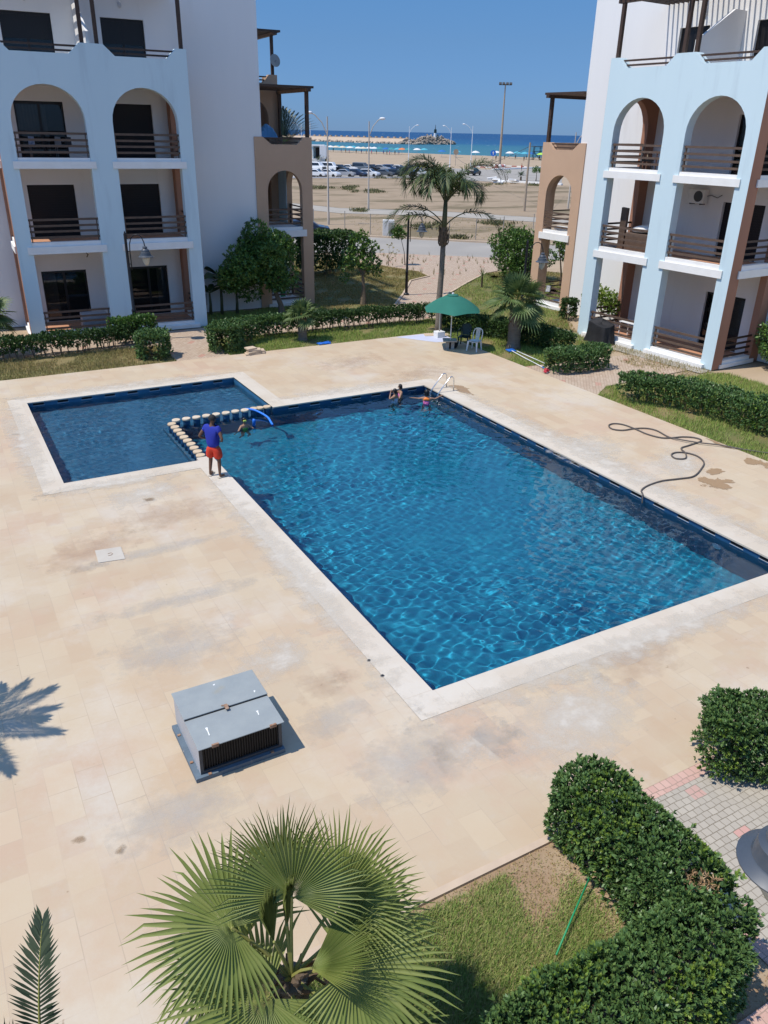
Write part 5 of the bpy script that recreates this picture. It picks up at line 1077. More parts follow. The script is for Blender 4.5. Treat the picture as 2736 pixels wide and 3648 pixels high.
o = MB(); o.poly([(-.17,-.05,-.28),(.12,-.06,-.22),(.14,-.02,.05),(-.15,-.02,.05)], (.02,.03,0)).poly([(-.15,-.02,.051),(.14,-.02,.051),(.13,.08,.02),(-.14,.08,.0)], (0,0,.02)); o = o.build('hung_towel', 'striped_towel', loc=PE(-5.25,3.06,1.08)); o.rotation_euler = (0,0,EANG); tag(o, 'black and white towel draped over the railing of the sunlit tan porch', 'towel')
simple_table('small table with folding legs on the top arch balcony of the shaded building', PW(5.9,1.3,7.1), WANG, 'dark_grey', .55)
for k, (u, c) in enumerate(((6.4,'swim_check'),(5.4,'grey_cloth'),(5.0,'black_cloth'))):
    o = MB(); o.poly([(-.13,0,-.28),(.12,0,-.25),(.11,0,.1),(-.10,0,.12)], (0,.03,0)); o = o.build('hanging_cloth', c, loc=PW(u,.5,7.85)); o.rotation_euler = (0,0,WANG); tag(o, ('checked blue cloth','grey cloth','black cloth')[k]+' hanging behind the railing of the left top arch on the shaded building', 'laundry')
tag(MB().box(-.55,.55,-.3,.3,0,.7).build('draped_table', 'galv_side', loc=PW(4.9,1.0,.12), bevel=.03), 'grey covered table on the ground floor terrace of the shaded building', 'table').rotation_euler = (0,0,WANG)
for (u, z, c, l) in ((-5.0,.45,'rod_green','bright green towel hanging in the shaded tan porch'),(-5.35,.45,'white_paint','striped pale towel hanging in the shaded tan porch')):
    o = MB().poly([(-.13,0,0),(.13,0,0),(.13,0,.62),(-.13,0,.62)], (0,.03,0)).build('hung_towel', c, loc=PW(u,3.25,z)); o.rotation_euler = (0,0,WANG); tag(o, l, 'towel')
tag(MB().tube([(0,0,0),(.05,-.1,.12),(-.03,-.12,.2),(.08,-.1,.26)], .025, 6).build('loose_cable', 'bark', loc=PW(4.6,2.9,2.95)), 'loose cable end hanging from the ground floor ceiling of the shaded building', 'cable')
ds = thing('satellite_dish', 'grey satellite dish on the pergola post of the rear wing', 'satellite dish', PW(-6.33,6.95,11.55), WANG)
o = MB(); o.lathe([(.30*i/6, .07*(i/6)**2) for i in range(7)], n=24); o = o.build('dish', 'galv', ds, smooth=True); o.rotation_euler = (R(78),0,R(12))
MB().tube([(0,-.02,-.02),(.02,-.22,.0)], .012, 6).build('feed_arm', 'dark_grey', ds); MB().tube([(0,.02,0),(0,.16,0)], .02, 6).build('mount', 'dark_grey', ds)
d2 = dup(ds, PW(-5.5,8.4,11.4), WANG+1.2, 'second satellite dish half hidden behind the white wall of the shaded building')
# utility hatch on the white wall
tag(MB().box(-.3,.3,-.03,0,0,.55).build('meter_box', 'galv_side', loc=PW(-.55,3.045,.35)), 'small grey meter hatch low on the white wall behind the banana plant', 'meter box').rotation_euler = (0,0,WANG)
# garden lamps
def atdepth(px, py, dep):
    v = ray(px, py); t = dep/np.dot(v, _f); return Vector((v[0]*t, v[1]*t, CAMH+v[2]*t))
def garden_lamp(label, base, rz, s=1.0, col='black_paint'):
    t = thing('garden_lamp', label, 'lamp', (base[0],base[1],0), rz, 'lantern lamps on crook arms')
    MB().lathe([(.17,-.02),(.17,.05),(.085,.12),(.08,1.2),(.092,1.22),(.092,1.28),(.064,1.32),(.056,4.28),(.06,4.3),(.02,4.42),(0,4.45)], n=12).build('pole', col, t, smooth=True)
    a = MB(); a.tube([(.13,0,2.9),(.13,0,3.7),(.15,0,3.95),(.22,0,4.15),(.36,0,4.3),(.52,0,4.32),(.66,0,4.22),(.74,0,4.02),(.76,0,3.86)], .022, 7)
    for z in (3.15,3.65): a.tube([(.04,0,z),(.13,0,z)], .016, 6)
    a.build('arm', col, t, smooth='all')
    MB().lathe([(.03,3.88),(.09,3.84),(.10,3.80),(.07,3.79),(.13,3.74),(.15,3.72),(.16,3.66),(.145,3.65),(.20,3.62),(.215,3.53),(.225,3.505),(.24,3.50),(.31,3.455),(.31,3.445),(.2,3.46)], (.76,0,0), 28).build('lamp_head', 'lamp_grey', t, smooth=True)
    MB().lathe([(.15,3.45),(.15,3.36),(.12,3.22),(.06,3.12),(0,3.10)], (.76,0,0), 16).build('glass', 'lamp_glass', t, smooth=True)
    t.scale = (s,s,s); return t
AR = R(-29.5)
garden_lamp('black lamp post standing alone at the edge of the pink path', (23.59,39.68), AR)
p = atdepth(443, 822, 32.5); garden_lamp('dark lamp post in front of the blue centre pillar of the shaded building', (p.x,p.y), AR, p.z/4.45)
p = atdepth(1881, 852, 34.8); garden_lamp('dark lamp post rising behind the fat fan palm', (p.x,p.y), AR, p.z/4.45)
p = atdepth(1127, 724, 84.0); v = Vector((math.cos(AR), math.sin(AR), 0))*.76; garden_lamp('small far lamp peeping out beside the shaded tan porch at the road', (p.x-v.x,p.y-v.y), AR, p.z/3.45)
p = atdepth(2792, 3085, 5.44*1.057); v = Vector((-math.cos(AR), -math.sin(AR), 0))*.76*1.057; garden_lamp('close lamp seen from above, its bell shaped grey head over the paved path', (p.x-v.x,p.y-v.y), AR+PI, 1.057)

for (x, y, l) in ((797,1427,'small black drain spout set in the deck nearer the standing man'),(826,1460,'small black drain spout set in the deck nearer the pool corner')):
    p = d_(x, y); t = thing('deck_drain', l, 'drain', (p.x,p.y,.001)); MB().lathe([(.022,0),(.022,.012),(.015,.02),(0,.02)], n=14).build('cap', 'black_paint', t); MB().lathe([(.038,0),(.038,.005),(.022,.006)], n=16).build('flange', 'dark_grey', t)
# ================================================================== road side, car park, beach, jetty
M['post_grey'] = mat('post_grey', (.30,.28,.25), .8); M['lamp_pole'] = mat('lamp_pole', (.45,.40,.34), .6); M['kerb_red'] = mat('kerb_red', (.42,.16,.15), .8); M['lamp_white'] = mat('lamp_white', (.72,.73,.74), .5)
M['tan_pole'] = mat('tan_pole', (.40,.32,.235), .8, (.34,.27,.20), 2); M['car_glass'] = mat('car_glass', (.01,.012,.016), .08, spec=.6); M['tyre'] = mat('tyre', (.015,.015,.015), .8)
for n_m, c in dict(car_white=(.72,.73,.74), car_silver=(.36,.37,.39), car_navy=(.012,.022,.055), car_black=(.012,.013,.016), car_grey=(.09,.10,.11), car_blue=(.03,.07,.16)).items(): M[n_m] = mat(n_m, c, .3, spec=.5, coat=.5)
wf = thing('wire_fence', 'wire fence on grey posts along the far side of the road', 'fence', (0,0,0))
fp = [at(*z7(x, y)) for x, y in ((-180,205),(62,225),(260,250),(660,285),(870,300),(1078,290),(1290,270),(1522,245))]
for p in fp: MB().tube([(p.x,p.y,-.05),(p.x,p.y,1.75)], .035, 6).build('post', 'post_grey', wf)
MB().tube([(p.x,p.y,1.68) for p in fp], .006, 4).build('wire', 'post_grey', wf); MB().tube([(p.x,p.y,.9) for p in fp], .006, 4).build('wire', 'post_grey', wf)
eb = thing('electric_cabinet', 'weathered white electric cabinet on the verge behind the road', 'cabinet', (36.66,65.14,-.04), AR); MB().box(-.52,.52,-.25,.25,0,1.35).build('casing', 'white_paint', eb, bevel=.02); MB().box(.0,.42,-.262,-.252,.35,1.15).build('door', 'concrete', eb); MB().box(.0,.42,-.40,-.263,.30,.36).build('ledge', 'concrete', eb)
def street_lamp(label, base, h, arm, m='lamp_pole', r=.10):
    t = thing('street_lamp', label, 'street lamp', (base[0],base[1],-.04), AR, 'tall street lamps by the beach road')
    MB().tube([(0,0,0),(0,0,1.2),(0,0,1.25),(0,0,h)], [r*1.25,r*1.2,r,r*.6], 8).build('pole', m, t, smooth=True)
    MB().tube([(0,0,h-1.6),(arm*.35,0,h-.5),(arm*.8,0,h+.15),(arm,0,h+.25)], .05, 6).build('arm', m, t)
    MB().ball((arm*1.15,0,h+.3), .32, 10, 6, (1.1,.6,.45)).build('lamp_head', 'lamp_white', t, smooth='all'); return t
def lampat(px_top, px_base, label, arm, D=None, m='lamp_pole'):
    b = at(*px_base) if D is None else atd(px_base[0], px_base[1], D, 0); Dd = math.hypot(b.x, b.y); top = atd(px_top[0], px_top[1], Dd); return street_lamp(label, (b.x,b.y), top.z, arm, m)
lampat(z5(398,170), (660+1459/2.86, 600+570/2.86), 'brown street lamp closest to the shaded porch, its head turned left', -1.5)
lampat(z5(862,225), z5(868,1240), 'brown street lamp between the porch and the feather palm, head turned right', 1.3)
lampat(z5(1345,285), z5(1322,755), 'white street lamp behind the car park, left of the breakwater tip', 1.8, None, 'lamp_white')
lampat(z6(278,500), z6(262,900), 'white street lamp right of the breakwater tip, its thin arm turned left', -1.6, None, 'lamp_white')
lampat(z6(478,485), z6(455,900), 'white street lamp with a broad head turned left, left of the tall mast', -1.9, 210, 'lamp_white')
lampat(z6(1428,545), z6(1352,1270), 'brown street lamp seen through the sunlit terrace pergola', 1.6, 110)
lampat(z5(112,262), z5(110,430), 'white street lamp beside the blue tarpaulin on the shaded terrace', -1.8, 230, 'lamp_white')
lampat(z5(212,232), z5(210,430), 'white street lamp just right of the shaded pergola post', -.4, 230, 'lamp_white')
p = at(*z6(722,870)); ma = thing('floodlight_mast', 'very tall tapering floodlight mast rising over the beach road', 'mast', (p.x,p.y,-.04), AR)
MB().tube([(0,0,0),(0,0,10),(0,0,20.6)], [.40,.28,.14], 12).build('pole', 'tan_pole', ma, smooth=True)
for x in (-1.4,-.5,.5,1.4): MB().obox((x,-.25,20.7), (.7,.35,.5), Matrix.Rotation(R(-35),3,'X')).build('floodlight', 'dark_grey', ma)
MB().box(-1.7,1.7,-.1,.1,20.3,20.45).build('crossbar', 'dark_grey', ma)
ring = thing('roundabout_kerb', 'red and white kerb ring around the foot of the tall mast', 'kerb', (p.x,p.y,0))
for k in range(28):
    q0, q1 = 2*PI*k/28, 2*PI*(k+1)/28; s = MB(); s.poly([(7.6*math.cos(q0),7.6*math.sin(q0),0),(8*math.cos(q0),8*math.sin(q0),0),(8*math.cos(q1),8*math.sin(q1),0),(7.6*math.cos(q1),7.6*math.sin(q1),0)], (0,0,.25)); s.build('kerb_stone', 'kerb_red' if k % 2 else 'trim_white', ring)
for k in range(9):
    q = k*.7; o = MB().ball((0,0,.3), .5, 8, 5).build('painted_rock', ('trim_white','kerb_red')[k % 2], loc=(p.x+1.3*math.cos(q), p.y+1.3*math.sin(q), 0), smooth='all'); tag(o, ('white','red')[k % 2]+' painted rock at the foot of the tall mast', 'rock', 'painted rocks round the mast foot')
b_ = at(*z6(952,1275)); Dd = math.hypot(b_.x,b_.y); tp_ = atd(*z6(1017,642), Dd); tag(MB().tube([(0,0,-.04),(0,0,tp_.z)], [.15,.10], 8).build('utility_pole', 'tan_pole', loc=(b_.x,b_.y,0)), 'plain tan utility pole on the waste ground left of the sunlit building', 'pole')
o1 = atd(*z6(300,760), 250); o2 = atd(*z6(1180,695), 130); w_ = [Vector((b_.x,b_.y,tp_.z-.4)).lerp(o1, i/12)-Vector((0,0,2.5*math.sin(PI*i/12))) for i in range(13)]
tag(MB().tube(w_, .03, 4).tube([Vector((b_.x,b_.y,tp_.z-.4)), o2], .02, 4).build('overhead_wire', 'black_paint'), 'thin sagging overhead wire running from the tan utility pole', 'wire')
# cars: one saloon shell, copied
def car_shell(kind):
    t = thing('parked_car', '', 'car', (0,0,0), 0, 'cars in the beach car park'); L, W_ = 4.3, .86
    if kind == 'van': prof = [(-2.2,.35),(-2.2,1.85),(-1.9,1.95),(1.0,1.95),(1.55,1.25),(2.15,1.05),(2.2,.35)]; gl = [(-2.0,1.25),(-1.95,1.78),(.9,1.78),(1.35,1.25)]
    elif kind == 'hatch': prof = [(-2.0,.35),(-2.05,.95),(-1.75,1.45),(.25,1.5),(1.0,1.02),(1.85,.88),(2.05,.62),(2.0,.32)]; gl = [(-1.85,1.0),(-1.65,1.36),(.2,1.42),(.85,1.0)]
    else: prof = [(-2.15,.35),(-2.15,.98),(-1.5,1.04),(-.95,1.42),(.3,1.46),(1.05,1.02),(1.95,.88),(2.18,.62),(2.12,.32)]; gl = [(-1.4,1.04),(-.92,1.35),(.27,1.38),(.9,1.02)]
    s = MB(); n = len(prof); vs = []
    for w, sc_ in ((-W_, 0), (-W_*.98, 1), (W_*.98, 1), (W_, 0)):
        pass
    def half(z): return W_ if z < .95 else W_-(z-.95)*.36
    for sg in (-1,1): vs += [(x, sg*half(z), z) for x, z in prof]
    s.add(vs, [tuple(range(n))[::-1], tuple(range(n,2*n))]+[(i,(i+1) % n, n+(i+1) % n, n+i) for i in range(n)]); s.build('body', 'car_white', t, bevel=.04)
    g_m = MB(); k = len(gl)
    for sg in (-1,1): g_m.add([(x, sg*(half(z)+.012), z) for x, z in gl], [tuple(range(k))])
    g_m.build('side_window', 'car_glass', t)
    fi = max(range(n-1), key=lambda i: prof[i][1]-prof[i+1][1]-(0 if prof[i][0] > 0 else 9)); a, c = prof[fi], prof[fi+1]; nx = Vector((-(c[1]-a[1]),0,c[0]-a[0])).normalized()*.012*-1
    q = lambda u: (a[0]+(c[0]-a[0])*u+abs(nx.x), a[1]+(c[1]-a[1])*u+abs(nx.z)); p0, p1 = q(.08), q(.92); MB().add([(p0[0],-half(p0[1])*.9,p0[1]),(p0[0],half(p0[1])*.9,p0[1]),(p1[0],half(p1[1])*.92,p1[1]),(p1[0],-half(p1[1])*.92,p1[1])], [(0,1,2,3)]).build('windscreen', 'car_glass', t)
    for x in (-1.3,1.3):
        for y in (-.78,.78): o = MB().lathe([(0,-.1),(.22,-.1),(.33,-.09),(.33,.09),(.22,.1),(0,.1)], n=14).build('wheel', 'tyre', t, loc=(x,y,.32)); o.rotation_euler[0] = R(90)
    for y in (-.6,.6): MB().ball((prof[-3][0]-.02 if kind != 'van' else 2.15, y, .74), .12, 8, 5, (.5,1.3,.6)).build('headlight', 'lamp_white', t)
    return t
shells = {k: car_shell(k) for k in ('saloon','hatch','van')}; used_ = set()
CARS = [(270,868,'saloon','car_white','white saloon at the near end of the front row, closest to the tan porch'),(425,868,'saloon','car_white','white saloon second in the front row of the car park'),(600,866,'saloon','car_silver','silver saloon in the front row of the car park'),(735,866,'hatch','car_navy','navy hatchback in the front row between silver and white cars'),(885,864,'hatch','car_white','white hatchback in the middle of the front row, behind the lamp pole'),(1050,864,'saloon','car_grey','grey saloon in the front row right of the white hatchback'),(1190,864,'hatch','car_black','black hatchback in the front row left of the dark van'),(1300,862,'van','car_black','black van at the feather palm end of the front row'),(1450,862,'hatch','car_white','white hatchback half hidden behind the feather palm crown'),
 (275,800,'van','car_white','white van with dark rear doors behind the front row'),(425,802,'van','car_white','white van parked behind the second white saloon'),(545,805,'hatch','car_black','dark hatchback in the second row behind the silver saloon'),(655,802,'saloon','car_white','white saloon in the second row behind the navy hatchback'),(785,806,'van','car_grey','grey people carrier in the second row above the navy hatchback'),(910,800,'hatch','car_black','black hatchback in the second row beside the lamp pole'),(1010,802,'saloon','car_silver','silver saloon in the second row below the parked motorbike'),(1125,800,'hatch','car_blue','dark blue hatchback in the second row right of the motorbike'),(1215,804,'saloon','car_white','white saloon in the second row, left of the black van'),(1390,806,'saloon','car_silver','silver saloon in the second row behind the feather palm crown'),(200,860,'saloon','car_black','dark saloon seen through the arch of the tan porch')]
for i, (x, y, k, c, l) in enumerate(CARS):
    p = at(*z5(x, y)); rz = AR+R(-22+random.Random(i).uniform(-6,6)) if y > 840 else AR+R(-30+random.Random(i).uniform(-12,12))
    p = Vector((p.x,p.y,0))+Vector((math.sin(-AR), math.cos(-AR), 0))*1.2
    o = shells[k] if k not in used_ else dup(shells[k]); used_.add(k); o.location = (p.x,p.y,0); o.rotation_euler = (0,0,rz); o['label'] = l
    for ch in o.children:
        if ch.name.startswith('body'): setmat(ch, c)
p = at(*z6(488,945)); o = dup(shells['hatch'], (p.x,p.y,0), AR+R(60), 'black hatchback driving on the beach road behind the feather palm'); [setmat(ch, 'car_black') for ch in o.children if ch.name.startswith('body')]
p = at(1095, 846); o = dup(shells['hatch'], (p.x,p.y,0), AR+R(8), 'dark vehicle parked on the road beside the shaded tan porch'); [setmat(ch, 'car_navy') for ch in o.children if ch.name.startswith('body')]
mo = thing('motorbike', 'parked motorbike showing above the second row of cars', 'motorbike', tuple(at(*z5(1065,772)))[:2]+(0,), AR)
for x in (-.65,.65): o = MB().lathe([(.18,-.05),(.32,-.05),(.32,.05),(.18,.05)], n=14).build('wheel', 'tyre', mo, loc=(x,0,.32)); o.rotation_euler[0] = R(90)
s = MB(); s.tube([(-.65,0,.32),(-.2,0,.55),(.35,0,.6),(.6,0,.85)], .1, 6); s.tube([(-.8,0,.85),(-.2,0,.82),(.3,0,.95)], .13, 6); s.build('frame', 'car_black', mo); MB().tube([(.5,-.35,1.1),(.55,0,1.05),(.5,.35,1.1)], .03, 5).tube([(.65,0,.32),(.52,0,1.05)], .04, 5).build('handlebar', 'car_black', mo)
# hut, palms, small trees at the car park
p = at(*z5(310,742)); hu = thing('lifeguard_hut', 'white lifeguard tower on a solid base beside the beach', 'tower', (p.x,p.y,-.04), AR)
MB().box(-2.6,1.6,-1.4,1.6,0,1.9).build('base', 'wall_white', hu); s = MB(); s.box(-1.6,-1.35,-1.2,1.2,1.9,4.8); s.box(.95,1.2,-1.2,1.2,1.9,4.8); s.box(-1.35,.95,.9,1.2,1.9,4.8); s.build('cabin', 'wall_blue', hu); MB().box(-1.9,1.5,-1.5,1.5,4.8,5.1).build('roof', 'wall_white', hu); MB().box(-.9,-.0,.6,.89,1.9,4.4).build('doorway', 'shutter', hu); MB().box(.3,1.9,-1.6,1.2,1.9,4.9).build('side_wall', 'wall_white', hu)
def small_palm(label, px, h, seed, m='date_leaf', n=14, L=1.6):
    p = at(*px); t = thing('small_palm', label, 'palm', (p.x,p.y,-.04)); r2 = random.Random(seed); MB().tube([(0,0,0),(0,0,h*.45)], [.2,.16], 8).build('trunk', 'boot', t)
    for i in range(n):
        V, F = [], []; frond(V, F, None, (0,0,h*.45), i*2.399, R(80-i*4.5), L, R(60), r2, .35, 16, .15, .2, .035, .15); npmesh('frond', V, F, m, t)
small_palm('bushy palm in front of the lifeguard tower', z5(300,745), 2.9, 1, L=2.4); small_palm('smaller palm beside the base of the lifeguard tower', z5(385,745), 2.4, 2, L=2.0); small_palm('small dark palm below the walker on the car park island', z6(920,992), 1.8, 3, L=1.3)
p = at(*z6(1060,997)); cl = sphere_clumps(5, (0,0,2.05), .75, 14, .3,.45, (1.25,1.25,.7)); tree('round_tree', 'little round green tree on the car park island beside the tan pole', (p.x,p.y), [(0,0,0),(.05,0,.7),(0,0,1.4)], [[(-.5,0,1.9)],[(.5,0,1.9)]], cl, .16, 500, seed=77, tr=.09)
p = at(*z6(798,990)); cl = sphere_clumps(6, (0,0,1.5), .5, 7, .2,.3); tree('thin_tree', 'thin pale little tree on the car park island', (p.x,p.y), [(0,0,0),(0,0,.7),(.03,0,1.2)], [], cl, .14, 90, 'fan_leaf_far', seed=78, tr=.04)
# road signs
for (px, l, c) in ((z6(657,872), 'round blue road sign beside the tall mast', 'blue_plastic'), (z6(316,858), 'round brown backed road sign behind the feather palm', 'tan_pole')):
    p = at(*px); t = thing('road_sign', l, 'road sign', (p.x,p.y,0), AR); MB().tube([(0,0,0),(0,0,4.2)], .06, 6).build('pole', 'post_grey', t); o = MB().lathe([(0,-.03),(.75,-.03),(.75,.03),(0,.03)], n=20).build('disc', c, t, loc=(0,-.1,3.6)); o.rotation_euler[0] = R(90)
    if c == 'blue_plastic': MB().poly([(-.1,-.15,3.2),(.1,-.15,3.2),(.1,-.15,3.7),(.3,-.15,3.7),(0,-.15,4.1),(-.3,-.15,3.7),(-.1,-.15,3.7)], (0,.015,0)).build('arrow', 'white_paint', t)
# beach umbrellas
ucols = dict(turquoise=(.10,.42,.52), white=(.75,.75,.74), cream=(.70,.62,.48), blue=(.03,.16,.46), teal=(.06,.28,.30), orange=(.75,.24,.08), lime=(.42,.70,.10))
for k, c in ucols.items(): M['u_'+k] = mat('u_'+k, c, .8, translucent=.2)
um_ = thing('beach_umbrella', '', 'beach umbrella', (0,0,0), 0, 'umbrellas along the shore')
V, F = [], []; n = 12
for r_, z in ((0,2.25),(.8,2.05),(1.5,1.65)): V += [(r_*math.cos(2*PI*j/n), r_*math.sin(2*PI*j/n), z) for j in range(n)]
for i in range(2): F += [(i*n+j, i*n+(j+1) % n, (i+1)*n+(j+1) % n, (i+1)*n+j) for j in range(n)]
npmesh('canopy', V, F, 'u_white', um_); MB().tube([(0,0,-.1),(0,0,2.2)], .04, 5).build('pole', 'white_plastic', um_)
UM = [(255,562,'white'),(385,568,'turquoise'),(440,572,'white'),(500,575,'cream'),(525,570,'turquoise'),(575,578,'cream'),(630,578,'turquoise'),(660,582,'white'),(700,575,'turquoise'),(755,588,'white'),(810,590,'cream'),(880,588,'white'),(935,590,'white'),(1000,592,'teal'),(1070,598,'blue'),(1130,600,'teal'),(1200,602,'turquoise'),(1250,604,'orange'),(1320,606,'teal'),(1420,606,'white'),(1500,606,'turquoise')]
words_ = ['first','second','third','fourth','fifth','sixth','seventh','eighth','ninth']; cnt = {}; first = True
def shore(px, py): return atg(px, py)
for (x, y, c) in UM:
    p = shore(*z5(x, y+6)); o = um_ if first else dup(um_); first = False; o.location = (p.x,p.y,p.z); cnt[c] = cnt.get(c,0)+1; o.scale = (1.15,)*3
    o['label'] = f'{words_[cnt[c]-1]} {c} umbrella of the crowded shore row, counted from the lifeguard tower'
    for ch in o.children:
        if ch.name.startswith('canopy'): setmat(ch, 'u_'+c)
cn2 = {}
for (x, y, c) in [(190,765,'blue'),(328,768,'turquoise'),(500,775,'white'),(695,775,'white'),(815,780,'white'),(885,780,'turquoise'),(955,785,'turquoise'),(1010,788,'blue'),(1103,795,'lime')]:
    p = shore(*z6(x, y+12)); o = dup(um_, (p.x,p.y,p.z)); cn2[c] = cn2.get(c,0)+1; o['label'] = f'{words_[cn2[c]-1]} {c} umbrella of the sparse row past the feather palm, towards the watchtower'
    for ch in o.children:
        if ch.name.startswith('canopy'): setmat(ch, 'u_'+c)
p = atg(*z6(1065,803)); wt = thing('watchtower', 'dark timber lifeguard watchtower standing on the beach', 'watchtower', (p.x,p.y,p.z-.1), AR)
for x in (-1,1):
    for y in (-1,1): MB().tube([(x*1.5,y*1.5,0),(x*1.1,y*1.1,4.6)], .12, 5).build('leg', 'black_paint', wt)
MB().box(-1.5,1.5,-1.5,1.5,2.9,3.05).build('platform', 'black_paint', wt); s = MB()
for y in (-1.3,1.3): s.tube([(-1.4,y,.2),(1.2,y,2.8)], .07, 4); s.tube([(1.4,y,.2),(-1.2,y,2.8)], .07, 4)
s.build('brace', 'black_paint', wt); MB().box(-1.7,1.7,-1.7,1.7,4.6,4.75).build('roof', 'black_paint', wt)
# breakwater
M['jetty_sand'] = mat('jetty_sand', (.48,.37,.27), .95, (.42,.33,.24), .05); M['rock'] = mat('rock', (.40,.33,.26), .95, (.30,.25,.20), .15, bump=.4, bs=.5)
A_, B_ = at(*z5(-400,434), SEA), at(*z5(1480,497), SEA); tdir = (B_-A_).normalized(); ndir = Vector((-tdir.y, tdir.x, 0)); ndir = ndir if ndir.dot(A_) > 0 else -ndir
LJ = (B_-A_).length; jw = thing('breakwater', 'long sand coloured breakwater reaching into the sea behind the beach', 'breakwater', (0,0,0))
s = MB(); cross = [(0,0),(9,4.3),(14,4.4),(14,4.9),(17,4.9),(27,0)]; n = len(cross); vs = []
for e_ in (-60, LJ-30): vs += [tuple(A_+tdir*e_+ndir*q+Vector((0,0,z))) for q, z in cross]
s.add(vs, [(i,i+1,n+i+1,n+i) for i in range(n-1)]+[tuple(range(n)), tuple(range(n,2*n))]); s.build('embankment', 'jetty_sand', jw)
for k in range(26):
    q = A_+tdir*(LJ*.02+k*(LJ*.88)/26)+ndir*15.5; MB().obox((q.x,q.y,SEA+5.4), (2.0,2.0,1.4), Matrix.Rotation(math.atan2(tdir.y,tdir.x),3,'Z')).build('parapet_block', 'jetty_sand', jw)
def rocks(name, n, fpos, r0, r1, seed, m='rock'):
    r2 = random.Random(seed); s = MB()
    for i in range(n):
        c = fpos(r2); r_ = r2.uniform(r0, r1); b = MB().ball((0,0,0), r_, 6, 4, (r2.uniform(.7,1.3), r2.uniform(.7,1.3), r2.uniform(.6,1.1))); Rm = Matrix.Rotation(r2.uniform(0,6), 3, (r2.random(), r2.random(), r2.random()+.1))
        s.add([tuple(Rm@Vector(v)+c) for v in b.v], b.f)
    return tag(s.build(name, m), kind='stuff')
rocks('breakwater_rocks', 260, lambda r: A_+tdir*r.uniform(0, LJ)+ndir*r.uniform(-3,3)+Vector((0,0,r.uniform(-.3,1.2))), .7, 1.5, 3)
tipc = at(*z6(20,664), SEA)
C0_, C1_ = at(*z5(1265,489), SEA), at(*z6(205,661), SEA)
def tet(r2):
    u = r2.random(); base = C0_.lerp(C1_, u); hgt = 7.0*min(1, u*3+.25)*min(1, (1-u)*2.2+.1)
    v = r2.random()**.7; return base+ndir*(-4+v*22)+Vector((0,0,hgt*v*r2.uniform(.75,1.0)))
r2 = random.Random(8); s = MB()
for i in range(230):
    c = tet(r2); Rm = Matrix.Rotation(r2.uniform(0,6), 3, (r2.random(), r2.random(), r2.random()+.1))
    for dv in ((1,1,1),(-1,-1,1),(-1,1,-1),(1,-1,-1)):
        dv = Rm@Vector(dv).normalized(); s.tube([c, c+dv*2.6], [1.0,.65], 6)
tag(s.build('tetrapods', 'rock'), kind='stuff')
bc = C0_.lerp(C1_, .55)+ndir*14; be = thing('harbour_beacon', 'slim white harbour beacon with a dark green top on the breakwater end', 'beacon', (bc.x,bc.y,SEA+6)); v = atd(*z5(1515,318), math.hypot(bc.x,bc.y)); hb = v.z-(SEA+6)
MB().tube([(0,0,0),(0,0,hb*.55)], [1.5,1.3], 12).build('tower', 'lamp_white', be, smooth=True); MB().tube([(0,0,hb*.55),(0,0,hb)], [1.35,1.2], 12).build('lantern', 'green_plastic', be, smooth=True); MB().tube([(0,0,hb),(0,0,hb+4)], [.4,.15], 6).build('antenna', 'dark_grey', be)
M['scrub'] = mat('scrub', (.10,.12,.05), .9, island=g_((.07,.09,.035),(.13,.14,.06),(.22,.18,.09)))
rngs = np.random.default_rng(21); PS = []
for (cx, cy, sx, sy, n) in ([z5(330,985)+(34,5,14)]+[z5(650,995)+(26,6,22)]+[z5(900,1030)+(60,6,16)]+[z5(1200,880)+(90,4,16)]+[z6(560,1040)+(80,7,14)]+[z6(1050,1040)+(50,4,12)]+[z7(180,72)+(14,3,10)]+[z7(960,285)+(14,3,8)]+[z7(1250,175)+(50,8,16)]+[z7(700,200)+(60,10,18)]):
    for _ in range(n): q = at(cx+rngs.normal()*sx*.6, cy+rngs.normal()*sy*.6, -.04); PS.append((q.x, q.y, -.05))
PS = np.array(PS); k = 26; Pq = np.repeat(PS, k, 0)+rngs.normal(size=(len(PS)*k,3))*np.array([.35,.35,.0]); Dq = unit(rngs.normal(size=Pq.shape)*np.array([.6,.6,.3])+np.array([0,0,.8])); Vq, Fq2 = leafquads(rngs, Pq, Dq, .25+.3*rngs.random(len(Pq)), np.full(len(Pq), .10)); tag(npmesh('scrub', Vq, Fq2, 'scrub'), kind='stuff')
# rubble pile and tarpaulin
p = at(*z6(765,1015)); rr = random.Random(3)
for k in range(6):
    o = MB().box(-.9,.9,-.5,.5,0,.3).build('broken_slab', 'trim_white', loc=(p.x+rr.uniform(-2.2,2.2), p.y+rr.uniform(-1.5,1.5), .05+.12*k)); o.rotation_euler = (rr.uniform(-.3,.3), rr.uniform(-.3,.3), rr.uniform(0,3)); tag(o, 'broken pale concrete slab in the rubble pile at the car park edge', 'slab', 'broken slabs by the car park')
tp = MB(); r2 = random.Random(5); n = 8; vs = []
for i in range(n+1):
    for j in range(n+1): x, y = i/n*2-1, j/n*2-1; vs.append((x*.5, y*.4, .6*(1-max(abs(x),abs(y))**2)*(.8+.3*r2.random())))
tp.add(vs, [(i*(n+1)+j, (i+1)*(n+1)+j, (i+1)*(n+1)+j+1, i*(n+1)+j+1) for i in range(n) for j in range(n)]); M['tarp'] = mat('tarp', (.14,.36,.62), .6)
tag(tp.build('tarpaulin', 'tarp', loc=PW(-5.6,6.5,8.02)), 'pale blue tarpaulin bundle on the shaded porch terrace', 'tarpaulin')
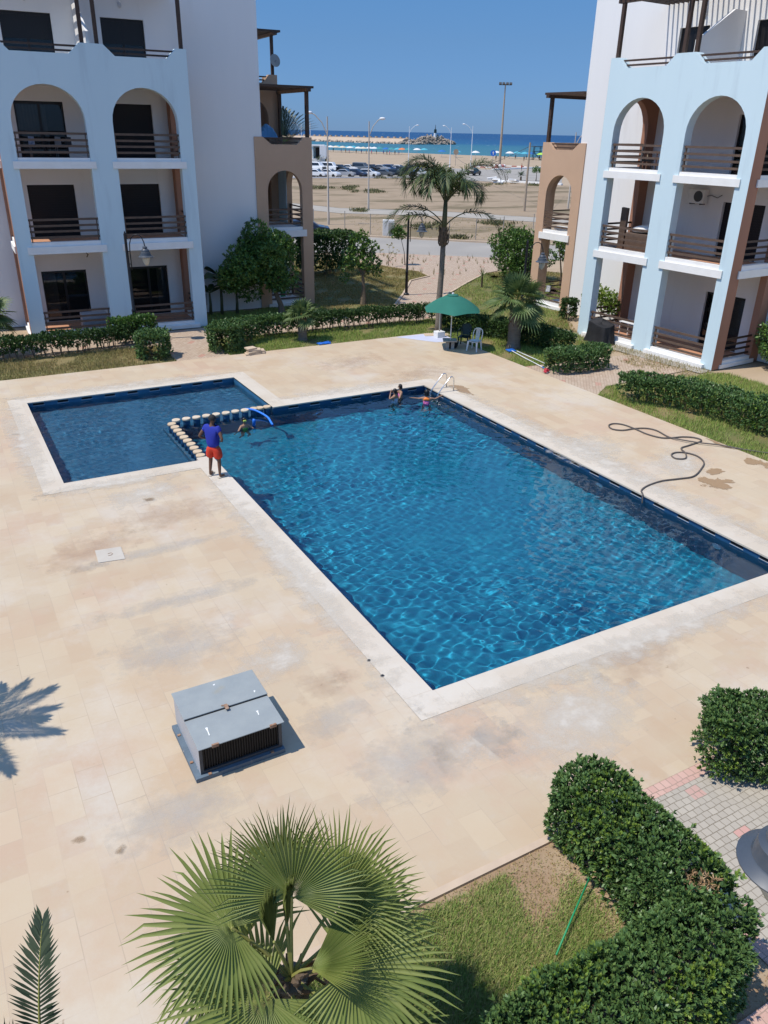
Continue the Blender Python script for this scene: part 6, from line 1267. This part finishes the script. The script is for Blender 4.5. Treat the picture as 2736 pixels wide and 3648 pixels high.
tpalm = thing('terrace_palm', 'spiky potted palm leaning out over the shaded porch terrace', 'palm', PW(-6.0,5.2,7.31)); MB().lathe([(.16,0),(.22,.4),(.18,.4),(0,.38)], n=12).build('pot', 'terracotta', tpalm); r2 = random.Random(6)
for i in range(12):
    V, F = [], []; mb = MB(); frond(V, F, None, (0,0,.4), R(-35+i*9), R(38+i*3.4), 2.0, R(30), r2, .26, 24, .2, .1, .022, .15, mb, .012); o = npmesh('frond', V, F, 'date_leaf', tpalm); mb.build('midrib', 'petiole', o)
# ================================================================== people
M['skin_dark'] = mat('skin_dark', (.15,.075,.045), .55, (.12,.06,.035), 12); M['skin'] = mat('skin', (.34,.19,.12), .55, (.29,.16,.10), 12); M['hair'] = mat('hair', (.008,.007,.007), .45)
M['shirt_blue'] = mat('shirt_blue', (.018,.035,.33), .85, (.014,.028,.27), 6); M['shorts_red'] = mat('shorts_red', (.62,.05,.02), .8, (.54,.04,.018), 8); M['sandal'] = mat('sandal', (.50,.44,.36), .7)
M['swim_pink'] = mat('swim_pink', (.62,.07,.26), .6, (.75,.25,.45), 25); M['swim_orange'] = mat('swim_orange', (.80,.22,.04), .6); M['swim_green'] = mat('swim_green', (.06,.22,.04), .6); M['swim_blue'] = mat('swim_blue', (.05,.09,.22), .6, (.75,.78,.8), 30); M['mask'] = mat('mask', (.55,.62,.12), .4)
def skin(name, verts, edges, radii, m, parent, root=0, sub=2):
    me = bpy.data.meshes.new(name); me.from_pydata([tuple(v) for v in verts], edges, []); o = bpy.data.objects.new(name, me); C.link(o)
    o.modifiers.new('s', 'SKIN'); md = o.modifiers.new('u', 'SUBSURF'); md.levels = md.render_levels = sub
    for i, r_ in enumerate(radii): v = me.skin_vertices[0].data[i]; v.radius = (r_, r_) if not hasattr(r_, '__len__') else r_; v.use_root = (i == root)
    dg = bpy.context.evaluated_depsgraph_get(); ev = o.evaluated_get(dg); m2 = bpy.data.meshes.new_from_object(ev); o.modifiers.clear(); o.data = m2; bpy.data.meshes.remove(me); m2.name = name
    m2.materials.clear(); m2.materials.append(M[m]); m2.polygons.foreach_set('use_smooth', [True]*len(m2.polygons)); o.parent = parent; return o
def body_graph(J, feet=True, s=1.0):
    """J: joints in metres, x right, y forward. Returns verts, edges, radii of one continuous body"""
    V, E_, Rr = [], [], []
    def add(p, r_, link=None):
        V.append(p); Rr.append(r_); i = len(V)-1
        if link is not None: E_.append((link, i))
        return i
    pel = add(J['pelvis'], (.135*s,.105*s)); ab = add(J['waist'], (.12*s,.092*s), pel); ch = add(J['chest'], (.15*s,.105*s), ab); nk0 = add(J['neck0'], .06*s, ch); nk = add(J['neck'], .048*s, nk0); jaw = add(J['jaw'], .062*s, nk); hd = add(J['head'], (.078*s,.092*s), jaw); add(J['crown'], .062*s, hd)
    for q in 'LR':
        sh = add(J['sh'+q], .058*s, ch); el = add(J['el'+q], .038*s, sh); wr = add(J['wr'+q], .025*s, el)
        w = Vector(J['wr'+q]); d = (w-Vector(J['el'+q])).normalized(); d = (d+Vector(J.get('hd'+q, d))).normalized(); side = d.cross(Vector((0,.4,1))).normalized()
        pm = add(tuple(w+d*.055*s), (.034*s,.018*s), wr)
        for k in range(4):
            off = side*(.024-.016*k)*s; f1 = add(tuple(w+d*.10*s+off), .0095*s, pm); f2 = add(tuple(w+d*(.145-.008*abs(k-1.4))*s+off*1.1+Vector((0,0,-.012*s))), .008*s, f1)
        t1 = add(tuple(w+d*.055*s+side*.045*s), .0105*s, pm); add(tuple(w+d*.09*s+side*.06*s), .009*s, t1)
        if 'hip'+q in J:
            hp_ = add(J['hip'+q], .088*s, pel); kn = add(J['kn'+q], .056*s, hp_); cf = add(tuple(Vector(J['kn'+q]).lerp(Vector(J['an'+q]), .33)), .052*s, kn); an = add(J['an'+q], .034*s, cf)
            if feet: hl = add(J['toe'+q+'0'], .04*s, an); add(J['toe'+q], .032*s, hl)
    return V, E_, Rr
def face(root, J, s, skinm, hair, look=(0,1,0), hairlen=.0, cap=None, hairname='hair'):
    h = Vector(J['head']); f = Vector(look).normalized(); r_ = Vector((f.y,-f.x,0)).normalized(); up = r_.cross(f)
    def P(a, b, c): return tuple(h+r_*a*s+f*b*s+up*c*s)
    n = MB(); n.add([P(-.014,.088,-.02),(P(.014,.088,-.02)),P(0,.118,-.022),P(0,.088,.025)], [(0,1,2),(0,2,3),(2,1,3)]); n.build('nose', skinm, root)
    for a in (-.032,.032): MB().ball(P(a,.086,.015), .011*s, 8, 6).build('eye', hair, root)
    MB().tube([P(-.022,.09,-.05),P(0,.096,-.052),P(.022,.09,-.05)], .006*s, 5).build('mouth', 'rust', root)
    for a in (-.082,.082): MB().ball(P(a,-.005,-.005), .022*s, 8, 6, (.5,.8,1.3)).build('ear', skinm, root)
    hb = MB(); nn, mm = 16, 10; vs = []
    for i in range(mm+1):
        th = PI*i/mm*.62
        for j in range(nn):
            q = 2*PI*j/nn; dirv = r_*math.sin(th)*math.cos(q)+f*math.sin(th)*math.sin(q)+up*math.cos(th); fr = max(0, dirv.dot(f)); k = .104-.012*fr
            pz = h+dirv*k*s*(1.0 if dirv.dot(up) > -.2 else 1)+up*.022*s
            if i == mm and hairlen and dirv.dot(f) < .35: pz = pz-up*hairlen*s-f*.01
            if dirv.dot(f) > .55 and dirv.dot(up) < .45: pz = h+dirv*.075*s+up*.03*s
            vs.append(tuple(pz))
    hb.add(vs, [(i*nn+j, i*nn+(j+1) % nn, (i+1)*nn+(j+1) % nn, (i+1)*nn+j) for i in range(mm) for j in range(nn)]); hb.build(hairname, cap or hair, root, smooth='all')
    if cap: b_ = MB(); b_.add([P(-.07,.07,.045),P(-.06,.15,.03),P(0,.175,.03),P(.06,.15,.03),P(.07,.07,.045)]+[P(-.07,.07,.055),P(-.06,.15,.038),P(0,.175,.038),P(.06,.15,.038),P(.07,.07,.055)], [(0,1,2,3,4),(9,8,7,6,5),(0,5,6,1),(1,6,7,2),(2,7,8,3),(3,8,9,4)]); b_.build('cap_brim', cap, root)
# the man on the pool edge, hands on hips, seen from behind
mn = thing('person', 'man in blue shirt, red shorts and black cap standing hands on hips', 'person', (5.60,19.10,.012), R(-50))
JM = dict(pelvis=(0,0,.92), waist=(0,-.01,1.06), chest=(0,.0,1.28), neck0=(0,-.01,1.42), neck=(0,.0,1.47), jaw=(.02,.03,1.54), head=(.02,.02,1.60), crown=(.02,.01,1.66),
  shL=(-.19,0,1.37), elL=(-.34,-.12,1.12), wrL=(-.19,.06,1.0), shR=(.19,0,1.37), elR=(.35,-.10,1.12), wrR=(.20,.07,1.0), hdL=(.3,.6,-.2), hdR=(-.3,.6,-.2),
  hipL=(-.10,0,.86), knL=(-.13,.03,.48), anL=(-.15,-.02,.09), toeL0=(-.155,-.01,.045), toeL=(-.19,.15,.035), hipR=(.10,0,.86), knR=(.13,.02,.48), anR=(.16,-.04,.09), toeR0=(.165,-.03,.045), toeR=(.21,.12,.035))
V, E_, Rr = body_graph(JM); skin('body', V, E_, Rr, 'skin_dark', mn)
skin('shirt', [(0,0,.80),(0,-.005,1.02),(0,0,1.28),(0,-.005,1.40),(-.19,0,1.365),(-.255,-.055,1.245),(.19,0,1.365),(.26,-.05,1.245)], [(0,1),(1,2),(2,3),(2,4),(4,5),(2,6),(6,7)], [(.195,.165),(.185,.15),(.19,.142),.07,.09,.076,.09,.076], 'shirt_blue', mn)
skin('shorts', [(0,0,.97),(0,0,.86),(-.10,0,.80),(-.128,.02,.50),(.10,0,.80),(.128,.02,.50)], [(0,1),(1,2),(2,3),(1,4),(4,5)], [(.16,.13),(.175,.145),.135,.125,.135,.125], 'shorts_red', mn)
face(mn, JM, 1.0, 'skin_dark', 'hair', (.55,.83,-.1), 0, 'black_cloth', 'cap')
for q, sx in (('L',-1),('R',1)):
    a, b_ = Vector(JM['toe'+q+'0']), Vector(JM['toe'+q]); t = (b_-a).normalized(); s_d = Vector((-t.y,t.x,0)).normalized()*.048; p0, p1 = a-t*.075, b_+t*.075; p0.z = p1.z = .001
    s = MB(); s.poly([p0-s_d*.8, (p0+p1)/2-s_d, p1-s_d*.85, p1+t*.02, p1+s_d*.85, (p0+p1)/2+s_d, p0+s_d*.8], (0,0,.018)); c = b_-t*.02; s.tube([c-s_d*1.0+Vector((0,0,-.01)), c+Vector((0,0,.045)), c+s_d*1.0+Vector((0,0,-.01))], .014, 6); s.build('sandal', 'sandal', mn)
# swimmers
def swimmer(label, loc, rz, s, suit, J=None, hairlen=.0, look=(0,1,0), skinm='skin', mask=False, zoff=-1.12, suit2=None):
    t = thing('person', label, 'person', (loc[0],loc[1],WL+zoff*s), rz)
    K = dict(pelvis=(0,0,.92), waist=(0,.0,1.06), chest=(0,.0,1.24), neck0=(0,0,1.36), neck=(0,.0,1.41), jaw=(0,.03,1.48), head=(0,.02,1.54), crown=(0,.01,1.60), shL=(-.15,0,1.31), elL=(-.33,.12,1.16), wrL=(-.5,.25,1.10), shR=(.15,0,1.31), elR=(.33,.12,1.16), wrR=(.5,.25,1.10),
      hipL=(-.09,0,.88), knL=(-.14,.16,.58), anL=(-.15,-.05,.25), toeL0=(-.15,-.05,.2), toeL=(-.15,-.1,.1), hipR=(.09,0,.88), knR=(.14,.1,.55), anR=(.17,-.12,.22), toeR0=(.17,-.12,.18), toeR=(.17,-.18,.1))
    K.update(J or {}); K = {k: tuple(Vector(v)*s) for k, v in K.items()}
    V, E_, Rr = body_graph(K, True, s); skin('body', V, E_, Rr, skinm, t)
    sv = [(0,0,.84),(0,0,.92),(0,0,1.06),(0,0,1.24),(-.10,0,1.31),(.10,0,1.31)]; skin('swimsuit', [tuple(Vector(v)*s) for v in sv], [(0,1),(1,2),(2,3),(3,4),(3,5)], [tuple(np.array(r_)*s) for r_ in ((.15,.12),(.155,.125),(.14,.11),(.165,.122),(.06,.06),(.06,.06))], suit, t)
    if suit2: skin('shoulder_strap', [tuple(Vector(v)*s) for v in ((-.13,-.02,1.22),(0,-.03,1.33),(.13,-.02,1.22))], [(0,1),(1,2)], [.09*s,.095*s,.09*s], suit2, t)
    face(t, K, s*.98, skinm, 'hair', look, hairlen)
    if mask: h = Vector(K['head']); MB().obox(tuple(h+Vector(look).normalized()*.09*s+Vector((0,0,.015*s))), (.13*s,.05*s,.07*s)).build('swim_mask', 'mask', t, bevel=.01)
    return t
wz = lambda x, y: at(x, y, WL)
r4 = lambda x, y: (1300+x/3.607, 1280+y/3.607)
p = wz(560+1175/3.77, 1400+478/3.77); swimmer('child in a green swimsuit and yellow mask swimming near the blue foam noodle', (p.x,p.y), R(185), .80, 'swim_green', look=(.3,1,-.05), mask=True, zoff=-1.20)
p = wz(*r4(790,565)); swimmer('girl in a pink and orange swimsuit holding the pool ladder, seen from behind', (p.x,p.y), R(-40), .88, 'swim_pink', dict(elR=(.32,.10,1.27), wrR=(.52,.24,1.36), elL=(-.32,.06,1.25), wrL=(-.55,.0,1.28)), .10, (.1,1,0), zoff=-1.10, suit2='swim_orange')
p = wz(*r4(385,548)); swimmer('child with dark hair in a blue and white top standing in the pool', (p.x,p.y), R(20), .84, 'swim_blue', dict(elL=(-.30,.05,1.25), wrL=(-.14,.12,1.5)), .06, (-.5,.8,0), zoff=-1.08)
p = wz(*r4(455,475)); swimmer('child in a pink top at the far pool wall behind another child', (p.x,p.y), R(75), .84, 'swim_pink', None, .06, (0,1,0), zoff=-1.12)
tag(MB().tube(catmull([(8.27,24.2,-.02),(8.45,23.98,.0),(8.62,23.72,-.05),(8.72,23.3,-.10),(8.68,22.9,-.15),(8.64,22.68,-.14)]), .035, 10).build('foam_noodle', 'noodle', smooth='all'), 'bright blue foam noodle floating by the stepping posts', 'foam noodle')
tag(MB().tube([(8.1,22.95,-.2),(8.12,22.95,-.02),(8.14,22.95,.03)], [.05,.055,.06], 10).build('pool_toy', 'blue_plastic', smooth='all'), 'small blue float beside the swimming child in green', 'float')
for (y, z) in ((14.62,-.62),(10.6,-.62),(17.6,-.62)):
    o = MB().lathe([(.0,.05),(.08,.045),(.12,.02),(.13,0)], n=18).build('pool_light', 'white_plastic', loc=(PX1+e-.002,y,z), smooth=True); o.rotation_euler[1] = R(-90); tag(o, 'round white underwater light on the far long wall of the pool', 'pool light', 'underwater wall lights')
# someone sitting on the ground floor terrace of the sunlit building
st_ = thing('person', 'person with dark hair sitting at the table on the sunlit ground floor terrace', 'person', PE(2.85,1.5,.11), EANG+R(75))
JS = dict(pelvis=(0,0,.50), waist=(0,.02,.64), chest=(0,.04,.85), neck0=(0,.05,.98), neck=(0,.07,1.03), jaw=(0,.10,1.10), head=(0,.09,1.16), crown=(0,.08,1.22), shL=(-.17,.04,.94), elL=(-.24,.16,.70), wrL=(-.16,.38,.76), shR=(.17,.04,.94), elR=(.24,.16,.70), wrR=(.16,.38,.76), hipL=(-.09,.05,.48), knL=(-.11,.46,.48), anL=(-.11,.46,.09), toeL0=(-.11,.48,.05), toeL=(-.11,.62,.03), hipR=(.09,.05,.48), knR=(.11,.46,.48), anR=(.11,.46,.09), toeR0=(.11,.48,.05), toeR=(.11,.62,.03))
V, E_, Rr = body_graph(JS); skin('body', V, E_, Rr, 'skin', st_); face(st_, JS, 1.0, 'skin', 'hair', (0,1,0), .05)
skin('shorts', [(0,0,.52),(-.09,.06,.49),(-.11,.36,.49),(.09,.06,.49),(.11,.36,.49)], [(0,1),(1,2),(0,3),(3,4)], [(.155,.13),.12,.095,.12,.095], 'black_cloth', st_)
sc_ = chair('plastic_chair', 'white plastic chair under the person sitting on the sunlit terrace', (0,0), EANG+R(75), 'white_plastic', False, False); q = PE(2.85,1.5,.11); sc_.location = q
# people on the beach
def walker(label, p, h, m1, m2, rz, z, hair='hair'):
    s = h/1.7; t = thing('person', label, 'person', (p.x,p.y,z), rz, 'people on the beach')
    J = dict(JM); J.update(elL=(-.25,.02,1.12), wrL=(-.26,.08,.88), elR=(.25,.02,1.12), wrR=(.26,.08,.88)); J = {k: tuple(Vector(v)*s) for k, v in J.items()}
    V, E_, Rr = body_graph(J, True, s); skin('body', V, E_, Rr, 'skin_dark', t, 0, 1)
    skin('clothes', [tuple(Vector(v)*s) for v in ((0,0,.62),(0,0,.9),(0,0,1.28),(0,0,1.40))], [(0,1),(1,2),(2,3)], [.17*s,.17*s,.18*s,.07*s], m1, t, 0, 1); face(t, J, s, 'skin_dark', hair); return t
p = at(*z6(926,905)); walker('person in dark red clothes walking on the beach road behind the small palm', p, 1.75, 'shorts_red', 'hair', 1.0, 0, 'skin')
pw = None
BP = [(470,578),(560,590),(610,592),(650,594),(730,598),(790,600),(845,602),(905,606),(960,606),(1040,610),(1080,612),(1110,612),(1170,614),(1215,616)]
for i, (x, y) in enumerate(BP):
    p = atg(*z5(x, y)); c = ('black_cloth','shirt_blue','skin','swim_pink')[i % 4]
    if pw is None: pw = walker('', p, 1.7, 'black_cloth', 'hair', .3, p.z); o = pw
    else: o = dup(pw, (p.x,p.y,p.z), i*1.3)
    for ch in o.children:
        if ch.name.startswith('clothes'): setmat(ch, c)
    o['label'] = f'{words_[i//4]} person in {("black","blue","tan","pink")[i % 4]} among the crowded umbrellas, counted from the lifeguard tower'
for i, (x, y) in enumerate([(690,806),(770,800),(870,800),(948,815),(970,800),(1090,805)]):
    p = atg(*z6(x, y)); o = dup(pw, (p.x,p.y,p.z), i*1.1, f'{words_[i]} dark figure on the open beach, counted from the tall mast towards the watchtower')
    for ch in o.children:
        if ch.name.startswith('clothes'): setmat(ch, 'black_cloth')
# ================================================================== light, sky, camera
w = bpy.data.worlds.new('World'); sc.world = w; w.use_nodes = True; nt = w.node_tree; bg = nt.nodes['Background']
SUND = Vector((.52,-.085,-1)).normalized(); el = math.asin(-SUND.z); azs = math.atan2(-SUND.x, -SUND.y)
sk = nt.nodes.new('ShaderNodeTexSky'); sk.sky_type = 'NISHITA'; sk.sun_disc = False; sk.sun_elevation = el; sk.sun_rotation = azs; sk.air_density = 1.0; sk.dust_density = .0; sk.ozone_density = 6.0; sk.altitude = 0
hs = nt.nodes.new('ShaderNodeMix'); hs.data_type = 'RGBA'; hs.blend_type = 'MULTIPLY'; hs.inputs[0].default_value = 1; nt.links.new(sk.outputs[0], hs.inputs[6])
# tint by elevation: low sky darkened and bluer, upper sky kept bright to fill shade
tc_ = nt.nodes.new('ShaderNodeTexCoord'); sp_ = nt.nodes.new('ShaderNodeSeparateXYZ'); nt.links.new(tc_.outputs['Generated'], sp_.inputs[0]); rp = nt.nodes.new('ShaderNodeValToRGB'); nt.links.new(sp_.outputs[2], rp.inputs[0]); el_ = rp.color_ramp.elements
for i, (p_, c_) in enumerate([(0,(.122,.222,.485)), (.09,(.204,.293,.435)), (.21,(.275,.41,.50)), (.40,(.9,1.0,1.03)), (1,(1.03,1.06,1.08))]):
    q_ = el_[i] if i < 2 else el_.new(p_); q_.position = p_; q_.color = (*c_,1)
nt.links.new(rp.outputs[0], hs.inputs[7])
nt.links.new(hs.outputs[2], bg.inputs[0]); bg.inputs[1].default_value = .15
sun = bpy.data.lights.new('sun', 'SUN'); sun.energy = 3.35; sun.angle = R(.5); sun.color = (1,.94,.85); sun.cycles.is_caustics_light = True
so = bpy.data.objects.new('sun', sun); C.link(so); so.rotation_euler = SUND.to_track_quat('-Z', 'Y').to_euler()
cam = bpy.data.cameras.new('camera'); co = bpy.data.objects.new('camera', cam); C.link(co); sc.camera = co
cam.sensor_fit = 'VERTICAL'; cam.sensor_height = 36; cam.lens = 36*FPX/3648; cam.clip_start = .1; cam.clip_end = 120000
co.matrix_world = Matrix(((_r[0],_u[0],-_f[0],0),(_r[1],_u[1],-_f[1],0),(_r[2],_u[2],-_f[2],CAMH),(0,0,0,1)))
vs = sc.view_settings; vs.view_transform = 'Standard'; vs.look = 'None'; vs.exposure = .45; vs.gamma = 1; vs.use_curve_mapping = False
cy = sc.cycles; cy.use_denoising = True; cy.max_bounces = 10; cy.transparent_max_bounces = 8; cy.transmission_bounces = 6; cy.caustics_reflective = False; cy.caustics_refractive = True; cy.sample_clamp_indirect = 6
